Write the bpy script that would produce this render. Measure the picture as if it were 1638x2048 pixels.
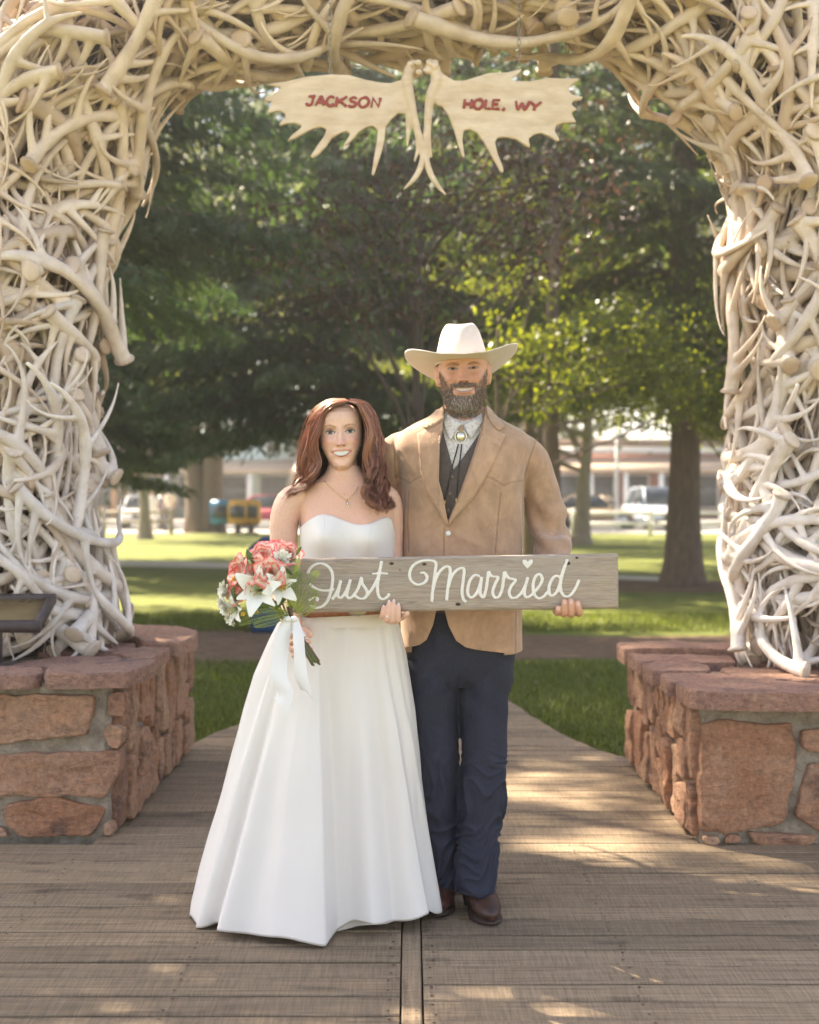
import bpy, bmesh, math, random, os
import numpy as np
from mathutils import Vector, Matrix, noise
SKIP = set()
R = math.radians
for o in list(bpy.data.objects): bpy.data.objects.remove(o)
scene = bpy.context.scene
col = scene.collection

# ------------------------------------------------------------------ camera
F = 2743.0; HZ = 992.0; CAMZ = 1.36           # focal length in photo pixels, horizon row, lens height
cam = bpy.data.cameras.new('camera'); camo = bpy.data.objects.new('camera', cam); col.objects.link(camo)
camo.location = (0, 0, CAMZ); camo.rotation_euler = (R(90), 0, 0)
cam.sensor_fit = 'VERTICAL'; cam.sensor_height = 36; cam.sensor_width = 36
cam.lens = F / 2048 * 36; cam.shift_y = -(1024 - HZ) / 2048
cam.clip_start = 0.1; cam.clip_end = 2000
cam.dof.use_dof = True; cam.dof.focus_distance = 4.42; cam.dof.aperture_fstop = 2.7
scene.camera = camo

# ------------------------------------------------------------------ sky, sun, exposure
SUN_AZ = R(-50)      # measured from the view direction (+Y), negative = to the left
SUN_EL = R(47)
world = bpy.data.worlds.new('World'); scene.world = world; world.use_nodes = True
wn = world.node_tree.nodes; wl = world.node_tree.links; wn.clear()
sky = wn.new('ShaderNodeTexSky'); sky.sky_type = 'NISHITA'; sky.sun_disc = False
sky.sun_elevation = SUN_EL; sky.sun_rotation = SUN_AZ
sky.altitude = 1900; sky.dust_density = 2.5; sky.ozone_density = 0.6; sky.air_density = 1.0
wt = wn.new('ShaderNodeMix'); wt.data_type = 'RGBA'; wt.blend_type = 'MULTIPLY'; wt.inputs[0].default_value = 1
wt.inputs[7].default_value = (1.0, 0.772, 0.615, 1)        # daylight white balance set for the open shade
bg = wn.new('ShaderNodeBackground'); bg.inputs[1].default_value = 0.15
wo = wn.new('ShaderNodeOutputWorld')
wl.new(sky.outputs[0], wt.inputs[6]); wl.new(wt.outputs[2], bg.inputs[0]); wl.new(bg.outputs[0], wo.inputs[0])
sun = bpy.data.lights.new('sun', 'SUN'); sun.energy = 5.0; sun.angle = R(0.53); sun.color = (1, 0.86, 0.66)
suno = bpy.data.objects.new('sun', sun); col.objects.link(suno)
SUND = Vector((math.sin(SUN_AZ) * math.cos(SUN_EL), math.cos(SUN_AZ) * math.cos(SUN_EL), math.sin(SUN_EL)))
suno.rotation_euler = SUND.to_track_quat('Z', 'Y').to_euler(); suno.location = SUND * 60
vs = scene.view_settings
vs.view_transform = 'Standard'; vs.look = 'None'; vs.gamma = 1; vs.use_curve_mapping = False
vs.exposure = 2.36
scene.render.engine = 'CYCLES'
cy = scene.cycles
cy.max_bounces = 7; cy.diffuse_bounces = 4; cy.glossy_bounces = 2; cy.transmission_bounces = 4; cy.transparent_max_bounces = 8
cy.use_denoising = True; cy.use_adaptive_sampling = True; cy.adaptive_threshold = .018; cy.adaptive_min_samples = 24; cy.sample_clamp_indirect = 4.0
try: cy.denoiser = 'OPENIMAGEDENOISE'
except Exception: pass

# ------------------------------------------------------------------ helpers
def P(x, y, D):
    """a photo pixel at depth D -> world point"""
    return Vector(((x - 819) / F * D, D, CAMZ - (y - HZ) / F * D))
def lin(c):
    if isinstance(c, str): c = [int(c[i:i+2], 16) / 255 for i in (0, 2, 4)]
    return tuple(v / 12.92 if v <= .04045 else ((v + .055) / 1.055) ** 2.4 for v in c)

class G:
    """gathers geometry for ONE mesh"""
    def __init__(s): s.v = []; s.f = []; s.c = None
    def add(s, v, f):
        b = len(s.v); s.v.extend([tuple(p) for p in v]); s.f.extend([tuple(i + b for i in q) for q in f]); return s
    def tube(s, pts, rad, n=8, flat=None, cap=True, up=None):
        pts = [Vector(p) for p in pts]; m = len(pts)
        if not hasattr(rad, '__len__'): rad = [rad] * m
        t = [(pts[min(i+1, m-1)] - pts[max(i-1, 0)]).normalized() for i in range(m)]
        u = Vector(up) if up is not None else (Vector((0, 0, 1)) if abs(t[0].z) < .9 else Vector((1, 0, 0)))
        u = (u - t[0] * u.dot(t[0])).normalized()
        V = []; Fc = []
        for i in range(m):
            if i: u = (u - t[i] * u.dot(t[i])); u = u.normalized() if u.length > 1e-6 else t[i].orthogonal().normalized()
            w = t[i].cross(u); r = rad[i]
            ru, rw = (r if hasattr(r, '__len__') else (r, r * (flat or 1)))
            for k in range(n):
                a = 2 * math.pi * k / n
                V.append(pts[i] + u * (ru * math.cos(a)) + w * (rw * math.sin(a)))
        for i in range(m - 1):
            for k in range(n):
                k2 = (k + 1) % n
                Fc.append((i*n+k, i*n+k2, (i+1)*n+k2, (i+1)*n+k))
        if cap:
            V.append(pts[0]); V.append(pts[-1]); a, b = len(V)-2, len(V)-1
            for k in range(n):
                Fc.append((a, (k+1) % n, k)); Fc.append((b, (m-1)*n+k, (m-1)*n+(k+1) % n))
        return s.add(V, Fc)
    def ell(s, c, r, n=16, m=10, rot=None):
        V = []; Fc = []; c = Vector(c); M = rot.to_matrix() if rot is not None and hasattr(rot, 'to_matrix') else (rot or Matrix.Identity(3))
        for j in range(m + 1):
            p = math.pi * j / m
            for i in range(n):
                a = 2 * math.pi * i / n
                V.append(c + M @ Vector((r[0]*math.sin(p)*math.cos(a), r[1]*math.sin(p)*math.sin(a), r[2]*math.cos(p))))
        for j in range(m):
            for i in range(n):
                i2 = (i+1) % n; q = (j*n+i, (j+1)*n+i, (j+1)*n+i2, j*n+i2)
                if j == 0: q = (q[0], q[1], q[2])
                elif j == m-1: q = (q[0], q[1], q[3])
                Fc.append(q)
        return s.add(V, Fc)
    def box(s, a, b):
        x0, y0, z0 = a; x1, y1, z1 = b
        V = [(x0,y0,z0),(x1,y0,z0),(x1,y1,z0),(x0,y1,z0),(x0,y0,z1),(x1,y0,z1),(x1,y1,z1),(x0,y1,z1)]
        return s.add(V, [(0,3,2,1),(4,5,6,7),(0,1,5,4),(1,2,6,5),(2,3,7,6),(3,0,4,7)])
    def prism(s, poly, y0, y1, ax='y'):
        """poly in (x,z) pulled along y"""
        n = len(poly); V = [(p[0], y0, p[1]) for p in poly] + [(p[0], y1, p[1]) for p in poly]
        Fc = [tuple(range(n)), tuple(range(2*n-1, n-1, -1))] + [(i, i+n, (i+1) % n + n, (i+1) % n) for i in range(n)]
        return s.add(V, Fc)
    def grid(s, V, nu, nv, closed=False):
        """V: nv rows of nu points"""
        Fc = []
        for j in range(nv-1):
            for i in range(nu if closed else nu-1):
                i2 = (i+1) % nu
                Fc.append((j*nu+i, j*nu+i2, (j+1)*nu+i2, (j+1)*nu+i))
        return s.add(V, Fc)

def np_mesh(name, V, Fq, smooth=True, colors=None):
    """V (n,3) array, Fq (m,k) int array, all faces alike"""
    V = np.asarray(V, dtype=np.float32); Fq = np.asarray(Fq, dtype=np.int32); m, k = Fq.shape
    me = bpy.data.meshes.new(name); me.vertices.add(len(V)); me.vertices.foreach_set('co', V.ravel())
    me.loops.add(m * k); me.loops.foreach_set('vertex_index', Fq.ravel())
    me.polygons.add(m); me.polygons.foreach_set('loop_start', np.arange(0, m*k, k, dtype=np.int32))
    me.polygons.foreach_set('use_smooth', np.full(m, smooth, dtype=bool))
    me.update(calc_edges=True)
    if colors is not None: set_col(me, colors)
    return me
def set_col(me, c, name='Col'):
    c = np.asarray(c, dtype=np.float32)
    if c.shape[1] == 3: c = np.hstack([c, np.ones((len(c), 1), np.float32)])
    at = me.attributes.new(name, 'FLOAT_COLOR', 'POINT'); at.data.foreach_set('color', c.ravel())
def gmesh(name, g, smooth=True):
    me = bpy.data.meshes.new(name); me.from_pydata(g.v, [], g.f)
    me.polygons.foreach_set('use_smooth', np.full(len(me.polygons), smooth, dtype=bool)); me.update()
    return me
def fixn(me):
    bm = bmesh.new(); bm.from_mesh(me); bmesh.ops.recalc_face_normals(bm, faces=bm.faces); bm.to_mesh(me); bm.free(); return me
def add(name, me, mat=None, parent=None, loc=None):
    if isinstance(me, G): me = fixn(gmesh(name, me))
    o = bpy.data.objects.new(name, me); col.objects.link(o)
    if mat is not None and not me.materials: me.materials.append(mat)
    if parent is not None: o.parent = parent
    if loc is not None: o.location = loc
    return o
def tag(o, label=None, cat=None, group=None, kind=None):
    if label: o['label'] = label
    if cat: o['category'] = cat
    if group: o['group'] = group
    if kind: o['kind'] = kind
    return o
def thing(name, label, cat, loc=(0, 0, 0), group=None):
    o = bpy.data.objects.new(name, None); col.objects.link(o); o.location = loc; o.empty_display_size = .1
    return tag(o, label, cat, group)
def base_at(root, loc):
    """move a thing's Empty to its base, leaving its parts where they stand"""
    root.location = loc
    for c in root.children: c.location = c.location - Vector(loc)
def voxel(g, size, smooth=2, factor=.5, dec=None, name='m'):
    me = gmesh(name, g) if isinstance(g, G) else g
    ob = bpy.data.objects.new('tmp', me); col.objects.link(ob)
    m = ob.modifiers.new('r', 'REMESH'); m.mode = 'VOXEL'; m.voxel_size = size; m.use_smooth_shade = True
    if smooth:
        m = ob.modifiers.new('s', 'SMOOTH'); m.factor = factor; m.iterations = smooth
    if dec:
        m = ob.modifiers.new('d', 'DECIMATE'); m.ratio = dec
    dg = bpy.context.evaluated_depsgraph_get()
    r = bpy.data.meshes.new_from_object(ob.evaluated_get(dg)); r.name = name
    bpy.data.objects.remove(ob); bpy.data.meshes.remove(me)
    r.polygons.foreach_set('use_smooth', np.ones(len(r.polygons), dtype=bool))
    return r
def co(me):
    a = np.empty(len(me.vertices) * 3, np.float32); me.vertices.foreach_get('co', a); return a.reshape(-1, 3)
def nrm(me):
    a = np.empty(len(me.vertices) * 3, np.float32); me.vertices.foreach_get('normal', a); return a.reshape(-1, 3)
def setco(me, a): me.vertices.foreach_set('co', np.asarray(a, np.float32).ravel()); me.update()
def ss(a, b, x):
    t = np.clip((x - a) / (b - a), 0, 1); return t * t * (3 - 2 * t)
def gs(x, c, s): return np.exp(-((x - c) / s) ** 2)
def interp(x, xs, ys): return np.interp(x, xs, ys)
def spl(pts, n):
    """Catmull-Rom through pts, n samples"""
    p = np.array([list(q) for q in pts], float); m = len(p)
    e = np.vstack([2*p[0]-p[1], p, 2*p[-1]-p[-2]]); out = []
    for t in np.linspace(0, m-1-1e-6, n):
        i = int(t); f = t - i; a, b, c, d = e[i], e[i+1], e[i+2], e[i+3]
        out.append(.5*((2*b) + (c-a)*f + (2*a-5*b+4*c-d)*f*f + (3*b-a-3*c+d)*f**3))
    return np.array(out)
def vnoise(V, scale, seed=0.0):
    o = Vector((seed*7.1, seed*3.3, seed*5.7))
    return np.array([noise.noise(Vector(p)*scale + o) for p in V])

# ------------------------------------------------------------------ materials
def mat(name, color=(.5, .5, .5), rough=.7, **k):
    m = bpy.data.materials.new(name); m.use_nodes = True
    b = m.node_tree.nodes['Principled BSDF']
    b.inputs['Base Color'].default_value = (*color[:3], 1); b.inputs['Roughness'].default_value = rough
    for a, v in k.items():
        b.inputs[a.replace('_', ' ')].default_value = v
    return m
def nd(m, t, **k):
    n = m.node_tree.nodes.new('ShaderNode' + t)
    for a, v in k.items(): setattr(n, a, v)
    return n
def lk(m, a, b): m.node_tree.links.new(a, b)
def bsdf(m): return m.node_tree.nodes['Principled BSDF']
def ramp(m, stops, fac):
    r = nd(m, 'ValToRGB'); e = r.color_ramp.elements
    while len(e) < len(stops): e.new(.5)
    for el, (p, c) in zip(e, stops): el.position = p; el.color = (*c[:3], 1)
    lk(m, fac, r.inputs[0]); return r.outputs[0]
def noise_tex(m, scale, detail=4, rough=.55, stretch=(1, 1, 1), coord='Object', dist=0, offset=None):
    tc = nd(m, 'TexCoord'); mp = nd(m, 'Mapping'); mp.inputs['Scale'].default_value = stretch
    lk(m, tc.outputs[coord], mp.inputs[0])
    if offset is not None: lk(m, offset, mp.inputs['Location'])
    n = nd(m, 'TexNoise'); n.inputs['Scale'].default_value = scale; n.inputs['Detail'].default_value = detail
    n.inputs['Roughness'].default_value = rough; n.inputs['Distortion'].default_value = dist
    lk(m, mp.outputs[0], n.inputs['Vector']); return n.outputs['Fac']
def mixc(m, fac, a, b, mode='MIX'):
    x = nd(m, 'Mix', data_type='RGBA', blend_type=mode)
    for i, v in ((0, fac), (6, a), (7, b)):
        if hasattr(v, 'is_output') or hasattr(v, 'links'): lk(m, v, x.inputs[i])
        else: x.inputs[i].default_value = v if not hasattr(v, '__len__') else (*v[:3], 1)
    return x.outputs[2]
def bump(m, h, strength=.3, dist=.01, prev=None):
    b = nd(m, 'Bump'); b.inputs['Strength'].default_value = strength; b.inputs['Distance'].default_value = dist
    lk(m, h, b.inputs['Height'])
    if prev is not None: lk(m, prev, b.inputs['Normal'])
    lk(m, b.outputs[0], bsdf(m).inputs['Normal']); return b.outputs[0]
def math_(m, op, a, b=None):
    n = nd(m, 'Math', operation=op)
    for i, v in enumerate((a, b)):
        if v is None: continue
        if hasattr(v, 'links'): lk(m, v, n.inputs[i])
        else: n.inputs[i].default_value = v
    return n.outputs[0]
def noisy(name, c1, c2, scale=8, rough=.8, b=.2, bd=.01, stretch=(1, 1, 1), bscale=None, **k):
    m = mat(name, c1, rough, **k); f = noise_tex(m, scale, 5, .6, stretch)
    lk(m, ramp(m, [(.3, c1), (.7, c2)], f), bsdf(m).inputs['Base Color'])
    if b: bump(m, noise_tex(m, bscale or scale * 4, 5, .6, stretch), b, bd)
    return m
def attr_mat(name, rough=.6, **k):
    m = mat(name, (.5,)*3, rough, **k); a = nd(m, 'Attribute', attribute_name='Col'); lk(m, a.outputs['Color'], bsdf(m).inputs['Base Color'])
    m['a'] = 1
    return m
def leaf_mat(name, c1, c2, trans=.5, rough=.5, tcol=None):
    """colour varies from leaf to leaf, light shines through"""
    m = mat(name, c1, rough); nt = m.node_tree; b = bsdf(m)
    g = nd(m, 'NewGeometry'); c = ramp(m, [(0, c1), (1, c2)], g.outputs['Random Per Island'])
    lk(m, c, b.inputs['Base Color'])
    t = nd(m, 'BsdfTranslucent'); lk(m, mixc(m, 1.0, c, tcol or (1.6, 1.7, .5), 'MULTIPLY'), t.inputs[0])
    x = nd(m, 'MixShader'); x.inputs[0].default_value = trans
    lk(m, b.outputs[0], x.inputs[1]); lk(m, t.outputs[0], x.inputs[2]); lk(m, x.outputs[0], nt.nodes['Material Output'].inputs[0])
    return m
# ================================================================== ground
rnd = random.Random(7)
def sheet(name, poly, z, m, kind='structure'):
    g = G(); g.add([(p[0], p[1], z) for p in poly], [tuple(range(len(poly)))])
    o = add(name, g, m); o['kind'] = kind; return o
m_lawn = noisy('lawn_grass', (.088, .108, .009), (.160, .178, .016), 1.3, .9, .6, .03, bscale=60)
m_mulch = noisy('bark_mulch', (.115, .066, .036), (.225, .140, .078), 9, .95, .8, .03, bscale=50)
m_conc = noisy('pale_concrete', (.42, .39, .34), (.52, .48, .42), 3, .9, .2)
m_asph = noisy('asphalt', (.055, .055, .057), (.08, .08, .08), 6, .9, .2)
sheet('lawn', [(-500, -60), (500, -60), (500, 900), (-500, 900)], -.06, m_lawn)
sheet('mulch_bed', [(-9, 11.6), (-4, 11.3), (-1.5, 11.5), (1.2, 11.9), (2.6, 12.1), (6, 11.9), (9, 12.2), (9, 13.6), (5, 14.1), (2, 13.8), (-1, 14.6), (-4, 15.0), (-9, 15.2)], -.056, m_mulch)
def ring(cx, cy, r, n=28, j=.12, s=1):
    rr = random.Random(s); return [(cx + r*(1+rr.uniform(-j, j))*math.cos(2*math.pi*i/n), cy + .8*r*(1+rr.uniform(-j, j))*math.sin(2*math.pi*i/n)) for i in range(n)]
sheet('tree_ring_mulch', ring(4.3, 21.6, 1.9, s=4), -.056, m_mulch)
sheet('concrete_path', [(-30, 27.6), (-6, 27.6), (-3, 26.6), (0, 25.2), (2.2, 24.0), (4.4, 22.7), (4.9, 23.6), (2.4, 25.3), (0, 26.9), (-3, 28.6), (-6, 29.9), (-30, 29.9)], -.052, m_conc)
sheet('sidewalk', [(-90, 54), (90, 50), (90, 55), (-90, 59)], -.056, m_conc)
sheet('street', [(-120, 59.2), (120, 55.2), (120, 76), (-120, 80)], -.055, m_asph)
sheet('far_sidewalk', [(-120, 80.2), (120, 76.2), (120, 82), (-120, 86)], -.054, m_conc)

# deck and boardwalk: every plank a piece
def wood_mat(name, dark, mid, pale, bumpd=.004):
    m = mat(name, mid, .78)
    oi = nd(m, 'ObjectInfo'); cx = nd(m, 'CombineXYZ')
    for i, k in enumerate((37., 11., 5.)): lk(m, math_(m, 'MULTIPLY', oi.outputs['Random'], k), cx.inputs[i])
    off = cx.outputs[0]
    grain = noise_tex(m, 9, 6, .62, (.35, 9, 9), offset=off, dist=.6)
    blot = noise_tex(m, 2.2, 4, .6, (.8, 2.0, 1), offset=off)
    saw = noise_tex(m, 30, 3, .6, (5, .25, 1), offset=off)
    c = ramp(m, [(.33, tuple(v*.75 for v in dark)), (.48, mid), (.66, pale)], grain)
    c = mixc(m, ramp(m, [(.35, (0, 0, 0)), (.75, (.55, .55, .55))], blot), c, pale)
    kn = noise_tex(m, 1.0, 2, .5, (2.6, 10, 1), offset=off)
    c = mixc(m, ramp(m, [(.62, (0, 0, 0)), (.70, (.75, .75, .75))], kn), c, tuple(v*.45 for v in dark))
    c = mixc(m, .38, c, ramp(m, [(.35, tuple(v*.45 for v in mid)), (.65, pale)], saw))
    v = math_(m, 'ADD', math_(m, 'MULTIPLY', oi.outputs['Random'], .42), .76)
    hs = nd(m, 'HueSaturation'); lk(m, v, hs.inputs['Value']); lk(m, c, hs.inputs['Color'])
    lk(m, hs.outputs[0], bsdf(m).inputs['Base Color'])
    b = bump(m, grain, .5, bumpd); bump(m, saw, .35, bumpd * .6, b)
    return m
m_deck = wood_mat('deck_wood', (.120, .078, .044), (.235, .165, .098), (.345, .255, .160))
deck = bpy.data.objects.new('deck', None); col.objects.link(deck); deck['kind'] = 'structure'
deck.location = (0, 4, -.05)
def plank_mesh(L, W, T=.045, bev=.004, seed=0):
    rr = random.Random(seed); n = max(2, int(L / .18)); g = G()
    prof = [(-W/2, -T), (-W/2, -bev), (-W/2 + bev, 0), (-W/6, .0012*rr.uniform(-1, 1)), (W/6, .0012*rr.uniform(-1, 1)), (W/2 - bev, 0), (W/2, -bev), (W/2, -T)]
    V = []
    for i in range(n + 1):
        x = -L/2 + L*i/n; wob = .0018*noise.noise(Vector((x*3, seed*1.7, 0))); wz = .001*noise.noise(Vector((x*2, seed*2.9, 5)))
        for a, b in prof: V.append((x, a + wob*(1 if a > 0 else -1), b + wz))
    k = len(prof)
    g.grid(V, k, n + 1); g.add([V[i] for i in range(k)], [tuple(range(k))]); g.add([V[n*k+i] for i in range(k)], [tuple(range(k))])
    return fixn(gmesh('plank', g, False))
nails = G(); seed = 0
def nail(x, y, z, r=.0048):
    n = 7; nails.add([(x + r*math.cos(2*math.pi*i/n), y + r*math.sin(2*math.pi*i/n), z) for i in range(n)], [tuple(range(n))])
def lay(x0, x1, y, W, z=0, joists=(), sl=0, sr=0):
    global seed; seed += 1
    me = plank_mesh(x1 - x0, W, seed=seed)
    if sl or sr:
        for v in me.vertices: v.co.x += v.co.y*(sl if v.co.x < 0 else sr)
    o = add('plank', me, m_deck, deck); o.location = Vector(((x0+x1)/2, y, z + rnd.uniform(-.0012, .0012))) - deck.location
    o.rotation_euler = (rnd.uniform(-.006, .006), rnd.uniform(-.0006, .0006), rnd.uniform(-.0012, .0012))
    for j in joists:
        if x0 < j < x1:
            for k in (-.30, .30): nail(j + rnd.uniform(-.008, .008), y + k*W + rnd.uniform(-.006, .006), z + .0026)
W = .141
for side, x0, x1 in ((0, -3.4, -.0265), (1, .0385, 3.4)):
    y = 5.37 - W/2
    while y > 2.2:
        w = W * rnd.uniform(.9, 1.06)
        lay(x0, x1, y + rnd.uniform(-.001, .001), w - rnd.choice((.008, .010, .014)), 0, (-1.85, -1.25, -.647, -.052, .064, .63, 1.22, 1.85))
        y -= w
me = plank_mesh(3.3, .055, seed=999)
o = add('plank', me, m_deck, deck); o.rotation_euler = (0, 0, R(90)); o.location = Vector((.006, 3.72, .0)) - deck.location
o['label'] = 'narrow divider board running away between the plank ends'
for k in range(60):
    nail(-.006 + rnd.uniform(-.003, .003), 2.4 + k*.05, .0022, .0022); nail(.018, 2.42 + k*.05, .0022, .0022)
# the boardwalk behind, narrowing and curving off between the lawns
ys = [5.37, 7.0, 7.4, 7.9, 8.6, 9.3, 10.4, 11.9]
rx = [1.22, 1.20, 1.00, .86, .74, .64, .58, .52]; lx = [-1.24, -1.24, -1.22, -1.12, -.86, -.70, -.66, -.70]
y = 5.372 + W/2 + .004
while y < 11.8:
    w = W * rnd.uniform(.92, 1.05)
    lay(np.interp(y, ys, lx) + rnd.uniform(-.004, .004), np.interp(y, ys, rx) + rnd.uniform(-.004, .004), y, w - rnd.choice((.004, .007)), -.002, (), (np.interp(y+.05, ys, lx) - np.interp(y-.05, ys, lx))/.1, (np.interp(y+.05, ys, rx) - np.interp(y-.05, ys, rx))/.1)
    y += w
o = add('nail_heads', gmesh('nail_heads', nails, False), mat('rusty_nail', (.06, .035, .025), .6, Metallic=.5), deck); o.location = -deck.location
o['kind'] = 'stuff'
g = G(); g.box((-3.4, 2.2, -.30), (3.4, 5.36, -.055)); g.box((-1.2, 5.36, -.30), (1.2, 7.0, -.056))  # solid dark blocks under the planks, seen through the gaps
o = add('deck_underframe', g, mat('dark_wood', (.03, .022, .016), .9), deck); o.location = -deck.location

# ------------------------------------------------------------------ stone pedestals
def stone_mat(name, cols, dark):
    m = mat(name, cols[0], .85); oi = nd(m, 'ObjectInfo'); cx = nd(m, 'CombineXYZ')
    for i, k in enumerate((31., 17., 9.)): lk(m, math_(m, 'MULTIPLY', oi.outputs['Random'], k), cx.inputs[i])
    off = cx.outputs[0]
    a = noise_tex(m, 3.5, 6, .65, offset=off, dist=.5); b = noise_tex(m, 9, 6, .7, (1, 1, 2.5), offset=off); f = noise_tex(m, 45, 4, .7, offset=off)
    base = ramp(m, [(.1 + i * .8 / (len(cols)-1), c) for i, c in enumerate(cols)], oi.outputs['Random'])
    c = mixc(m, ramp(m, [(.38, (0,)*3), (.60, (.9,)*3)], a), base, ramp(m, [(.3, cols[-1]), (.7, cols[1])], b))
    c = mixc(m, ramp(m, [(.56, (0,)*3), (.70, (.8,)*3)], noise_tex(m, 4.0, 6, .68, (1, 1, 1.6), offset=off)), c, dark)
    c = mixc(m, ramp(m, [(.58, (0,)*3), (.68, (.7,)*3)], noise_tex(m, 6.5, 6, .7, (1.3, 1.3, 1), offset=off, dist=1.0)), c, (.50, .33, .215))
    c = mixc(m, .75, c, ramp(m, [(.3, (.5, .46, .44)), (.7, (1.35, 1.3, 1.25))], f), 'MULTIPLY')
    lk(m, c, bsdf(m).inputs['Base Color'])
    bb = bump(m, b, 1.0, .03); bump(m, f, .8, .009, bb)
    return m
m_stone = stone_mat('red_sandstone', [(.36, .175, .095), (.47, .25, .14), (.24, .125, .085), (.50, .33, .21), (.33, .16, .10), (.42, .27, .18)], (.09, .06, .052))
m_cap = stone_mat('weathered_cap_stone', [(.34, .190, .135), (.40, .24, .165), (.30, .175, .135)], (.11, .08, .075))
m_mortar = noisy('sandy_mortar', (.21, .17, .125), (.41, .35, .275), 14, .95, 1.0, .035, bscale=26)
def stone(parent, poly, fr, t, m, seed, name='stone', back=.05, rough=.010, flat=False):
    """an irregular stone: poly in face coordinates, fr(u,v,h) -> world, standing t proud of the mortar"""
    rr = random.Random(seed); pts = []
    for i in range(len(poly)):
        a = Vector(poly[i]); b = Vector(poly[(i+1) % len(poly)]); n = max(2, int((b-a).length / .022))
        for k in range(n): pts.append(a.lerp(b, k/n))
    c = sum(pts, Vector((0, 0))) / len(pts); n = len(pts)
    for _ in range(1): pts = [(pts[i-1] + pts[i]*2 + pts[(i+1) % n]) / 4 for i in range(n)]
    jit = [noise.noise(Vector((p.x*22, p.y*22, seed*3.1))) * .011 + noise.noise(Vector((p.x*60, p.y*60, seed))) * .0055 for p in pts]
    rings = [(1.0, -back), (1.0, t*.55), (.988, t*.9), (.965, t), (.90, t*1.03), (.78, t*1.05), (.62, t*1.08), (.45, t*1.08), (.28, t*1.08), (.12, t*1.05)]
    if flat: rings = [(1.0, -back), (1.0, t*.80), (.992, t*.97), (.975, t), (.90, t), (.75, t), (.58, t), (.40, t), (.24, t), (.1, t)]
    V = []; g = G()
    for s, h in rings:
        for p, j in zip(pts, jit):
            d = (p - c); L = d.length or 1; q = c + d * s + d / L * j
            hh = h
            if h > 0:
                hh += (noise.noise(Vector((q.x*7, q.y*7, seed*1.3))) * 1.4 + noise.noise(Vector((q.x*19, q.y*19, seed))) * .9 + noise.noise(Vector((q.x*45, q.y*45, seed))) * .35) * rough * (1 if s < .98 else .45)
                hh += rough*.55*math.floor(2.5*noise.noise(Vector((q.x*3.1 + seed, q.y*11, seed*.7))) + .5)*.6*(1 if s < .98 else .3)
            V.append(fr(q.x, q.y, hh))
    V.append(fr(c.x, c.y, t * (1.0 if flat else 1.05))); Fc = []
    for r_ in range(len(rings)-1):
        for i in range(n): Fc.append((r_*n+i, r_*n+(i+1) % n, (r_+1)*n+(i+1) % n, (r_+1)*n+i))
    L_ = (len(rings)-1)*n
    for i in range(n): Fc.append((L_+i, L_+(i+1) % n, len(V)-1))
    g.add(V, Fc)
    o = add(name, g, m, parent); o.location = -Vector(parent.location); return o
def facepx(D, sgn=1):
    def f(u, v, h): p = P(u, v, D); return (p.x, D - h, p.z)
    return f
def px2(poly, D): return [((x-819)/F*D, CAMZ-(y-HZ)/F*D) for x, y in poly]
def pedestal(label, X0, X1, Y0, Y1, H, fronts, tops, side, sseed):
    root = thing('stone_pedestal', label, 'pedestal', ((X0+X1)/2, (Y0+Y1)/2, -.05), 'stone pedestals under the arch')
    inner = X1 if side > 0 else X0; L0 = -Vector(root.location)
    # mortar core, wavy
    g = G(); g.box((X0 + .03, Y0 + .03, -.06), (X1 - .03, Y1 - .03, H - .045))
    me = gmesh('mortar', g); bm = bmesh.new(); bm.from_mesh(me)
    bmesh.ops.subdivide_edges(bm, edges=bm.edges, cuts=30, use_grid_fill=True)
    for v in bm.verts:
        n_ = noise.noise(v.co * 6 + Vector((sseed, 0, 0))) * .014 + noise.noise(v.co * 17) * .010
        v.co += Vector((1, 1, 0)) * n_ if v.co.z > .01 else Vector()
    bm.to_mesh(me); bm.free(); fixn(me); me.polygons.foreach_set('use_smooth', np.ones(len(me.polygons), bool))
    o = add('mortar', me, m_mortar, root); o.location = L0
    k = sseed
    fr = lambda u, v, h: (u, Y0 + .03 - h, v)
    for poly in fronts: k += 1; stone(root, px2(poly, Y0), fr, .030, m_stone, k)
    # inner side: upright stones in two uneven courses
    rr = random.Random(sseed); s = side
    fs = lambda u, v, h: (inner - s*.03 + s*h, u, v)
    y = Y0 + .05
    while y < Y1 - .05:
        w = rr.uniform(.11, .24); y2 = min(y + w, Y1 - .02)
        if Y1 - y2 < .08: y2 = Y1 - .02
        cuts = [0.0, rr.uniform(.22, .36), H - .05] if rr.random() < .7 else [0, rr.uniform(.16, .22), rr.uniform(.36, .42), H - .05]
        for a, b in zip(cuts, cuts[1:]):
            j = lambda q=.018: rr.uniform(-q, q)
            stone(root, [(y + .008 + j(.01), a + .012 + abs(j())*.5), (y2 - .01 + j(.01), a + .012 + abs(j())), (y2 - .01 + j(.012), b - .012 + j()*.6), ((y+y2)/2 + j(), b - .008), (y + .008 + j(.012), b - .014 + j()*.6)], fs, rr.uniform(.022, .045), m_stone, rr.randint(0, 9999))
        y = y2
    # outer and far sides: only glimpsed, stones in broad courses
    ft = lambda u, v, h: (u, v, H - .050 + h*.82)
    for poly, t in tops: k += 1; stone(root, poly, ft, t, m_cap, k + 400, name='cap_stone', back=.012, rough=.007, flat=True)
    # the face towards the lawn
    fb = lambda u, v, h: (u, Y1 - .03 + h, v)
    x = X0 + .04
    while x < X1 - .08:
        w = rr.uniform(.22, .42); x2 = min(x + w, X1 - .02)
        for a, b in ((0, .28), (.29, H - .05)):
            stone(root, [(x+.01, a+.01), (x2-.01, a+.015), (x2-.012, b-.01), (x+.012, b-.012)], fb, .03, m_stone, rr.randint(0, 9999))
        x = x2
    return root
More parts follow.
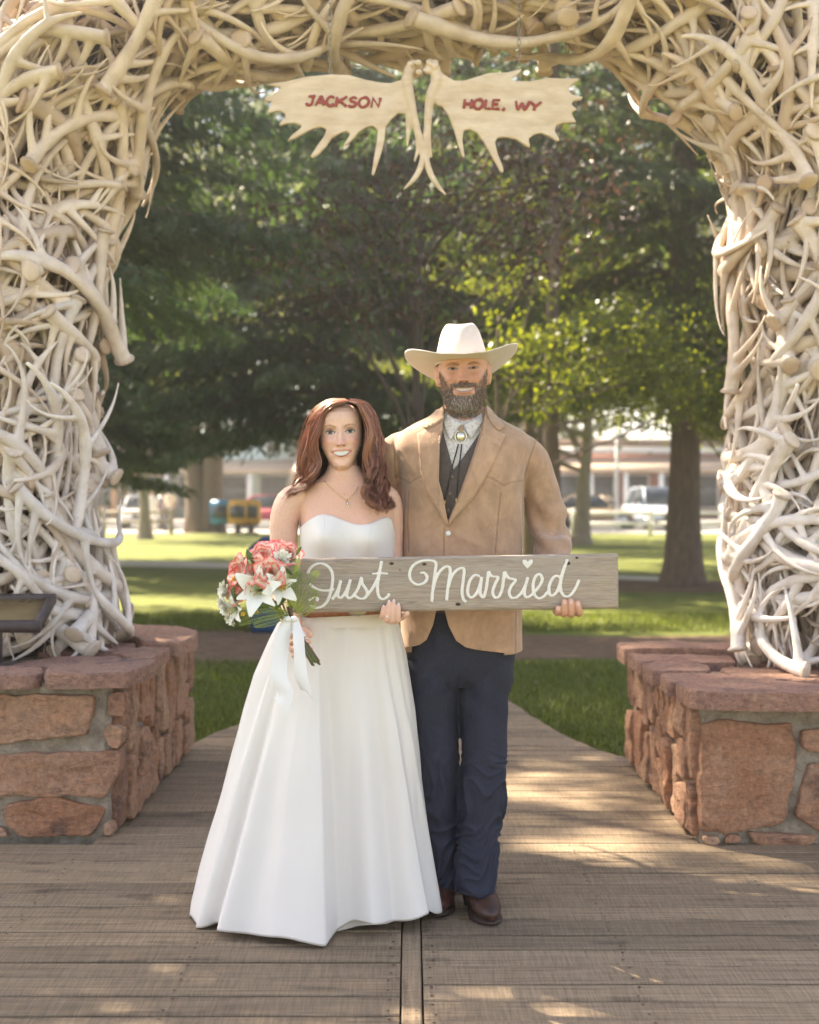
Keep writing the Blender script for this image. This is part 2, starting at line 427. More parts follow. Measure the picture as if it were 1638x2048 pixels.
if 'ped' not in SKIP:
    # left
    fl = [[(-330, 1395), (-75, 1392), (-80, 1490), (-325, 1488)], [(-330, 1505), (-170, 1500), (-150, 1590), (-335, 1590)], [(-140, 1500), (-30, 1506), (-40, 1596), (-135, 1592)], [(-330, 1604), (-50, 1606), (-20, 1668), (-330, 1668)],
          [(-64, 1394), (40, 1391), (100, 1388), (192, 1391), (184, 1425), (176, 1446), (172, 1472), (90, 1480), (0, 1488), (-62, 1489)],
          [(-22, 1512), (60, 1506), (150, 1506), (241, 1502), (238, 1530), (232, 1556), (208, 1600), (165, 1592), (100, 1598), (40, 1592), (-26, 1592)],
          [(0, 1612), (40, 1606), (97, 1594), (150, 1606), (211, 1618), (200, 1648), (188, 1672), (110, 1674), (38, 1673), (8, 1650)],
          [(211, 1388), (248, 1384), (248, 1434), (214, 1434)], [(205, 1456), (228, 1447), (246, 1458), (244, 1490), (225, 1499), (207, 1484)],
          [(206, 1648), (226, 1645), (230, 1672), (208, 1672)], [(-10, 1655), (8, 1656), (22, 1674), (-10, 1674)]]
    Yl = 5.48
    tl = [([(-2.6, 5.41), (-2.05, 5.42), (-2.06, 5.8), (-2.6, 5.85)], .062), ([(-2.02, 5.42), (-1.70, 5.40), (-1.5, 5.43), (-1.47, 5.52), (-1.5, 5.62), (-1.72, 5.7), (-2.02, 5.66)], .06),
          ([(-1.45, 5.44), (-1.30, 5.42), (-1.13, 5.46), (-1.09, 5.66), (-1.08, 5.90), (-1.20, 5.95), (-1.36, 5.80), (-1.47, 5.66)], .068),
          ([(-1.46, 5.76), (-1.36, 5.86), (-1.24, 6.0), (-1.3, 6.14), (-1.6, 6.1), (-1.7, 5.78)], .05), ([(-1.22, 6.0), (-1.12, 5.98), (-1.11, 6.2), (-1.12, 6.42), (-1.26, 6.46), (-1.36, 6.26)], .058),
          ([(-1.40, 6.34), (-1.30, 6.5), (-1.33, 6.66), (-1.8, 6.6), (-1.7, 6.3)], .048), ([(-1.28, 6.56), (-1.10, 6.5), (-1.06, 6.8), (-1.10, 7.12), (-1.3, 7.4), (-1.6, 7.44), (-1.55, 7.0), (-1.36, 6.8)], .075),
          ([(-2.6, 5.9), (-1.95, 5.82), (-1.85, 6.3), (-2.6, 6.4)], .05), ([(-2.6, 6.5), (-1.9, 6.4), (-1.65, 7.1), (-1.7, 7.44), (-2.6, 7.44)], .06)]
    pedestal('red sandstone pedestal on the bouquet side, with the framed plaque on it', -2.6, -1.165, 5.48, 7.40, .655, fl, tl, 1, 11)
    fr_ = [[(1410, 1446), (1440, 1440), (1500, 1446), (1586, 1449), (1594, 1500), (1590, 1560), (1576, 1610), (1570, 1650), (1520, 1657), (1450, 1668), (1402, 1662), (1400, 1600), (1402, 1520)],
           [(1602, 1462), (1660, 1458), (1700, 1465), (1690, 1500), (1640, 1508), (1612, 1505), (1600, 1480)], [(1620, 1530), (1700, 1516), (1760, 1520), (1750, 1640), (1700, 1668), (1640, 1665), (1604, 1640), (1590, 1632), (1606, 1560)],
           [(1492, 1664), (1560, 1668), (1640, 1672), (1620, 1690), (1560, 1696), (1505, 1688)], [(1404, 1672), (1440, 1674), (1441, 1692), (1408, 1692)], [(1450, 1672), (1484, 1668), (1480, 1690), (1448, 1690)],
           [(1770, 1460), (1960, 1455), (1960, 1560), (1775, 1565)], [(1765, 1580), (1960, 1575), (1960, 1685), (1760, 1685)]]
    tr = [([(1.09, 5.30), (1.28, 5.25), (1.6, 5.24), (1.85, 5.28), (1.88, 5.5), (1.5, 5.56), (1.25, 5.62), (1.08, 5.58)], .075), ([(1.9, 5.28), (2.5, 5.28), (2.5, 5.7), (1.92, 5.55)], .06),
          ([(1.06, 5.64), (1.26, 5.68), (1.5, 5.62), (1.55, 5.8), (1.3, 5.9), (1.08, 5.92)], .062), ([(1.055, 5.97), (1.3, 5.95), (1.34, 6.1), (1.28, 6.3), (1.06, 6.26)], .07), ([(1.4, 5.9), (1.6, 5.84), (1.9, 5.7), (2.5, 5.75), (2.5, 6.3), (1.8, 6.3), (1.4, 6.2)], .045),
          ([(1.06, 6.32), (1.3, 6.36), (1.5, 6.3), (1.55, 6.6), (1.3, 6.66), (1.06, 6.64)], .06), ([(1.05, 6.7), (1.3, 6.72), (1.6, 6.66), (1.7, 7.0), (1.2, 7.03), (1.05, 6.98)], .085), ([(1.6, 6.36), (2.5, 6.36), (2.5, 7.02), (1.76, 7.0), (1.62, 6.6)], .05)]
    pedestal('red sandstone pedestal on the man\'s side, with one big square front stone', 1.11, 2.5, 5.34, 7.0, .595, fr_, tr, -1, 57)
# ================================================================== elk antler arch
def antler_flat(seed):
    """one shed elk antler lying in its own plane, remeshed so the tines grow out of the beam"""
    rr = random.Random(seed); g = G(); L = rr.uniform(.72, 1.05); n = 30
    b0 = rr.uniform(.1, .55); b1 = rr.uniform(.55, 1.35); side = 1 if seed % 3 else -1; p = Vector((0, 0, 0)); pts = []; dirs = []
    ph = rr.uniform(0, 6); lift = rr.uniform(.9, 1.9) if seed % 2 else rr.uniform(0, .4)
    for i in range(n):
        t = i/(n-1); th = -b0 + (b0 + b1) * t ** 1.2
        d = Vector((math.cos(th), math.sin(th), .14*math.sin(3*t + ph) - lift*math.exp(-(t/.10)**2))).normalized()
        pts.append(p.copy()); dirs.append(d); p = p + d * (L/(n-1))
    r0 = rr.uniform(.0265, .0345)
    rad = [max(.0060, r0*(1 - .34*(i/(n-1)) - .42*max(0, i/(n-1) - .70)/.30)) for i in range(n)]
    base = pts[0]; d0 = dirs[0]
    for k in range(13):                                              # ruffled burr
        a = 2*math.pi*k/13; u = d0.orthogonal().normalized(); w = d0.cross(u); g.ell(base + (u*math.cos(a) + w*math.sin(a))*r0*1.30 + d0*.005, (.0085, .0085, .0085), 8, 6)
    g.tube([base - d0*.004, base - d0*.0035, base, base + d0*.012, base + d0*.024], [r0*1.05, r0*1.16, r0*1.28, r0*1.24, r0*1.02], 16)
    ts = [rr.uniform(.05, .08), rr.uniform(.15, .22), rr.uniform(.38, .47), rr.uniform(.60, .70), rr.uniform(.80, .87)]
    if rr.random() < .4: ts.pop(1)
    tips = []
    for k, t in enumerate(ts):
        i = int(t*(n-1)); q = pts[i]; d = dirs[i]; sd = side * (-1 if t > .75 else 1)
        tl = rr.uniform(.26, .42) if t < .75 else rr.uniform(.16, .27)
        a = math.atan2(d.y, d.x) - sd*rr.uniform(.85, 1.25); cv = sd*rr.uniform(.5, 1.25); zz = rr.uniform(-.22, .34)
        m = 14; tp = []; w = q.copy()
        for j in range(m):
            u = j/(m-1); an = a + cv*u*u
            tp.append(w.copy()); w = w + Vector((math.cos(an), math.sin(an), zz*(1-u)-.1*u)) * (tl/(m-1))
        rt = rad[i]*rr.uniform(.66, .80)
        tr = [rt*(1.32 if j == 0 else 1.18 if j == 1 else 1.05 if j == 2 else 1.0)*(1 - .80*(j/(m-1))**1.15) for j in range(m)]
        g.tube(tp, [max(x, .0050) for x in tr], 10); tips.append(tp[-1])
        for j in (-1, 0, 1):
            if 0 <= i+j < n: rad[i+j] *= 1.14
    g.tube(pts, rad, 14); tips.append(pts[-1])
    me = voxel(g, .0048, 4, .55, .085)
    me.calc_loop_triangles(); V = co(me).copy(); T = np.empty(len(me.loop_triangles)*3, np.int32); me.loop_triangles.foreach_get('vertices', T)
    N = nrm(me).copy(); bpy.data.meshes.remove(me)
    # own colour: stained burr, porous end, worn pale tips, streaks of weathering
    bd = V - np.array(base); axl = bd @ np.array(d0); rr_ = np.linalg.norm(bd, axis=1); f = np.ones((len(V), 3))
    nb = rr_ < .06
    f[nb & (axl > -.0015) & (axl < .018)] *= (.74, .68, .62); f[nb & (axl <= -.0015)] *= (.90, .82, .72)
    td = np.min([np.linalg.norm(V - np.array(q), axis=1) for q in tips], axis=0); f *= 1 + .16*np.exp(-(td/.07)**2)[:, None]
    st = vnoise(V, 16, seed) + .6*vnoise(V, 45, seed + 3); f *= (1 - .26*np.clip(st, 0, 1))[:, None]*np.array((1, .97, .93))**np.clip(st*2, 0, 1)[:, None]
    V[:, :2] -= V[:, :2].mean(0)
    return V, T.reshape(-1, 3), f
m_antler = attr_mat('bleached_antler', .62)
_a = [n for n in m_antler.node_tree.nodes if n.type == 'ATTRIBUTE'][0].outputs['Color']
_n1 = noise_tex(m_antler, 11, 5, .65); _n2 = noise_tex(m_antler, 60, 4, .6)
_c = mixc(m_antler, ramp(m_antler, [(.45, (0,)*3), (.75, (.42,)*3)], _n1), _a, (.40, .30, .20))
_c = mixc(m_antler, ramp(m_antler, [(.60, (0,)*3), (.75, (.35,)*3)], _n2), _c, (.22, .16, .11))
lk(m_antler, _c, bsdf(m_antler).inputs['Base Color']); bump(m_antler, _n2, .25, .004)

_path = spl([(-1.96, .60), (-1.95, 1.5), (-1.94, 2.3), (-1.81, 3.03), (-1.33, 3.67), (-.64, 3.92), (0, 3.96), (.74, 3.92), (1.47, 3.65), (1.92, 3.03), (2.04, 2.3), (2.04, 1.5), (2.05, .55)], 400)
_sl = np.concatenate([[0], np.cumsum(np.linalg.norm(np.diff(_path, axis=0), axis=1))]); STOT = _sl[-1]
_tg = np.gradient(_path, _sl, axis=0); _tg /= np.linalg.norm(_tg, axis=1)[:, None]
_ang = np.unwrap(np.arctan2(_tg[:, 1], _tg[:, 0])); _kap = np.gradient(_ang, _sl)
_kap = np.convolve(np.pad(_kap, 15, mode='edge'), np.ones(31)/31, 'valid')
def arch_surf(s, phi, h):
    s = np.clip(s, 0, STOT); X = np.interp(s, _sl, _path[:, 0]); Z = np.interp(s, _sl, _path[:, 1]); a = np.interp(s, _sl, _ang)
    nx, nz = np.sin(a), -np.cos(a)                                  # inward
    f = s / STOT; rx = .505 - .03*np.sin(np.pi*f); ry = .50
    yc = 6.56 - .14*f
    # the columns stand a little fatter at the foot
    foot = np.exp(-np.minimum(s, STOT - s)/.35)*.06
    rx = rx + foot*.3 + h; ry = ry + foot + h
    wob = .05*np.sin(s*4.1 + 1.3)*np.cos(phi*2 + s)
    return np.stack([X + nx*(rx+wob)*np.cos(phi), yc + (ry+wob)*np.sin(phi), Z + nz*(rx+wob)*np.cos(phi)], -1)
def place_antler(V, rr, s0, phi0, h0, flip):
    al = rr.uniform(0, 2*math.pi)
    a, b, c = V[:, 0], V[:, 1]*(1 if flip else -1), V[:, 2]
    sc = rr.uniform(.92, 1.15)
    k = np.interp(s0, _sl, _kap); comp = max(.45, 1 + k*.5*math.cos(phi0))
    u = (a*math.cos(al) - b*math.sin(al))*sc; v = (a*math.sin(al) + b*math.cos(al))*sc
    du = u / comp
    lo, hi = du.min(), du.max(); s0 = min(max(s0, -lo + .015), STOT - hi - .015)
    tu, tv = rr.uniform(-.20, .20), rr.uniform(-.20, .20)
    h = h0 + c*sc + u*tu + v*tv - .10*(u*u + v*v)*rr.uniform(-.6, 1.0)
    return arch_surf(s0 + du, phi0 + v/.53, h), s0
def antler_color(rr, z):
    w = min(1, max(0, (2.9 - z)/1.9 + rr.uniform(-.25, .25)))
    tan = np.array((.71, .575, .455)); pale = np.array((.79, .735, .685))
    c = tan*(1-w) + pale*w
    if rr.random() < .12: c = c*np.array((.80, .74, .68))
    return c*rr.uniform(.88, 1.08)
if 'arch' not in SKIP:
    lib = [antler_flat(100 + i) for i in range(20)]
    arch = thing('antler_arch', 'great arch of hundreds of interlaced bleached elk antlers over the boardwalk', 'arch', (0, 6.5, .6))
    LO = -Vector(arch.location); rr = random.Random(5)
    def onscreen(p, m=30):
        x = 819 + p[0]*F/p[1]; y = HZ - (p[2]-CAMZ)*F/p[1]; return -m < x < 1638+m and -m < y < 1420
    # inner tangle, too many to tell apart
    MV = []; MT = []; MC = []; b = 0
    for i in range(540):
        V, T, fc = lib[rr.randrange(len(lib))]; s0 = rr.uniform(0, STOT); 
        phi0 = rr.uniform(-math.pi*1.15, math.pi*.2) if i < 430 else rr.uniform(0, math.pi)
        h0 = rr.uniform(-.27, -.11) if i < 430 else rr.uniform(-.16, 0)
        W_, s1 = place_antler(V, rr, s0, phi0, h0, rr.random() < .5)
        MV.append(W_); MT.append(T + b); b += len(W_); c = antler_color(rr, np.mean(W_[:, 2]))*np.array((.64, .60, .56)); MC.append(c*fc)  # inner antlers tinted darker, the shade of the gaps put into their colour
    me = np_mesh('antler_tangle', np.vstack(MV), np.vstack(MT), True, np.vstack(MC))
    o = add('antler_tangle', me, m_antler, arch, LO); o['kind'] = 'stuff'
    # added dark core that blocks light and darkens the gaps between antlers
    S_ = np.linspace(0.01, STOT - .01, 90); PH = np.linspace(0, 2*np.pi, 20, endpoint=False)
    g = G(); g.grid(np.vstack([arch_surf(np.full(20, q), PH, np.full(20, -.30)) for q in S_]), 20, 90, True); o = add('dark_core', g, noisy('dark_core_brown', (.05, .036, .026), (.09, .066, .048), 6, .95, .5), arch, LO)
    # the outer antlers, spread evenly by best-candidate picking
    pts = []; n = 0
    while n < 300:
        best = None
        for _ in range(14):
            s0 = rr.uniform(0, STOT); phi0 = rr.uniform(-math.pi*.98, .45); p = arch_surf(np.array(s0), np.array(phi0), np.array(0.))
            if not onscreen(p): continue
            d = min((np.linalg.norm(p - q) for q in pts), default=9)
            if best is None or d > best[0]: best = (d, s0, phi0, p)
        if best is None: continue
        _, s0, phi0, p = best; pts.append(p)
        V, T, fc = lib[rr.randrange(len(lib))]
        W_, s1 = place_antler(V, rr, s0, phi0, rr.uniform(-.095, .035), rr.random() < .5)
        me = np_mesh('antler', W_, T, True, antler_color(rr, np.mean(W_[:, 2]))*fc)
        add('antler', me, m_antler, arch, LO); n += 1

# ------------------------------------------------------------------ hanging moose antler signs
m_moose = noisy('varnished_moose_antler', (.54, .40, .26), (.75, .61, .455), 7, .5, .5, .004, stretch=(1, 1, 3), bscale=30)
m_redpaint = noisy('red_sign_paint', (.25, .030, .022), (.31, .05, .035), 40, .55, 0)
m_chain = mat('galvanised_chain', (.30, .27, .22), .45, Metallic=.7)
SD = 6.1
def zs(p): return (480 + p[0]/2.2135, 80 + p[1]/2.2135)
LET = {'J': [[(.2, 1), (.95, 1)], [(.72, 1), (.66, .25), (.45, .02), (.15, .08), (.05, .3)]], 'A': [[(0, 0), (.5, 1), (.58, 1), (.9, 0)], [(.2, .36), (.8, .34)]],
       'C': [[(.92, .82), (.65, 1), (.3, .92), (.08, .5), (.3, .08), (.65, 0), (.95, .2)]], 'K': [[(.1, 1), (.06, 0)], [(.95, 1), (.15, .45)], [(.35, .55), (1.0, 0)]],
       'S': [[(.9, .85), (.55, 1), (.2, .8), (.35, .56), (.75, .44), (.85, .2), (.5, 0), (.05, .12)]], 'O': [[(.5, 1), (.18, .85), (.05, .45), (.25, .05), (.6, 0), (.9, .3), (.92, .7), (.7, .97), (.5, 1)]],
       'N': [[(.08, 0), (.14, 1), (.8, .05), (.9, 1)]], 'H': [[(.12, 1), (.08, 0)], [(.9, 1), (.86, 0)], [(.1, .5), (.88, .52)]], 'L': [[(.12, 1), (.08, .02), (.9, .06)]],
       'E': [[(.92, 1), (.12, .97), (.08, .03), (.95, .02)], [(.1, .52), (.75, .54)]], 'W': [[(.0, 1), (.24, 0), (.5, .75), (.74, 0), (1.02, 1)]], 'Y': [[(0, 1), (.48, .48)], [(1.0, 1), (.48, .45), (.40, 0)]], ',': [[(.6, .16), (.5, .02), (.2, -.22)]]}
def lettering(name, items, parent, D, conv, w, m):
    g = G()
    for ch, x0, x1, y0, y1 in items:
        for st in LET[ch]:
            pp = []
            for u, v in spl(st, 4*len(st)) if len(st) > 4 else spl(st, 3*len(st)) if ch in 'CSOJ' else st:
                q = conv((x0 + (x1-x0)*(u + .10*(v-.5)), y1 + (y0-y1)*v)); r_ = P(q[0], q[1], D); pp.append((r_.x, D, r_.z))
            if len(pp) > 1: g.tube(pp, [(.004, w*(.85 + .3*(i/(len(pp)-1)))) for i in range(len(pp))], 8, up=(0, 1, 0))
    me = voxel(g, .0022, 1)
    return add(name, me, m, parent)
def moose(label, palm, tines, burr, text, wl, chx, chy):
    g = G(); pp = [zs(p) for p in palm]; T = .011
    def w(p, D): q = P(p[0], p[1], D); return (q.x, q.z)
    g.prism([w(p, SD) for p in pp], SD - T, SD + T)
    me = gmesh('m', g); bm = bmesh.new(); bm.from_mesh(me); bmesh.ops.triangulate(bm, faces=bm.faces, ngon_method='EAR_CLIP'); bmesh.ops.recalc_face_normals(bm, faces=bm.faces)
    g2 = G(); bm.verts.ensure_lookup_table(); g2.add([v.co for v in bm.verts], [[v.index for v in f.verts] for f in bm.faces]); bm.free(); bpy.data.meshes.remove(me)
    for tn in tines:
        pts = [P(*zs(p[:2]), SD - (p[2] if len(p) > 2 else 0)) for p in tn[0]]; c = spl(pts, 16)
        g2.tube(c, [np.interp(i/15, np.linspace(0, 1, len(tn[1])), tn[1]) for i in range(16)], 10)
    bc = P(*zs(burr), SD - .01)
    rr = random.Random(int(burr[0]))
    for k in range(9): g2.ell(bc + Vector((rr.uniform(-.028, .028), rr.uniform(-.02, .02), rr.uniform(-.03, .026))), (.017, .017, .015), 10, 6)
    me = voxel(g2, .0042, 5, .6, .5)
    def cup(x, z): return .075*((x - bc.x)/.70)**2 + .03*np.clip(bc.z - .02 - z, 0, 1)**1.3
    Vm = co(me).copy(); fr_ = Vm[:, 1] < SD; rid = np.array([noise.noise(Vector((p[0]*5 + 3*p[2], 0, p[2]*34 - p[0]*9))) + .6*noise.noise(Vector((p[0]*14, 2, p[2]*60))) for p in Vm])
    Vm[:, 1] += cup(Vm[:, 0], Vm[:, 2]) + np.where(fr_, 1, -1)*rid*.0022; setco(me, Vm)
    root = thing('moose_antler_sign', label, 'sign', (0, 0, 0), 'moose antler signs hanging from the arch')
    add('moose_antler', me, m_moose, root)
    o = lettering('lettering', text, root, SD - T - .0005, zs, wl, m_redpaint); o['label'] = 'red hand-painted lettering'; Vm = co(o.data).copy(); Vm[:, 1] += cup(Vm[:, 0], Vm[:, 2]) - .0012; setco(o.data, Vm)
    # chain
    top = 3.66; ych = SD + float(cup(P(*zs((chx, chy)), SD).x, bc.z)); z = P(*zs((chx, chy)), SD).z - .012; x = P(*zs((chx, chy)), SD).x; k = 0
    while z < top:
        gg = G(); n = 12
        ring_ = [(Vector((.007*math.cos(a), 0, .017*math.sin(a))) if k % 2 else Vector((0, .007*math.cos(a), .017*math.sin(a)))) for a in [2*math.pi*i/n for i in range(n+1)]]
        gg.tube([r_ + Vector((x + .001*math.sin(k*2.1), ych, z)) for r_ in ring_], .0022, 5, cap=False)
        add('chain_link', gg, m_chain, root); z += .0265; k += 1
    base_at(root, bc); return root
if 'moose' not in SKIP:
    palmL = [(105,178),(200,170),(300,152),(400,148),(480,152),(545,172),(610,187),(665,192),(705,180),(735,195),(750,250),(745,300),(728,328),(700,325),(670,350),(645,385),(640,440),(625,500),(605,560),(590,600),(582,590),(592,520),(605,450),(610,400),(590,380),(560,385),(525,405),(505,430),(480,455),(453,471),(470,440),(488,412),(470,400),(440,410),(405,430),(380,465),(345,500),(318,515),(310,505),(340,460),(370,420),(382,390),(360,380),(320,385),(280,405),(240,425),(206,434),(225,408),(260,385),(272,370),(240,358),(200,358),(163,366),(175,350),(198,330),(195,312),(165,300),(118,308),(118,295),(130,270),(140,258),(98,252),(102,238),(140,225),(170,205),(180,195),(150,190)]
    palmR = [(868,120),(905,155),(945,180),(990,182),(1040,165),(1100,145),(1180,140),(1252,121),(1235,145),(1205,165),(1215,178),(1290,175),(1360,158),(1440,155),(1512,151),(1500,165),(1470,185),(1460,205),(1475,225),(1527,232),(1520,245),(1480,255),(1475,270),(1502,290),(1480,300),(1475,310),(1497,346),(1440,352),(1405,365),(1398,390),(1422,430),(1410,438),(1370,415),(1335,402),(1305,410),(1280,430),(1287,469),(1270,462),(1220,432),(1170,425),(1140,430),(1130,450),(1142,500),(1167,560),(1168,584),(1153,578),(1120,520),(1080,450),(1050,410),(1015,395),(990,400),(985,440),(996,522),(987,520),(965,460),(945,390),(920,330),(895,295),(868,290),(858,230),(862,170)]
    k = .0022
    moose('palmate moose antler sign lettered JACKSON, hanging from the arch', palmL,
          [([(752, 130), (738, 190), (752, 260), (768, 340), (785, 400), (790, 470), (772, 537)], [.026, .028, .024, .02, .017, .012, .005]),
           ([(775, 370), (800, 440), (813, 495), (800, 560), (768, 615), (724, 659)], [.016, .016, .016, .015, .012, .005]), ([(748, 300), (746, 360), (745, 410), (740, 469)], [.018, .013, .011, .005])],
          (770, 120), [('J', 290, 332, 240, 279), ('A', 333, 376, 240, 282), ('C', 379, 418, 244, 285), ('K', 422, 474, 246, 290), ('S', 478, 520, 250, 292), ('O', 524, 572, 252, 294), ('N', 580, 624, 254, 297)], .0074, 398, 148)
    moose('palmate moose antler sign lettered HOLE, WY, hanging from the arch', palmR,
          [([(858, 120), (872, 180), (846, 240), (836, 300), (830, 400), (836, 470), (849, 520)], [.026, .028, .024, .02, .017, .012, .005]),
           ([(832, 370), (822, 440), (820, 510), (840, 580), (870, 635), (912, 683)], [.016, .016, .016, .015, .012, .005])],
          (846, 112), [('H', 990, 1030, 260, 302), ('O', 1035, 1078, 260, 302), ('L', 1086, 1112, 260, 301), ('E', 1116, 1154, 261, 301), (',', 1162, 1180, 262, 300), ('W', 1220, 1282, 262, 301), ('Y', 1286, 1336, 263, 303)], .0074, 1236, 176)

# ------------------------------------------------------------------ framed plaque on the pedestal
if 'plaque' not in SKIP:
    root = thing('plaque', 'dark framed bronze plaque tilted on a post beside the antlers', 'plaque')
    D0, D1 = 5.80, 6.05
    m_fr = noisy('dark_brown_metal', (.055, .04, .038), (.085, .065, .06), 20, .55, .1)
    m_pl = noisy('bronze_plaque_face', (.22, .150, .06), (.27, .19, .085), 14, .5, .05, Metallic=.25)
    a = P(80, 1250, D0); b = P(52, 1194, D1); xl = -2.35
    def q(u, v, h):   # u across, v up the slope, h off the face
        base = Vector((xl + u, D0, a.z)); up = Vector((0, D1-D0, b.z-a.z)); n = Vector((0, -up.z, up.y)).normalized(); return base + up*v + n*h
    Wd = a.x - xl
    def slab(u0, u1, v0, v1, h0, h1): 
        g = G(); c = [q(u, v, h) for h in (h0, h1) for u, v in ((u0, v0), (u1, v0), (u1, v1), (u0, v1))]
        return g.add(c, [(0, 3, 2, 1), (4, 5, 6, 7), (0, 1, 5, 4), (1, 2, 6, 5), (2, 3, 7, 6), (3, 0, 4, 7)])
    add('panel', slab(.01, Wd-.01, .03, .97, -.012, 0), m_pl, root)
    for s_ in ((0, Wd, -.05, .10, -.03, .010), (0, Wd, .92, 1.05, -.03, .010), (0, .03, .1, .92, -.03, .0095), (Wd-.03, Wd, .1, .92, -.03, .0095)): add('frame', slab(*s_), m_fr, root)
    g = G(); pp = P(-6, 1260, 5.93); g.box((pp.x-.018, 5.90, .60), (pp.x+.018, 5.95, a.z+.03)); g.box((pp.x-.09, 5.84, .625), (pp.x+.09, 6.0, .640)); add('post', g, m_fr, root)
    # raised title, 'Arches', its last letters in view
    g = G(); LC = {'A': [[(0, 0), (.5, 1), (.9, 0)], [(.2, .35), (.75, .35)]], 'r': [[(.15, .6), (.12, 0)], [(.12, .4), (.5, .6), (.8, .55)]], 'c': [[(.85, .5), (.5, .62), (.15, .3), (.5, 0), (.85, .12)]],
        'h': [[(.12, 1), (.1, 0)], [(.1, .4), (.5, .6), (.8, .4), (.8, 0)]], 'e': [[(.15, .3), (.85, .33), (.6, .6), (.2, .45), (.2, .12), (.6, 0), (.9, .1)]], 's': [[(.85, .55), (.4, .6), (.2, .42), (.75, .22), (.6, .02), (.1, .06)]]}
    x = Wd - .30
    for ch in 'Arches':
        for st in LC[ch]: g.tube([q(x + u*.030, .80 + v*.10, .001) for u, v in st], .0022, 5)
        x += .037
    o = add('title_lettering', g, mat('dark_relief', (.12, .08, .035), .5), root)
    base_at(root, (pp.x, 5.92, .63))
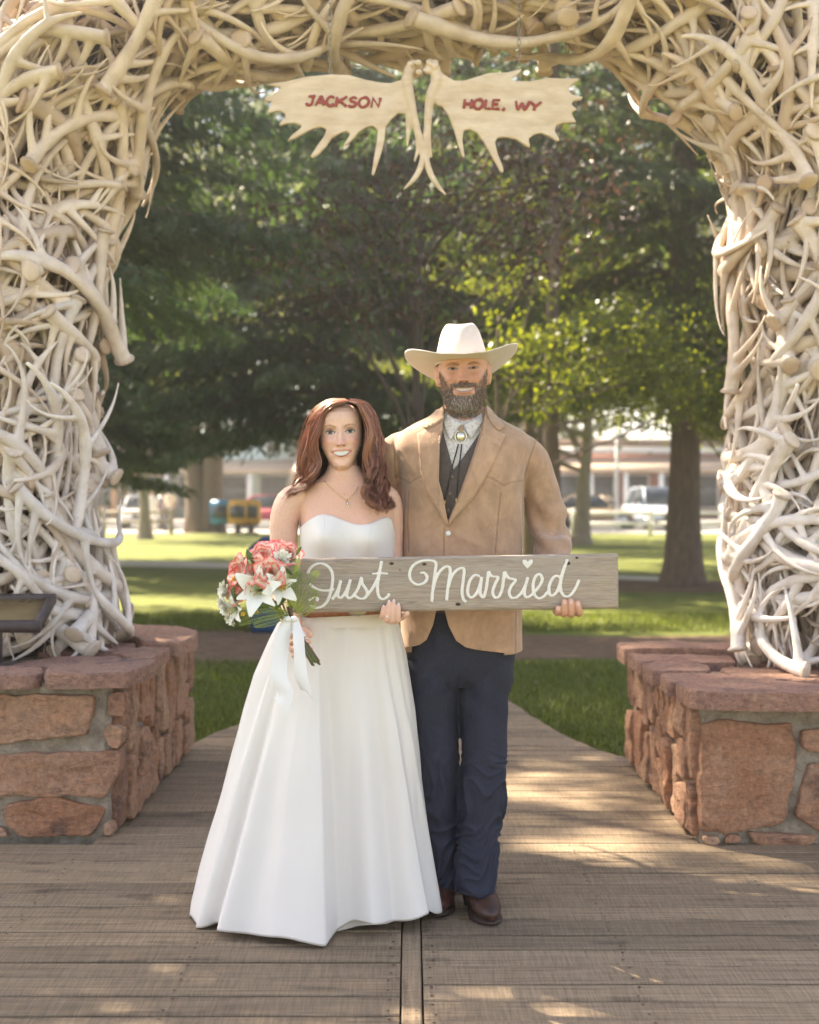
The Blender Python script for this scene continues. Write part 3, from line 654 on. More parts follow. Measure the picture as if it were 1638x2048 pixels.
# ================================================================== the weathered board with its painted words
BD = 4.17; BT = .024
if 'board' not in SKIP:
    m_barn = mat('grey_barn_wood', (.3, .25, .2), .8)
    gr = noise_tex(m_barn, 7, 7, .68, (.9, 14, 14), dist=.9); fi = noise_tex(m_barn, 40, 4, .6, (.6, 10, 10)); bl = noise_tex(m_barn, 3.5, 3, .5, (1, 2.5, 2.5))
    c = ramp(m_barn, [(.30, (.17, .130, .098)), (.47, (.33, .265, .205)), (.70, (.46, .385, .31))], gr)
    c = mixc(m_barn, .35, c, ramp(m_barn, [(.35, (.20, .15, .11)), (.65, (.50, .42, .35))], fi))
    c = mixc(m_barn, ramp(m_barn, [(.4, (0,)*3), (.75, (.5,)*3)], bl), c, (.40, .36, .325))
    lk(m_barn, c, bsdf(m_barn).inputs['Base Color']); b = bump(m_barn, gr, .6, .004); bump(m_barn, fi, .4, .002, b)
    m_wpaint = noisy('white_brushed_paint', (.74, .71, .66), (.80, .78, .74), 90, .7, .3, .002)
    board = thing('painted_board', 'weathered grey plank with Just Married painted in white script, held by the couple', 'board')
    cs = [P(574, 1118, BD), P(1236, 1107, BD), P(1237.5, 1217, BD), P(574, 1226, BD)]
    g = G(); nx, nz = 120, 24; V = []
    for k, dep in enumerate((0, BT)):
        for j in range(nz+1):
            for i in range(nx+1):
                u, v = i/nx, j/nz; p = cs[3].lerp(cs[2], u).lerp(cs[0].lerp(cs[1], u), v)
                e = min(v, 1-v)*.168; eb = min(u, 1-u)*1.0
                e_ = (noise.noise(Vector((u*9, 3 if v > .5 else 8, k))) * .0018 + noise.noise(Vector((u*40, 5, k))) * .0008)*(1 if e < .004 else 0)
                rnd_ = .003*max(0, 1 - e/.005)**2 + .003*max(0, 1 - eb/.005)**2
                crack = -.0022*math.exp(-(((v - .70 - .010*math.sin(u*7) - .012*noise.noise(Vector((u*6, 0, 0))))*.168)/.0016)**2) if k == 0 else 0
                V.append((p.x, BD + (dep - rnd_ if k else rnd_ - crack), p.z + (e_ if v < .5 else -e_)))
    n = (nx+1)*(nz+1); idx = lambda k, i, j: k*n + j*(nx+1) + i; Fc = []
    for j in range(nz):
        for i in range(nx):
            Fc.append((idx(0,i,j), idx(0,i+1,j), idx(0,i+1,j+1), idx(0,i,j+1))); Fc.append((idx(1,i,j), idx(1,i,j+1), idx(1,i+1,j+1), idx(1,i+1,j)))
    for i in range(nx):
        for j in (0, nz): Fc.append((idx(0,i,j), idx(1,i,j), idx(1,i+1,j), idx(0,i+1,j)))
    for j in range(nz):
        for i in (0, nx): Fc.append((idx(0,i,j), idx(0,i,j+1), idx(1,i,j+1), idx(1,i,j)))
    g.add(V, Fc); add('plank', g, m_barn, board)
    def conv5(p): return (560 + p[0]/2.34, 1080 + p[1]/2.34)
    def conv3(p): return (740 + p[0]/3.7227, 800 + p[1]/3.7227)
    S5 = [[(130,160),(136,140),(155,121),(185,110),(215,118),(238,140),(246,168),(245,200),(238,240),(222,285),(197,311),(165,318),(140,306)], [(132,284),(152,270),(174,272),(172,288)], [(138,205),(160,224),(195,236),(230,236),(252,228)],
          [(243,279),(264,248),(277,215),(285,188)], [(284,190),(275,230),(270,262),(285,271),(305,247),(321,212),(330,184)], [(329,186),(319,225),(312,258),(322,273),(342,264)],
          [(342,264),(366,225),(382,173)], [(381,178),(385,205),(402,230),(408,253),(396,272),(372,274),(352,262)], [(398,270),(430,230),(456,180),(470,130),(476,98)], [(476,98),(464,160),(456,220),(462,262),(480,277),(503,266),(511,250)], [(430,159),(470,156),(506,158)]]
    S3 = [[(372,1288),(405,1288),(425,1322),(405,1360),(352,1375),(306,1345),(295,1290),(320,1235),(380,1200),(450,1195),(490,1212),(486,1270),(476,1350),(466,1430),(460,1505)], [(470,1410),(490,1335),(522,1275),(562,1242),(592,1247),(596,1285),(586,1355),(576,1430),(570,1494)],
          [(584,1390),(605,1322),(642,1270),(682,1252),(701,1264),(696,1330),(686,1420),(694,1480),(716,1506)], [(818,1312),(782,1304),(747,1340),(729,1400),(731,1450),(757,1471),(792,1440),(817,1380),(832,1316)], [(832,1316),(822,1400),(824,1452),(846,1476)],
          [(846,1476),(866,1400),(882,1275)], [(882,1275),(906,1312),(952,1320),(932,1370),(913,1430),(931,1473),(962,1465)], [(962,1465),(985,1400),(1001,1278)], [(1001,1278),(1032,1325),(1084,1340),(1052,1385),(1036,1430),(1052,1472),(1092,1472)],
          [(1092,1472),(1132,1430),(1160,1372),(1176,1318)], [(1176,1318),(1156,1390),(1150,1442),(1166,1470),(1200,1455)], [(1200,1455),(1250,1400),(1282,1340),(1266,1299),(1236,1310),(1215,1370),(1221,1440),(1252,1476),(1291,1465),(1322,1430)],
          [(1422,1322),(1382,1310),(1347,1350),(1331,1410),(1346,1456),(1382,1440),(1411,1380),(1432,1290),(1470,1185)], [(1470,1185),(1441,1270),(1421,1350),(1421,1420),(1451,1462),(1491,1455),(1531,1400),(1557,1338)]]
    g = G(); rr = random.Random(3)
    for conv, SS in ((conv5, S5), (conv3, S3)):
        for st in SS:
            st2 = spl(st, 7*len(st)); pp = []
            for p in st2: q_ = P(*conv(p), BD - .0005); pp.append((q_.x, BD - .0002, q_.z))
            rad = []
            for i in range(len(pp)):
                d = Vector(pp[min(i+1, len(pp)-1)]) - Vector(pp[max(i-1, 0)]); down = abs(d.z)/(d.length + 1e-9)
                rad.append((.0022, (.0040 + .0020*down)*(1 + .12*noise.noise(Vector((i*.7, len(pp), 0)))) ))
            g.tube(pp, rad, 8, up=(0, 1, 0))
    hz = [(1172,1258),(1140,1222),(1132,1200),(1145,1186),(1162,1190),(1174,1206),(1186,1190),(1204,1186),(1216,1200),(1206,1224)]
    hp = [P(*conv3(p), BD) for p in hz]; g.prism([(p.x, p.z) for p in hp], BD - .0022, BD + .002)
    me = voxel(g, .0021, 1); o = add('lettering', me, m_wpaint, board); o['label'] = 'white script lettering Just Married with a heart dot'
    # knots and nail holes
    mk = mat('dark_knot', (.05, .035, .025), .8)
    for x, y, r in ((160, 1218, .0055), (405, 1222, .005), (655, 1520, .006), (1468, 1215, .0075), (1540, 1175, .004), (222, 1265, .002), (1255, 1375, .002)):
        q_ = P(*conv3((x, y)), BD); g = G(); n = 10
        g.tube([(q_.x, BD - .0012, q_.z), (q_.x, BD + .004, q_.z)], [(r*1.35, r*.8), (r*1.3, r*.75)], n, up=(1, 0, 0)); add('knot', g, mk, board)
    base_at(board, (cs[0].lerp(cs[2], .5).x, BD, cs[2].z))
# ================================================================== trees
def cards(C, Dr, L, Wd, rs, bend=0):
    """leaf-shaped faces: C centres, Dr long directions; 4-corner lozenges"""
    n = len(C); Dr = Dr / (np.linalg.norm(Dr, axis=1)[:, None] + 1e-9)
    r = rs.normal(size=(n, 3)); S = np.cross(Dr, r); S /= (np.linalg.norm(S, axis=1)[:, None] + 1e-9)
    L = np.broadcast_to(L, (n,))[:, None]; Wd = np.broadcast_to(Wd, (n,))[:, None]
    V = np.stack([C - Dr*L/2, C + S*Wd/2 - Dr*L*.05, C + Dr*L/2, C - S*Wd/2 - Dr*L*.05], 1).reshape(-1, 3)
    return V, np.arange(n*4).reshape(n, 4)
m_bark = noisy('grey_brown_bark', (.115, .08, .055), (.21, .155, .11), 7, .95, 1.0, .05, stretch=(3, 3, .6), bscale=12)
m_bark2 = noisy('furrowed_pale_bark', (.20, .165, .12), (.33, .28, .21), 6, .95, 1.0, .06, stretch=(3, 3, .5), bscale=9)
m_twig = mat('grey_twig', (.075, .058, .046), .85)
m_spruce = leaf_mat('blue_green_spruce_needles', (.042, .074, .040), (.095, .135, .068), .40, .55, (1.3, 1.5, .6))
m_spruce2 = leaf_mat('yellow_green_spruce_needles', (.05, .075, .02), (.12, .15, .04), .45, .45, (1.8, 1.8, .5))
m_green = leaf_mat('fresh_green_leaves', (.075, .105, .016), (.17, .195, .03), .55, .33, (2.0, 1.85, .45))
m_plum = leaf_mat('dark_purple_leaves', (.042, .028, .024), (.075, .050, .036), .3, .35, (1.7, 1.2, .7))
m_plumg = leaf_mat('green_tip_leaves', (.05, .085, .03), (.10, .13, .045), .4, .4)
def limb(g, a, b, r0, r1, rr, wob=.08, n=9):
    a, b = Vector(a), Vector(b); L = (b-a).length; pts = []
    for i in range(n):
        t = i/(n-1); p = a.lerp(b, t)
        p += Vector((noise.noise(p*1.1 + Vector((rr.random(), 0, 0))), noise.noise(p*1.3 + Vector((9, 0, 0))), 0))*wob*L*math.sin(math.pi*min(1, t*1.0))*.6
        pts.append(p)
    g.tube(pts, [r0 + (r1-r0)*i/(n-1) for i in range(n)], 9); return pts
def trunk_mesh(g, H, r, rr, lean=(0, 0), flare=1.6):
    pts = []; rad = []; n = 22
    for i in range(n):
        t = (i/(n-1))**1.5; z = -.1 + H*t
        pts.append((lean[0]*z + .04*noise.noise(Vector((z*.5, r*9, 0)))*max(z, 0)**.5, lean[1]*z + .04*noise.noise(Vector((0, z*.5, r*7))), z))
        rad.append(max(.02, r*(1 - .85*t) * (1 + (flare-1)*math.exp(-max(z, 0)/.35))))
    g.tube(pts, rad, 18)
    return pts
def rough_bark(me, amp):
    V = co(me).copy(); N = nrm(me)
    d = np.array([noise.noise(Vector((p[0]*9, p[1]*9, p[2]*1.6))) + .5*noise.noise(Vector((p[0]*22, p[1]*22, p[2]*3))) for p in V])
    setco(me, V + N*(d*amp)[:, None])
def spruce(x, y, H, rmax, zb, tr, seed, label, m=None, dens=1.0, droop=.32, step=.42, card=(.20, .062), group='spruce trees behind the arch', zfull=None, nbr=6.5):
    rr = random.Random(seed); rs = np.random.RandomState(seed)
    root = thing('spruce_tree', label, 'tree', (x, y, -.06), group)
    g = G(); trunk_mesh(g, H, tr, rr); br = G(); C = []; Dv = []
    z = zb
    while z < H - .4:
        f = (z - zb)/(H - zb); L0 = rmax*(1 - f)**.85*(1 if f > .10 else .75 + 2.5*f)
        nb = max(4, int((nbr if z < 8 else 6.5)*rr.uniform(.8, 1.2)))
        for k in range(nb):
            az = rr.uniform(0, 2*math.pi); L = L0*rr.uniform(.72, 1.1)
            if L < .25: continue
            d = np.array((math.cos(az), math.sin(az), 0)); m_ = max(5, int(L*4.2*dens**.5)); dz = rr.uniform(.6, 1.3)*droop
            t = np.linspace(0, 1, 10); bp = [(d[0]*L*q, d[1]*L*q, z - L*dz*(1.5*q*q - .75*q**3.2) + .05*L*q) for q in t]
            br.tube(bp, [max(.006, .03*L/3*(1-q)+.006) for q in t], 4, cap=False)
            side = np.array((-d[1], d[0], 0))
            for j in range(m_):
                q = (j + rr.random())/m_*.93 + .07
                if q < .12 and L > 1: continue
                o = np.array((d[0]*L*q, d[1]*L*q, z - L*dz*(1.5*q*q - .75*q**3.2) + .05*L*q))
                for s in (-1, 1):
                    tl = (.34*L*(1-q)**.8 + .12)*rr.uniform(.7, 1.2); nn = max(3, int(tl*11*dens))
                    tt = rs.rand(nn)
                    td = d*.75 + side*s*rr.uniform(.6, 1.0) + np.array((0, 0, -.22 - .25*rr.random()))
                    c = o + td*tl*tt[:, None] + rs.normal(size=(nn, 3))*.05 - np.array((0, 0, .10))*tt[:, None]**2*tl
                    C.append(c); Dv.append(td*.8 + np.array((0, 0, -.45)) + rs.normal(size=(nn, 3))*.45)
        z += step*rr.uniform(.8, 1.2)*(1 + .6*f)
    C = np.vstack(C); Dv = np.vstack(Dv); V, Fq = cards(C, Dv, card[0]*rs.uniform(.7, 1.3, len(C)), card[1]*rs.uniform(.7, 1.3, len(C)), rs)
    me = fixn(gmesh('trunk', g)); rough_bark(me, tr*.10)
    add('trunk', me, m_bark, root); add('branches', gmesh('branches', br), m_bark, root)['kind'] = 'stuff'
    add('crown', np_mesh('crown', V, Fq, False), m or m_spruce, root)
    return root
def leafy(x, y, H, tr, crown, seed, label, m, name='leafy_tree', nl=14000, leaf=.11, lean=(0, 0), mb=None, group=None, clumps=90, forks=None, inner=.35, limbs=4):
    """crown: list of (cx,cy,cz,rx,ry,rz) relative to the foot"""
    rr = random.Random(seed); rs = np.random.RandomState(seed); root = thing(name, label, 'tree', (x, y, -.06), group)
    g = G(); tops = []
    if forks:
        for fx, fy, fh, fr in forks:
            pts = []; n = 16
            for i in range(n):
                t = i/(n-1); z = -.1 + fh*t
                pts.append((fx*min(1, .35 + t*1.2) + .12*math.sin(t*3 + fx*5), fy*t, z))
            g.tube(pts, [fr*(1-.6*i/(n-1))*(1 + .5*math.exp(-i*.8)) for i in range(n)], 14); tops.append(pts)
    else: tops.append(trunk_mesh(g, H*.75, tr, rr, lean))
    C = []; per = nl // (clumps*len(crown))
    bg_ = G()
    for (cx, cy, cz, rx, ry, rz) in crown:
        for k in range(clumps):
            d = rs.normal(size=3); d /= np.linalg.norm(d); rad = (inner + (1-inner)*rs.rand()**.6)
            c = np.array((cx, cy, cz)) + d*np.array((rx, ry, rz))*rad
            sz = rs.uniform(.09, .24)*np.mean((rx, ry, rz))
            C.append(c + rs.normal(size=(per, 3))*np.array((sz, sz, sz*.62)))
            if k % limbs == 0:
                tp = tops[k % len(tops)]; q = Vector(tp[min(len(tp)-1, int(len(tp)*rr.uniform(.45, .98)))])
                limb(bg_, q, c, tr*.22, .012, rr, .10, 7)
    C = np.vstack(C); n = len(C); Dv = rs.normal(size=(n, 3)) + np.array((0, 0, -.5))
    V, Fq = cards(C, Dv, leaf*rs.uniform(.7, 1.3, n), leaf*.55*rs.uniform(.7, 1.3, n), rs)
    me = fixn(gmesh('trunk', g)); rough_bark(me, tr*.10)
    add('trunk', me, mb or m_bark2, root); add('limbs', fixn(gmesh('limbs', bg_)), mb or m_bark2, root)
    add('crown', np_mesh('crown', V, Fq, False), m, root)
    return root
if 'trees' not in SKIP:
    spruce(-4.7, 17.0, 17, 4.6, 4.2, .30, 1, 'big dark blue-green spruce hanging beside the bouquet-side antler column', dens=2.7, card=(.20, .034), nbr=9)
    spruce(-1.5, 26.0, 20, 4.9, 2.9, .28, 2, 'dark spruce rising behind the bride', dens=1.7, card=(.25, .05), nbr=10)
    spruce(4.35, 21.8, 19, 4.4, 3.3, .26, 3, 'spruce with a stout bare trunk in a ring of mulch', m_spruce2, dens=1.7, droop=.34, nbr=10, card=(.22, .042))
    spruce(1.98, 19.0, 16, 3.2, 6.0, .115, 4, 'tall dark spruce with high drooping boughs above the man\'s hat', dens=2.2, droop=.40, card=(.22, .040))
    spruce(7.6, 17.5, 16, 4.0, 3.6, .26, 5, 'dark spruce behind the man\'s-side antler column', dens=1.4, droop=.45)
    # the trees beside the boardwalk whose shade the couple stands in
    spruce(-5.2, 13.4, 16, 3.7, 5.0, .26, 6, 'spruce beside the boardwalk, out past the plaque', dens=2.2, card=(.22, .042))
    spruce(-8.6, 13.6, 17, 3.8, 2.2, .28, 8, 'spruce standing farther out past the plaque', dens=.7, card=(.26, .08))
    leafy(-5.4, 7.2, 8.5, .16, [(-.2, 0, 6.3, 1.75, 1.8, 1.8)], 21, 'leafy young tree close beside the arch', m_green, nl=19000, leaf=.13, group='leafy trees in the park')
    # purple-leaved cherry
    pt = leafy(.10, 13.8, 7, .075, [(-.35, -.6, 3.75, 1.5, 1.0, .85), (.55, -.2, 5.1, 1.6, 1.1, 1.0), (1.1, -.3, 4.2, .9, .8, .8)], 31, 'slender cherry tree with dark purple leaves behind the couple', m_plum, 'purple_cherry_tree', 3800, .080, mb=m_twig, clumps=70, inner=.15, limbs=11)
    rs = np.random.RandomState(4); C = np.vstack([np.array(c) + rs.normal(size=(260, 3))*np.array(s) for c, s in (((-.5, -.7, 3.7), (.8, .5, .5)), ((.5, -.4, 4.8), (.9, .5, .6)))])
    V, Fq = cards(C, rs.normal(size=(len(C), 3)), .11*rs.uniform(.7, 1.2, len(C)), .05, rs)
    o = add('green_leaves', np_mesh('green_leaves', V, Fq, False), m_plumg, pt)
    # sunlit leafy trees farther off
    gl = 'leafy trees in the park'
    leafy(5.0, 40, 9, .24, [(-.5, 0, 6.4, 4.6, 3.2, 3.0), (-3.5, 1, 4.6, 2.2, 2, 1.4)], 41, 'leaning pale trunk with sunlit yellow-green leaves beyond the mulch ring', m_green, nl=22000, leaf=.17, lean=(.05, 0), group=gl, clumps=80)
    leafy(3.45, 36, 8, .15, [(-.8, 0, 6.6, 3.2, 2.6, 2.6)], 42, 'thin dark trunk showing just beside the man\'s sleeve', m_green, nl=12000, leaf=.15, group=gl, mb=m_bark)
    leafy(6.6, 27, 7, .12, [(-.6, 0, 4.5, 1.9, 1.6, 1.9)], 43, 'bushy bright green tree against the man\'s-side antler column', m_green, nl=9000, leaf=.13, group=gl, mb=m_bark)
    leafy(-7.9, 53, 15, .6, [(0, 0, 11, 5.5, 4, 4), (-1.2, -1, 6.6, 2.6, 2, 1.6)], 44, 'old forked cottonwood with two pale trunks on the lawn', m_green, nl=16000, leaf=.2, group=gl, forks=[(-.50, .2, 12, .40), (.52, -.2, 12, .42)], mb=m_bark)
    leafy(-8.7, 45, 9, .2, [(0, 0, 6.2, 3.4, 3, 2.6)], 45, 'sunlit leafy tree seen past the edge of the bouquet-side antlers', m_green, nl=9000, leaf=.18, group=gl)
    leafy(1.2, 46, 12, .25, [(0, 0, 8.5, 5.5, 4, 4.5)], 46, 'sunlit leafy tree behind the purple cherry', m_green, nl=16000, leaf=.2, group=gl)
    leafy(11.5, 48, 10, .22, [(0, 0, 6.8, 4.5, 3.4, 3.4)], 47, 'golden green tree far behind the man\'s-side antlers', m_green, nl=10000, leaf=.2, group=gl)
    leafy(-3.2, 62, 14, .3, [(0, 0, 10.5, 6, 4, 5)], 48, 'tall leafy street tree behind the bride\'s spruce', m_green, nl=12000, leaf=.24, group=gl)
    leafy(2.7, 31, 13, .2, [(0, 0, 9.6, 4.4, 3, 4.0)], 49, 'tall leafy tree glowing yellow-green above the man\'s hat', m_green, nl=22000, leaf=.15, group=gl, mb=m_bark)
    spruce(-6.9, 29.5, 12, 3.4, 1.9, .16, 56, 'young spruce with low dark boughs in front of the forked cottonwood', dens=1.5, card=(.26, .055), droop=.2)
    spruce(-8.4, 31.0, 21, 4.8, 5.0, .3, 55, 'tall spruce far back, just clear of the bouquet-side antlers', dens=.9, card=(.3, .1))
    spruce(-7.6, 26.5, 20, 4.6, 2.4, .3, 51, 'spruce behind the big dark one, seen through its boughs', dens=.9, card=(.3, .1))
    leafy(1.12, 17.0, 5, .05, [(.85, .2, 3.35, 1.5, .9, 1.0), (2.0, .8, 2.9, .8, .7, .7)], 54, 'low leafy tree glowing beside the man\'s shoulder', m_green, nl=3200, leaf=.085, group=gl, mb=m_bark, clumps=50, limbs=12)
    leafy(4.95, 18.3, 5, .07, [(-1.5, 0, 3.45, 1.5, .9, .95), (-.5, .3, 2.7, .8, .7, .6)], 57, 'leafy branches glowing between the stout trunk and the man\'s-side antlers', m_green, nl=4200, leaf=.085, group=gl, mb=m_bark, clumps=50, limbs=12)
    spruce(8.6, 29.0, 20, 4.6, 4.0, .3, 53, 'tall spruce farther back behind the stout bare trunk', m_spruce2, dens=.9, card=(.3, .1))
    # far wooded hillside
    rs = np.random.RandomState(9); C = []
    for k in range(420):
        cx = rs.uniform(-110, 110); cy = rs.uniform(104, 150); cz = rs.uniform(2, 20) + (cy-104)*.75
        C.append(np.array((cx, cy, cz)) + rs.normal(size=(110, 3))*np.array((2.6, 2.2, 2.4)))
    C = np.vstack(C); V, Fq = cards(C, rs.normal(size=(len(C), 3)), 1.7*rs.uniform(.6, 1.3, len(C)), 1.1, rs)
    o = add('far_woods', np_mesh('far_woods', V, Fq, False), m_spruce2); tag(o, 'wooded slope filling the distance behind the street', 'woods', kind='stuff')
    # long grass blades on the near lawns
    rs = np.random.RandomState(12); n = 150000; X = rs.uniform(-6, 6, n); Y = 7.0 + 9.5*rs.rand(n)**1.4
    wl_ = np.interp(Y, ys, lx) - .02; wr_ = np.interp(Y, ys, rx) + .02
    keep = ~((X > wl_) & (X < wr_) & (Y < 11.9)) & ~((Y > 11.7) & (Y < 14.3)) & ~((np.abs(X) > 1.1) & (Y < 7.45))
    X, Y = X[keep], Y[keep]; n = len(X); hgt = rs.uniform(.03, .075, n)
    B = np.stack([X, Y, np.full(n, -.06)], 1); lean_ = rs.normal(size=(n, 3))*.025; lean_[:, 2] = 0; T = B + lean_ + np.stack([0*X, 0*X, hgt], 1)
    w_ = rs.normal(size=(n, 3)); w_[:, 2] = 0; w_ *= (.0045/np.linalg.norm(w_, axis=1))[:, None]
    V = np.stack([B - w_, B + w_, T], 1).reshape(-1, 3)
    o = add('grass', np_mesh('grass', V, np.arange(3*n).reshape(n, 3), False), leaf_mat('grass_blades', (.07, .09, .017), (.14, .155, .032), .45, .5)); tag(o, 'short mown grass blades on the near lawns', 'grass', kind='stuff')
# ================================================================== town square beyond the lawn
def part_box(name, a, b, m, parent, bev=0):
    g = G(); g.box(a, b); return add(name, g, m, parent)
m_glass = mat('dark_glass', (.04, .05, .06), .08)
m_white = noisy('white_paint', (.72, .70, .66), (.8, .78, .75), 3, .6, 0)
def building(x0, x1, y, H, wallm, label, roofm, nwin, trimm, awn=None, gable=False, rows=1):
    root = thing('shop_building', label, 'building', ((x0+x1)/2, y, -.05)); L = -Vector(root.location); d = 9
    def bx(n, a, b, m, p=root):
        o = part_box(n, a, b, m, p)
        if p is root: o.location = L
        return o
    bx('wall', (x0, y, -.05), (x1, y+d, H), wallm)
    if gable:
        g = G(); xm = (x0+x1)/2; g.prism([(x0-.6, H), (xm, H+2.6), (x1+.6, H)], y-.7, y+d+.3); o = add('roof', g, roofm, root); o.location = L
    else:
        bx('roof', (x0-.3, y-.3, H), (x1+.3, y+d, H+.45), roofm); bx('cornice', (x0-.2, y-.22, H-.4), (x1+.2, y-.002, H-.003), trimm)
    w = (x1-x0)/nwin
    for i in range(nwin):
        a = x0 + i*w
        bx('shop_window', (a+.35, y-.10, .55), (a+w-.35, y-.003, 2.75), trimm); bx('pane', (a+.47, y-.13, .68), (a+w-.47, y-.1005, 2.62), m_glass)
        bx('post', (a-.14, y-2.2, -.05), (a+.14, y-1.95, 3.0), trimm)
        if H > 5:
            bx('upper_window', (a+w*.3, y-.08, 4.1), (a+w*.7, y-.003, 5.5), trimm); bx('pane', (a+w*.3+.1, y-.11, 4.2), (a+w*.7-.1, y-.0805, 5.4), m_glass)
    if awn is not None:
        g = G(); g.add([(x0, y-.003, 3.7), (x1, y-.003, 3.7), (x1, y-2.3, 3.0), (x0, y-2.3, 3.0), (x0, y-.003, 3.5), (x1, y-.003, 3.5), (x1, y-2.3, 2.8), (x0, y-2.3, 2.8)], [(0,1,2,3), (7,6,5,4), (0,3,7,4), (3,2,6,7), (2,1,5,6), (1,0,4,5)])
        o = add('awning', g, awn, root); o.location = L
    return root
def car(x, y, rz, paint, label, kind='sedan'):
    root = thing('parked_car', label, 'car', (x, y, -.05), 'cars parked along the street'); root.rotation_euler = (0, 0, rz)
    suv = kind == 'suv'
    Lh, Wh = (2.3, .92) if suv else (2.25, .88); hb, ht = (1.02, 1.78) if suv else (.86, 1.44)
    # side profile, front at -y
    lower = [(-Lh, .32), (-Lh-.02, .62), (-Lh+.12, hb-.16), (-1.05, hb), (Lh-.35 if not suv else Lh-.05, hb), (Lh, hb-.1), (Lh, .34)]
    cab = [(-1.08, hb-.01), (-.42, ht-.04), (.1, ht), (Lh-.75 if suv else .95, ht-.02), (Lh-.12 if suv else 1.75, hb-.01)]
    def loft(prof, wf):
        g = G(); V = []; n = len(prof); secs = [(-1, .90), (-.92, 1), (0, 1.01), (.92, 1), (1, .90)]
        for s, k in secs:
            for (py, pz) in prof:
                cz = .65; V.append((s*wf(pz), py*(1 if k > .95 else .985), cz + (pz-cz)*(1 if k > .95 else .97)))
        g.grid(V, n, len(secs), False)
        for q in range(len(secs)-1): a = q*n; g.f.append((a, a+n, a+2*n-1, a+n-1))
        g.f.append(tuple(range(n))); g.f.append(tuple((len(secs)-1)*n + i for i in range(n))); return g
    add('body', loft(lower, lambda z: Wh), paint, root)
    add('cabin', loft(cab, lambda z: Wh*(.95 - .20*(z-hb)/(ht-hb))), m_glass, root)
    g = G(); yb = (Lh-.8 if suv else .9); g.box((-Wh*.74, -.36, ht-.045), (Wh*.74, yb, ht+.012)); add('roof', g, paint, root)
    for s in (-1, 1):
        for (p0, p1) in (((s*Wh*.93, -1.06, hb), (s*Wh*.755, -.38, ht-.02)), ((s*Wh*.755, yb, ht-.02), (s*Wh*.93, cab[-1][0], hb))):
            g = G(); g.tube([p0, p1], .045, 6); add('pillar', g, paint, root)
        for wy in (-1.42, 1.38):
            g = G(); g.tube([(s*(Wh-.2), wy, .33), (s*(Wh+.012), wy, .33)], .33, 18, up=(0, 1, 0)); wv = add('wheel', g, mat('tyre_rubber', (.02, .02, .02), .8), root)
            g = G(); g.tube([(s*(Wh+.013), wy, .33), (s*(Wh+.03), wy, .33)], .20, 14, up=(0, 1, 0)); add('rim', g, mat('alloy', (.6, .6, .6), .3, Metallic=.9), wv)
        g = G(); g.ell((s*Wh*.72, -Lh-.0, .68), (.19, .07, .085), 12, 8); add('headlight', g, mat('lamp_glass', (.85, .85, .82), .1), root)
        g = G(); g.ell((s*(Wh+.1), -.85, hb+.06), (.11, .06, .07), 10, 6); add('mirror', g, paint, root)
    g = G(); g.box((-Wh*.45, -Lh-.06, .46), (Wh*.45, -Lh+.02, .66)); add('grille', g, mat('black_plastic', (.02, .02, .02), .4), root)
    g = G(); g.box((-Wh*.9, -Lh-.08, .30), (Wh*.9, -Lh+.05, .44)); add('bumper', g, mat('grey_bumper', (.2, .2, .2), .5), root)
    return root
def person_small(x, y, rz, top, bottom, label, skin=(.45, .28, .2), hair=(.06, .04, .03), H=1.72):
    root = thing('person', label, 'person', (x, y, -.05), 'people walking on the far sidewalk'); root.rotation_euler = (0, 0, rz); k = H/1.72; g = G()
    g.tube([(0, 0, .88), (0, 0, 1.02), (0, 0, 1.2), (0, 0, 1.36), (0, 0, 1.42)], [(.13, .17), (.11, .15), (.12, .18), (.10, .19), (.06, .10)], 14, up=(0, 1, 0))
    g.tube([(0, 0, 1.38), (0, 0, 1.52)], .055, 10); g.ell((0, -.01, 1.60), (.078, .095, .118), 14, 10); g.ell((0, -.10, 1.59), (.015, .02, .02), 8, 6)
    for s in (-1, 1):
        g.tube([(s*.19, 0, 1.38), (s*.235, .03, 1.13), (s*.23, -.06, .90)], [.05, .042, .032], 9); g.ell((s*.225, -.08, .85), (.022, .035, .055), 8, 6)
        g.tube([(s*.09, 0, .92), (s*.10, -.04*s, .5), (s*.10, -.02+.10*s, .08)], [.085, .06, .042], 10); g.ell((s*.10, -.07+.10*s, .045), (.045, .13, .04), 10, 6)
    me = voxel(g, .014, 2); V = co(me)*k
    c = np.tile(skin, (len(V), 1)); z = V[:, 2]/k; arm = np.abs(V[:, 0]) > .175*k
    c[(z > .90) & (z < 1.41) & ~(arm & (z < 1.12))] = top; c[(z < .92) & ~arm] = bottom; c[z < .09] = (.05, .04, .04)
    c[(z > 1.63) | ((z > 1.5) & (V[:, 1] > .03))] = hair
    setco(me, V); set_col(me, c); add('body', me, m_person, root); return root
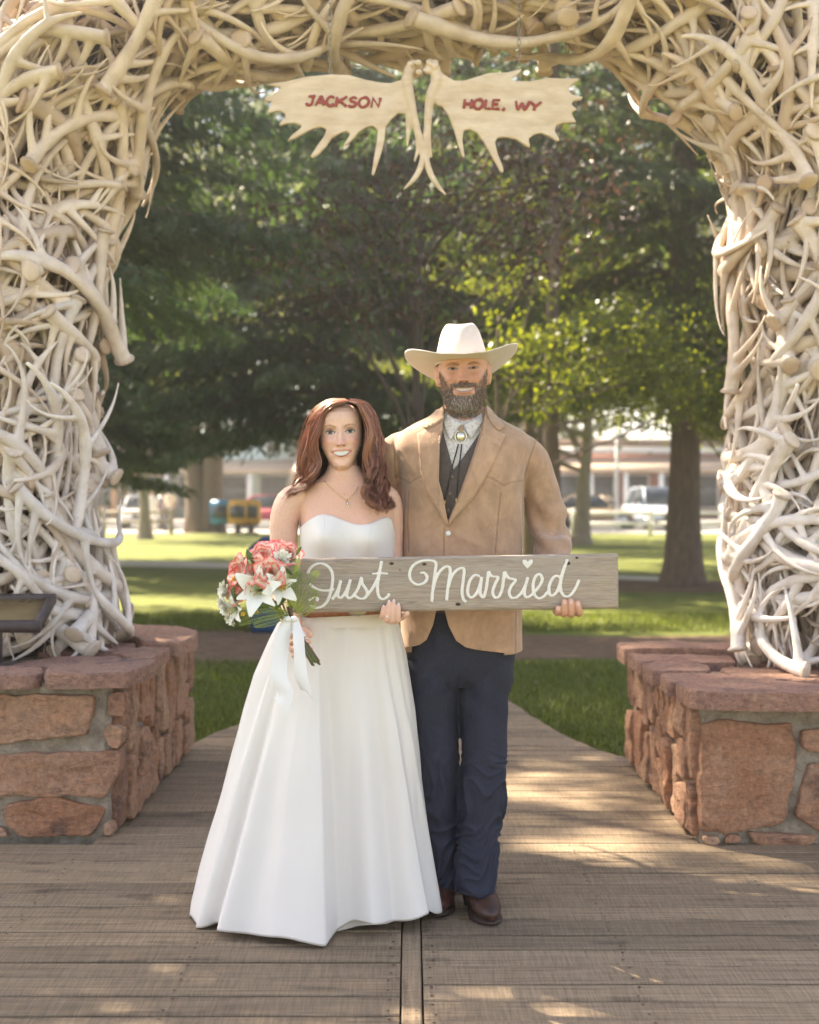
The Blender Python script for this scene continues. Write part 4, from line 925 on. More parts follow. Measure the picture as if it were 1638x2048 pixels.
if 'town' not in SKIP:
    m_person = attr_mat('far_person', .7)
    brown = noisy('brown_log_wall', (.16, .095, .06), (.24, .15, .095), 3, .85, .2, stretch=(.3, 1, 5)); mint = noisy('pale_mint_wall', (.50, .62, .58), (.58, .68, .63), 2, .8, 0)
    red = noisy('red_brown_wall', (.26, .10, .075), (.34, .15, .11), 2, .85, 0); tanw = noisy('tan_wall', (.42, .30, .20), (.5, .37, .26), 2, .85, 0)
    shin = noisy('grey_shingles', (.20, .19, .185), (.30, .28, .27), 5, .9, .3); orange = noisy('orange_stain', (.48, .20, .07), (.55, .26, .11), 3, .7, 0); cream = noisy('cream_canvas', (.66, .60, .5), (.75, .7, .6), 2, .8, 0)
    building(-27, -15.4, 87, 5.6, brown, 'brown timber shop with a shingled gable beyond the bouquet-side antlers', shin, 4, orange, gable=True)
    building(-15.2, -7.4, 88, 6.4, mint, 'pale mint shopfront with a tan awning between the tree and the bride', shin, 3, m_white, tanw)
    building(-7.2, 1.5, 87, 5.2, tanw, 'low tan shop hidden mostly behind the bride', shin, 3, brown, cream)
    building(1.7, 8.6, 87, 6.8, tanw, 'tall tan shop hidden mostly behind the man', shin, 3, m_white, cream)
    building(8.8, 19.5, 85, 4.4, red, 'red-brown shopfront with a tan awning and white posts between the trunks', brown, 5, m_white, tanw)
    building(19.7, 32, 86, 6.0, tanw, 'tan building behind the man\'s-side antlers', red, 4, orange, red)
    wp = mat('white_car_paint', (.75, .75, .76), .25); 
    car(-11.6, 60.0, R(8), wp, 'white sedan parked nose-in behind the walking people')
    car(-5.9, 61.5, R(80), mat('pink_red_car_paint', (.50, .06, .09), .3), 'pinkish red sedan parked behind the yellow newspaper box')
    car(8.2, 60.5, R(70), mat('tan_car_paint', (.40, .30, .20), .3), 'tan sedan parked behind the pale leaning trunk')
    car(10.6, 58.6, R(6), mat('pale_blue_car_paint', (.55, .62, .72), .25), 'pale blue SUV parked nose-in beside the stout trunk', 'suv')
    car(14.6, 59.0, R(-4), mat('silver_car_paint', (.6, .62, .64), .25), 'silver SUV showing at the edge of the man\'s-side antlers', 'suv')
    car(-15.6, 61.0, R(6), mat('grey_car_paint', (.25, .27, .3), .3), 'grey SUV partly hidden behind the bouquet-side antlers', 'suv')
    person_small(-10.15, 54.2, R(30), (.75, .73, .70), (.75, .72, .65), 'person in white top walking left of the forked cottonwood', H=1.7)
    person_small(-9.55, 54.6, R(-20), (.70, .60, .48), (.06, .06, .09), 'person in cream shirt and dark trousers beside the forked cottonwood', H=1.8)
    person_small(-9.95, 55.4, R(170), (.10, .10, .13), (.12, .10, .09), 'person in black top behind the one in white', hair=(.35, .25, .14), H=1.65)
    # rail fences
    m_log = noisy('weathered_log', (.30, .24, .18), (.44, .37, .29), 4, .85, .4, stretch=(1, 8, 8)); 
    def rail_fence(x0, x1, y0, y1, label, m):
        root = thing('rail_fence', label, 'fence', (x0, y0, -.05), 'rail fences along the sidewalk'); L = -Vector(root.location); n = max(2, int((x1-x0)/2.4))
        for i in range(n+1):
            t = i/n; x, y = x0+(x1-x0)*t, y0+(y1-y0)*t; g = G(); g.tube([(x, y, -.1), (x, y, .88), (x, y, .93)], [.085, .085, .05], 10); add('post', g, m, root, L)
            if i < n:
                xb, yb = x0+(x1-x0)*(i+1)/n, y0+(y1-y0)*(i+1)/n
                for z in (.38, .76): g = G(); g.tube([(x, y-.08, z), (xb, yb-.08, z)], [.062, .055], 9); add('rail', g, m, root, L)
    rail_fence(-19, -8.9, 51.5, 51.2, 'dark log rail fence left of the forked cottonwood', m_log)
    rail_fence(5.8, 16.6, 48.5, 48.2, 'pale sunlit rail fence behind the stout spruce trunk', m_white)
    def news_box(x, y, c, label):
        root = thing('newspaper_box', label, 'newspaper box', (x, y, -.05), 'newspaper boxes by the sidewalk'); m = mat('box_paint', c, .4); w, d = .33, .24; root.scale = (1.08, 1, 1.12)
        g = G(); V = []
        for z, k, dy in ((.32, 1, 0), (.95, 1, 0), (1.06, .96, .03), (1.12, .8, .08)): V += [(-w*k, -d+dy, z), (w*k, -d+dy, z), (w*k, d, z), (-w*k, d, z)]
        g.grid(V, 4, 4, True); g.f.append((3, 2, 1, 0)); g.f.append((12, 13, 14, 15)); add('cabinet', g, m, root)
        g = G(); g.box((-w*.8, -d-.015, .52), (w*.8, -d-.002, .92)); dr = add('door', g, m_glass, root); g = G(); g.box((-w*.3, -d-.05, .94), (w*.3, -d-.003, .975)); add('handle', g, m_chain, dr)
        g = G(); g.box((-.10, -.12, .05), (.10, .12, .319)); add('pedestal', g, mat('black_steel', (.03, .03, .03), .5), root); g = G(); g.box((-.26, -.24, 0), (.26, .24, .049)); add('base', g, mat('black_steel', (.03, .03, .03), .5), root)
    news_box(-7.15, 51.8, (.03, .22, .42), 'blue newspaper box beside the forked cottonwood')
    news_box(-6.45, 51.6, (.62, .33, .02), 'yellow newspaper box to the right of the blue one')
    news_box(-5.98, 51.7, (.58, .30, .02), 'yellow newspaper box nearest the bride\'s shoulder')
    # lamp post
    root = thing('street_lamp', 'pale street lamp post standing between the leaning trunk and the stout trunk', 'street lamp', (8.5, 56.2, -.05)); ms = mat('pale_steel', (.45, .45, .43), .5)
    g = G(); g.tube([(0, 0, 0), (0, 0, .35), (0, 0, .4), (0, 0, 4.2)], [.16, .15, .09, .06], 12); add('post', g, ms, root); g = G(); g.tube([(0, 0, 4.2), (0, 0, 4.3), (0, 0, 4.7), (0, 0, 4.8)], [.07, .16, .22, .05], 12); add('lamp_head', g, mat('frosted_glass', (.8, .78, .7), .3), root)
    # blue bin behind the bride
    root = thing('litter_bin', 'dark blue litter bin on the lawn just behind the bride\'s arm', 'bin', (P(545, 1250, 14.3).x, 14.4, -.06)); mb_ = noisy('blue_bin_paint', (.02, .06, .14), (.03, .08, .17), 4, .45, 0)
    g = G(); V = []
    for z, w, d in ((0, .20, .20), (.05, .21, .21), (.82, .225, .225)): V += [(-w, -d, z), (w, -d, z), (w, d, z), (-w, d, z)]
    g.grid(V, 4, 3, True); g.f.append((3, 2, 1, 0)); g.f.append((8, 9, 10, 11)); add('body', g, mb_, root)
    g = G(); g.prism([(-.24, .821), (.24, .821), (.24, .88), (.10, .99), (-.10, .99), (-.24, .88)], -.24, .24); add('lid', g, mb_, root); g = G(); g.box((-.12, -.25, .855), (.12, -.2405, .93)); add('slot', g, mat('bin_slot', (.01, .01, .01), .6), root)
    # horse-drawn wagon waiting in the street, its canvas top showing over the man's shoulder
    wx, wy = P(797, 0, 57).x, 58.0; root = thing('covered_wagon', 'white canvas wagon top showing just over the man\'s shoulder', 'wagon', (wx, wy, -.05)); m_wood = noisy('wagon_boards', (.20, .10, .05), (.28, .15, .08), 4, .8, .1)
    g = G(); V = []
    for y_ in (-1.7, -1.6, 0, 1.6, 1.7):
        k = 1.0 if abs(y_) < 1.65 else .94
        for i in range(15): a = math.pi*i/14; V.append((.80*k*math.cos(a), y_, 3.55 + 1.35*k*math.sin(a)))
    g.grid(V, 15, 5); g.f.append(tuple(range(15))); g.f.append(tuple(60 + i for i in range(15))); add('canvas_top', g, m_white, root)
    g = G(); g.box((-.78, -1.8, 1.2), (.78, 1.8, 2.3)); add('box', g, m_wood, root)
    for s_ in (-1, 1):
        for y_ in (-1.5, 1.5): g = G(); g.tube([(s_*.74, y_, 2.29), (s_*.76, y_, 3.6)], .05, 8); add('post', g, m_wood, root)
        for y_, r_ in ((-1.2, .55), (1.2, .7)):
            g = G(); g.tube([(s_*.92, y_ + r_*math.cos(a), r_ + r_*math.sin(a)) for a in np.linspace(0, 2*np.pi, 25)], .05, 6, cap=False); w_ = add('wheel', g, m_wood, root)
            for q in range(5): a = math.pi*q/5; g = G(); g.tube([(s_*.92, y_ - r_*math.cos(a), r_ - r_*math.sin(a)), (s_*.92, y_ + r_*math.cos(a), r_ + r_*math.sin(a))], .025, 6); add('spoke', g, m_wood, w_)
# ================================================================== people: shared tools
_ZK = [-.124, -.118, -.108, -.095, -.080, -.062, -.045, -.025, 0, .025, .05, .075, .095, .108, .116, .1195]
_YF = [.040, .072, .086, .090, .090, .091, .089, .087, .083, .090, .091, .083, .066, .047, .026, .004]
_W = [.016, .032, .0445, .053, .059, .0645, .069, .0725, .0745, .0755, .0755, .072, .060, .044, .026, .004]
_YB = [-.005, -.010, -.022, -.035, -.048, -.058, -.068, -.078, -.088, -.098, -.101, -.096, -.080, -.060, -.036, -.004]
def smile_z(x): return -.0660 + 4.6*x*x
def face_feat(x, z, male):
    ax = np.abs(x); f = np.zeros_like(x)
    t = np.clip((.014 - z)/.054, 0, 1); hgt = (.0055 + .0185*t**1.25)
    hgt = hgt*ss(.026, .010, z)*np.where(z < -.040, np.exp(-((z+.040)/.0055)**2), 1)
    sg = .0068 + .0062*t
    f += hgt*np.exp(-(x/sg)**2)*(1.28 if male else 1.15)
    f += .0105*gs(ax, .0140, .0062)*gs(z, -.0370, .0075)*(1.1 if male else .9)
    f -= .0120*gs(ax, .030, .015)*gs(z, .004, .011)
    f += .0075*gs(ax, .0315, .0105)*gs(z, -.0005, .0078)
    f += (.0048 if male else .002)*gs(ax, .027, .020)*gs(z, .0185, .0075)
    f += .0095*gs(ax, .041, .016)*gs(z, -.029, .014)
    f -= .0030*gs(ax, .030, .016)*gs(z, -.0125, .0045)
    # fold from nose to mouth corner
    px_, pz = ax - .0185, z + .036; dx, dz = .0155, -.026; L = dx*dx+dz*dz; q = np.clip((px_*dx+pz*dz)/L, 0, 1.15); d = np.hypot(px_-q*dx, pz-q*dz)
    f -= .0052*np.exp(-(d/.0042)**2)
    zm = smile_z(x); m = ss(.036, .026, ax)
    f += .0048*gs(z, zm+.0072, .0042)*m*(.8 if male else 1); f += .0058*gs(z, zm-.0085, .0055)*ss(.033, .015, ax)
    f -= .0022*gs(z, zm-.0005, .0035)*ss(.030, .024, ax)
    f -= .0030*gs(ax, .034, .006)*gs(z, zm, .006)
    f += .0065*gs(x, 0, .018)*gs(z, -.107, .012); f -= .0040*gs(z, -.0875, .007)*gs(x, 0, .026)
    return f
def head_mesh(g, M, male, xs=1.0):
    nz, na = 150, 190; V = []
    zs_ = np.concatenate([np.linspace(-.124, -.1, 20), np.linspace(-.0995, .09, 105), np.linspace(.0915, .1195, 25)])
    th = np.linspace(0, 2*np.pi, na, endpoint=False)
    for z in zs_:
        w = np.interp(z, _ZK, _W)*xs; yf = np.interp(z, _ZK, _YF); yb = -np.interp(z, _ZK, _YB)
        if male and z < -.03: w = w*(1 + .05*min(1, (-.03 - z)/.05))
        if not male and z < -.045: w = w*(1 - .20*min(1, (-.045 - z)/.06))
        if male and z > .036: k_ = 1 - .20*min(1, (z - .036)/.03); w, yf, yb = w*k_, yf*k_, yb*k_
        c, s = np.cos(th), np.sin(th); e = np.where(s > 0, 2/2.35, 1.0)
        x = w*np.sign(c)*np.abs(c)**e; y = np.where(s > 0, yf, yb)*np.sign(s)*np.abs(s)**e
        y = y + face_feat(x, np.full_like(x, z), male)*ss(.02, .05, y)
        V.append(np.stack([x, -y, np.full_like(x, z)], 1))
    V = np.vstack(V); n = len(V)
    V = np.vstack([V, [[0, 0, -.1242], [0, 0, .1200]]])
    if male: V[:, 2] = np.where(V[:, 2] > .06, .06 + (V[:, 2] - .06)*.6, V[:, 2])
    else: V[:, 2] = np.where(V[:, 2] > .03, .03 + (V[:, 2] - .03)*.72, V[:, 2])
    W_ = V @ np.array(M.to_3x3()).T + np.array(M.translation)
    Fc = []
    for j in range(nz-1):
        for i in range(na): Fc.append((j*na+i, j*na+(i+1) % na, (j+1)*na+(i+1) % na, (j+1)*na+i))
    for i in range(na): Fc.append((n, (i+1) % na, i)); Fc.append((n+1, (nz-1)*na+i, (nz-1)*na+(i+1) % na))
    g.add(W_, Fc)
    if male:
        for s in (-1, 1):
            R3 = M.to_3x3(); g.ell(M @ Vector((s*.0795, .008, -.006)), (.0095*1.07, .019*1.07, .029*1.07), 14, 10, rot=(R3.normalized() @ Matrix.Rotation(s*R(-14), 3, 'Z')))
            g.ell(M @ Vector((s*.076, .0, -.034)), (.010, .011, .012), 10, 8)
def face_colors(V, M, male, c, skin, warm):
    """paints brows, eyes, lips and teeth on the head part of the body; c is changed in place"""
    L = (V - np.array(M.translation)) @ np.array(M.to_3x3().inverted()).T
    x, y, z = L[:, 0], -L[:, 1], L[:, 2]; ax = np.abs(x); hd = (np.abs(z) < .135) & (ax < .095) & (np.abs(y) < .13)
    fr = hd & (y > .045)
    def paint(mask, colr, k=1.0):
        k = np.where(mask, k, 0.0); k = k if k.ndim else np.full(len(V), k); c[:] = c*(1-k[:, None]) + np.array(colr)*k[:, None]
    paint(fr, warm, .55*np.maximum(gs(ax, .042, .018)*gs(z, -.03, .017), gs(x, 0, .014)*gs(z, -.034, .012)))
    paint(fr, tuple(v*.66 for v in skin), (.6 if male else .4)*np.maximum(gs(ax, .031, .018)*gs(z, .007, .006), .7*gs(ax, .030, .016)*gs(z, -.0095, .0035)))
    # eyes: a narrow almond, iris, lash line
    ex = ax - .0315; op = (.0031 if male else .0050)*np.clip(1 - (ex/.0148)**2, 0, 1); zc = -.0005 + .0012*(ex/.0148)
    eye = fr & (np.abs(z - zc) < op)
    paint(eye, (.40, .34, .30) if male else (.58, .53, .49)); ir = eye & (np.hypot(ex, z - .0005) < .0066); paint(ir, (.07, .06, .05) if male else (.08, .09, .075)); paint(eye & (np.hypot(ex, z - .0005) < .0028), (.01, .01, .01))
    lash = fr & (np.abs(ex) < .0165) & (z > zc + op - .0008) & (z < zc + op + (.0022 if male else .0036)); paint(lash, (.03, .018, .015), .95 if not male else .75)
    paint(fr & (np.abs(ex) < .015) & (z < zc - op + .0006) & (z > zc - op - .0018), (.10, .06, .05), .6)
    if not male: paint(fr & (np.abs(ex) < .020), (.26, .13, .10), .75*gs(z, .0095, .0035)*gs(ex, .002, .014))
    bz = .0175 + .0055*np.clip(1 - ((ax-.034)/.018)**2, -1, 1) - (.0078 if male else .001)
    bw = np.where(male, .0028, .0023)*(1 - .5*ss(.03, .052, ax)); paint(fr & (ax > .0125) & (ax < .052) & (np.abs(z - bz) < bw), (.13, .075, .05) if male else (.24, .13, .08), .50 if male else .60)
    zm = smile_z(x); lipc = (.44, .21, .16) if male else (.58, .22, .18)
    wl_ = ss(.034, .029, ax); up = fr & (z > zm) & (z < zm + (.0085 if male else .0100)*(1 - (ax/.036)**2) - .0018*gs(x, 0, .004)) & (ax < (.033 if male else .0335)); lo = fr & (z <= zm) & (z > zm - .0150*(1 - (ax/.037)**2)) & (ax < (.033 if male else .0335))
    paint(up | lo, lipc, .85)
    th_ = .0072 if not male else .0042; wk0 = 1.14
    wk = .95 if male else 1.0; axs = ax; ax = ax/wk
    op2 = fr & (ax < .0275) & (z < zm + (.0030 if male else .0046)*(1-(ax/.029)**2)) & (z > zm - .0100*(1 - (ax/.0285)**2)*(th_/.0058)); paint(op2, (.16, .045, .04))
    tee = fr & (ax < .0245) & (z < zm + (.0032 if male else .0048)*(1-(ax/.029)**2)) & (z > zm - .0082*(1 - (ax/.028)**2)*(th_/.0058)); paint(tee, (.56, .50, .42) if male else (.70, .66, .60)); paint(tee & (np.abs(((ax + .0002) % .0066) - .0033) > .0030), (.55, .48, .40), .5)
    ax = axs
    paint(fr & (gs(ax, .0095, .004)*gs(z, -.0445, .0022) > .45), (.10, .04, .03), .8)  # nostrils: shade of the openings painted dark on the skin
    return L
def skin_mat(name):
    m = attr_mat(name, .48); b = bsdf(m); b.inputs['Subsurface Weight'].default_value = .12; b.inputs['Subsurface Radius'].default_value = (.012, .005, .003); b.inputs['Subsurface Scale'].default_value = 1.0
    bump(m, noise_tex(m, 260, 3, .6), .08, .001); return m
m_skin = skin_mat('skin')
def strands(paths, radii, cols, sides=3):
    """many tapered hairs as one mesh; paths: list of (n,3)"""
    Vs = []; Fs = []; Cs = []; b = 0
    ang = 2*np.pi*np.arange(sides)/sides
    for p, r, c in zip(paths, radii, cols):
        n = len(p); t = np.gradient(p, axis=0); t /= np.linalg.norm(t, axis=1)[:, None] + 1e-9
        u = np.cross(t, np.array((.31, .52, .79))); u /= np.linalg.norm(u, axis=1)[:, None] + 1e-9; w = np.cross(t, u)
        rr_ = np.broadcast_to(r, (n,))
        V = p[:, None, :] + (u[:, None, :]*np.cos(ang)[None, :, None] + w[:, None, :]*np.sin(ang)[None, :, None])*rr_[:, None, None]
        Vs.append(V.reshape(-1, 3)); i = np.arange(n-1)[:, None]*sides; k = np.arange(sides)[None, :]; k2 = (k+1) % sides
        Fs.append(np.stack([i+k, i+k2, i+sides+k2, i+sides+k], -1).reshape(-1, 4) + b); b += n*sides
        c = np.asarray(c, float); Cs.append(np.tile(c, (n*sides, 1)) if c.ndim == 1 else np.repeat(c, sides, 0))
    return np.vstack(Vs), np.vstack(Fs), np.vstack(Cs)
class Loft:
    """a trunk of a body: rows (py, cx_px, half width m, front Y, back Y) at pixel scale D"""
    def __init__(s, rows, D, bumps=()):
        s.z = np.array([P(0, r[0], D).z for r in rows])[::-1]; s.cx = np.array([P(r[1], 0, D).x for r in rows])[::-1]
        s.hw = np.array([r[2] for r in rows])[::-1]; s.f = np.array([r[3] for r in rows])[::-1]; s.b = np.array([r[4] for r in rows])[::-1]; s.bumps = bumps
    def at(s, th, z, off=0.0, ex=2.25):
        """th: 0 = viewer right, -pi/2 = front; smooth rows"""
        def I(a):
            d = .012; return sum(np.interp(z + k*d, s.z, a) for k in (-1, -.5, 0, .5, 1))/5
        hw, f, b, cx = I(s.hw) + off, I(s.f) - off, I(s.b) + off, I(s.cx); cy = (f+b)/2; hd = (b-f)/2
        c, sn = np.cos(th), np.sin(th); e = 2/ex
        x = cx + hw*np.sign(c)*np.abs(c)**e; y = cy + hd*np.sign(sn)*np.abs(sn)**e
        for bx, bz, sx, sz, amp in s.bumps: y = y - amp*gs(x, bx, sx)*gs(z, bz, sz)*ss(.0, -.5, sn)
        return np.stack(np.broadcast_arrays(x, y, z), -1)
    def solid(s, g, z0, z1, off=0, nz=60, na=96):
        th = np.linspace(0, 2*np.pi, na, endpoint=False); V = [s.at(th, np.full(na, z), off) for z in np.linspace(z0, z1, nz)]
        b = len(g.v); g.grid(np.vstack(V), na, nz, True); g.f.append(tuple(b + i for i in range(na-1, -1, -1))); g.f.append(tuple(b + (nz-1)*na + i for i in range(na)))
def cut(me, polys, Y0, Y1):
    """cuts prisms (pixel outlines given as world x,z) out of a mesh"""
    ob = bpy.data.objects.new('t', me); col.objects.link(ob); tmp = []
    for poly in polys:
        g = G(); g.prism(poly, Y0, Y1); cm = fixn(gmesh('c', g)); co_ = bpy.data.objects.new('c', cm); col.objects.link(co_); tmp.append(co_)
        m = ob.modifiers.new('b', 'BOOLEAN'); m.operation = 'DIFFERENCE'; m.object = co_; m.solver = 'EXACT'
    dg = bpy.context.evaluated_depsgraph_get(); r = bpy.data.meshes.new_from_object(ob.evaluated_get(dg))
    for t in tmp: bpy.data.objects.remove(t)
    bpy.data.objects.remove(ob); r.polygons.foreach_set('use_smooth', np.ones(len(r.polygons), bool)); return r
def pxz(pts, D): return [(P(x, y, D).x, P(x, y, D).z) for x, y in pts]
def seam_d(x, z, line):
    d = np.full(len(x), 9.)
    for (ax_, az), (bx, bz) in zip(line, line[1:]):
        L = (bx-ax_)**2 + (bz-az)**2; q = np.clip(((x-ax_)*(bx-ax_) + (z-az)*(bz-az))/L, 0, 1); d = np.minimum(d, np.hypot(x-ax_-q*(bx-ax_), z-az-q*(bz-az)))
    return d
def sheet_on(name, poly, fy, th, m, parent, n=26, lift=0):
    """a flat piece of cloth (world x,z outline) laid on the surface y = fy(x,z) with thickness th"""
    me = bpy.data.meshes.new(name); bm = bmesh.new(); vs_ = [bm.verts.new((p[0], 0, p[1])) for p in poly]; f = bm.faces.new(vs_)
    bmesh.ops.triangulate(bm, faces=[f], ngon_method='EAR_CLIP')
    for _ in range(6):
        es = [e for e in bm.edges if e.calc_length() > .016]
        if not es: break
        bmesh.ops.subdivide_edges(bm, edges=es, cuts=1); bmesh.ops.triangulate(bm, faces=bm.faces)
    bmesh.ops.recalc_face_normals(bm, faces=bm.faces)
    if sum(f.normal.y for f in bm.faces) > 0: bmesh.ops.reverse_faces(bm, faces=bm.faces)
    bm.verts.ensure_lookup_table(); X = np.array([v.co.x for v in bm.verts]); Z = np.array([v.co.z for v in bm.verts]); Yv = fy(X, Z)
    for v, y in zip(bm.verts, Yv): v.co.y = y
    r = bmesh.ops.extrude_face_region(bm, geom=bm.faces[:])
    for v in [q for q in r['geom'] if isinstance(q, bmesh.types.BMVert)]: v.co.y += th
    bmesh.ops.recalc_face_normals(bm, faces=bm.faces); bm.to_mesh(me); bm.free(); me.polygons.foreach_set('use_smooth', np.ones(len(me.polygons), bool))
    o = add(name, me, m, parent); return o

# ------------------------------------------------------------------ the man
if 'man' not in SKIP:
    DM = 4.5
    man = thing('person', 'man in cream cowboy hat, tan suede jacket and dark jeans holding the board', 'person')
    HM = Matrix.Translation(P(926, 742.5, DM)) @ Matrix.Rotation(R(-2.5), 4, 'Y') @ Matrix.Rotation(R(-2), 4, 'Z') @ Matrix.Rotation(R(-2), 4, 'X') @ Matrix.Scale(1.07, 4)
    # body: head, neck, trunk, arms, hands
    g = G(); head_mesh(g, HM, True)
    g.tube([P(927, 790, 4.535), P(927, 830, 4.53), P(926, 850, 4.525), P(925, 880, 4.53)], [.066, .066, .074, .095], 20)
    mt = Loft([(870, 925, .15, 4.45, 4.60), (900, 925, .185, 4.42, 4.63), (960, 925, .18, 4.40, 4.64), (1100, 925, .165, 4.41, 4.63), (1300, 925, .17, 4.42, 4.64)], DM)
    mt.solid(g, P(0, 1290, DM).z, P(0, 862, DM).z, 0, 30, 40)
    g.tube([P(1060, 912, 4.54), P(1082, 990, 4.56), P(1096, 1060, 4.55), P(1112, 1130, 4.42), P(1130, 1196, 4.285)], [.05, .04, .034, .030, .028], 14)
    g.tube([P(790, 912, 4.54), P(775, 1000, 4.60), P(770, 1100, 4.64), P(740, 1180, 4.67)], [.06, .05, .043, .034], 14)
    g.ell(P(730, 1205, 4.67), (.05, .02, .045), 12, 8)
    for k in range(4): g.tube([P(712 - 3*k, 1190 + 9*k, 4.67), P(690 - 2*k, 1192 + 10*k, 4.665), P(672, 1196 + 11*k, 4.65)], [.0095, .009, .008], 8)
    zb = P(1138, 1218.5, BD).z
    g.ell((P(1140, 0, BD).x, BD + .082, zb - .006), (.044, .050, .017), 16, 10)
    g.ell((P(1134, 0, BD).x, BD + .125, zb + .008), (.032, .04, .024), 12, 8)
    for xk, xt, yt, yb_, r_ in ((1115.5, 1115.5, 1213, 1232, .0090), (1128, 1128, 1200, 1234.5, .0098), (1142.5, 1141, 1199, 1236, .0102), (1158, 1155, 1203, 1233.5, .0100)):
        zk = P(0, yb_, BD).z + r_; zt = P(0, yt, BD).z; x0 = P(xk, 0, BD).x; x1 = P(xt, 0, BD).x
        g.tube(spl([(x0, BD + .065, zk), (x0, BD + .03, zk - .001), (x0, BD + .004, zk - .001), (x0, BD - .011, zk + .008), (x1, BD - .0125, (zk+zt)/2 + .006), (x1, BD - .0105, zt - .002), (x1, BD - .009, zt)], 18), [r_*1.05]*6 + [r_*1.08]*3 + [r_]*6 + [r_*.93, r_*.75, r_*.4], 12)
    g.tube([(P(1160, 0, BD).x, BD + .085, zb), (P(1168, 0, BD).x, BD + .055, zb + .02), (P(1166, 0, BD).x, BD + .037, zb + .05)], [.013, .012, .008], 10)
    me = voxel(g, .0026, 2, .4); V = co(me)
    skin = (.56, .295, .188); c = np.tile(np.array(skin), (len(V), 1)); c *= (1 + .10*np.sin(V[:, 0]*90)*np.sin(V[:, 2]*80))[:, None]*.5 + .5
    hd_ = V[:, 2] > 1.58; mot = np.zeros(len(V)); mot[hd_] = vnoise(V[hd_], 70, 1) + .7*vnoise(V[hd_], 190, 2); c *= (1 + .085*mot)[:, None]; c[:, 1:] *= (1 - .05*np.clip(mot, 0, 1))[:, None]
    L = face_colors(V, HM, True, c, skin, (.50, .20, .13))
    # beard shadow under the hairs
    x, y, z = L[:, 0], -L[:, 1], L[:, 2]; ax = np.abs(x)
    def beard_mask(x, y, z):
        ax = np.abs(x); zm = smile_z(x)
        line = -.046 + (ax - .045)*1.75; side = .85*ss(.034, .050, ax)*ss(line + .010, line - .012, z)*ss(.012, .026, y)*ss(.004, -.004, z); jaw = ss(-.060, -.082, z + 8*np.maximum(0, ax-.03)*0)*ss(-.02, .02, y)
        mou = ss(-.0440, -.0480, z)*ss(.046, .036, ax)*ss(zm + .0060, zm + .0085, z)*(y > .04); lowr = ss(zm - .0160, zm - .0195, z)*ss(.05, .04, ax)*ss(-.05, -.07, z)
        ch = ss(.030, .036, ax)*ss(-.046, -.058, z)
        m = np.maximum.reduce([side, mou, lowr, ch*(z < -.045), jaw*np.where(ax > .033, 1, ss(zm - .0160, zm - .0195, z))])
        return m*(np.abs(z) < .14)*(ax < .0765)*(y > 0.0)
    bmk = beard_mask(x, y, z)*(L[:, 2] > -.150)*(np.linalg.norm(L, axis=1) < .16)
    grey = ss(-.085, -.115, z)*.5
    c = c*(1 - .50*bmk[:, None]) + (np.array((.12, .078, .06))*(1-grey[:, None]) + np.array((.25, .23, .22))*grey[:, None])*(.50*bmk[:, None])
    for xt, yt in ((1115.5, 1213), (1128, 1200), (1141, 1199), (1155, 1203)):
        q_ = P(xt, yt + 3.5, BD); d = np.hypot((V[:, 0]-q_.x)/.85, (V[:, 2]-q_.z)/1.15); c[(d < .0062) & (V[:, 1] < BD - .0135)] = (.66, .43, .35)
    for xt in (1121.8, 1134.8, 1148.8):
        q_ = P(xt, 0, BD); k = np.exp(-((V[:, 0]-q_.x)/.0016)**2)*(V[:, 1] < BD + .03)*(np.abs(V[:, 2] - zb) < .05)*(V[:, 2] < zb + .03); c *= (1 - .35*k)[:, None]  # shade between the fingers painted as dark lines on the skin
    set_col(me, c); add('body', me, m_skin, man)
    # beard hairs
    rs = np.random.RandomState(3); N = nrm(me); idx = np.where((bmk > .25))[0]; wt_ = bmk[idx]**2*np.where((z[idx] > -.064) & (np.abs(x[idx]) < .04) & (y[idx] > .05), 3.0, 1.0)*np.where((z[idx] > -.06) & (np.abs(x[idx]) > .045), 1.5, 1.0); pick = rs.choice(idx, 9500, replace=True, p=wt_/wt_.sum())
    R3 = np.array(HM.to_3x3().normalized()); paths = []; rad = []; cc = []
    for i in pick:
        l = L[i]; low = float(ss(-.07, -.115, l[2])); ln = (.0060 + .0075*low)*rs.uniform(.6, 1.25); up = l[2] > -.062 and abs(l[0]) < .03
        d = N[i]*(.34 - .10*low) + np.array((0, 0, -1.0)) + np.array((np.sign(l[0])*.35 if up else -.35*np.sign(l[0])*low, 0, 0)) + rs.normal(size=3)*.22; d /= np.linalg.norm(d)
        if up: ln *= .85
        if l[2] > -.06 and not up: ln *= .40
        p0 = V[i] + rs.normal(size=3)*.0012; p = np.stack([p0, p0 + d*ln*.5 + N[i]*ln*.12, p0 + d*ln + N[i]*ln*.05]); paths.append(p); rad.append(np.array((.0009, .0008, .0003)))
        gk = rs.rand() < (.12 + .50*low*gs(l[0], 0, .04)); cc.append(np.array((.40, .36, .32) if gk else ((.25, .155, .11) if l[2] > -.06 and not up else (.20, .138, .104)))*rs.uniform(.75, 1.35))
    Vb, Fb, Cb = strands(paths, rad, cc); add('beard', np_mesh('beard', Vb, Fb, True, Cb), attr_mat('beard_hair', .5), man)

    # suede jacket
    m_suede = attr_mat('tan_suede', .92); a_ = [n for n in m_suede.node_tree.nodes if n.type == 'ATTRIBUTE'][0].outputs['Color']
    n1 = noise_tex(m_suede, 14, 6, .7, dist=.8); n2 = noise_tex(m_suede, 220, 3, .6); n3 = noise_tex(m_suede, 40, 4, .7, (1, 1, .5))
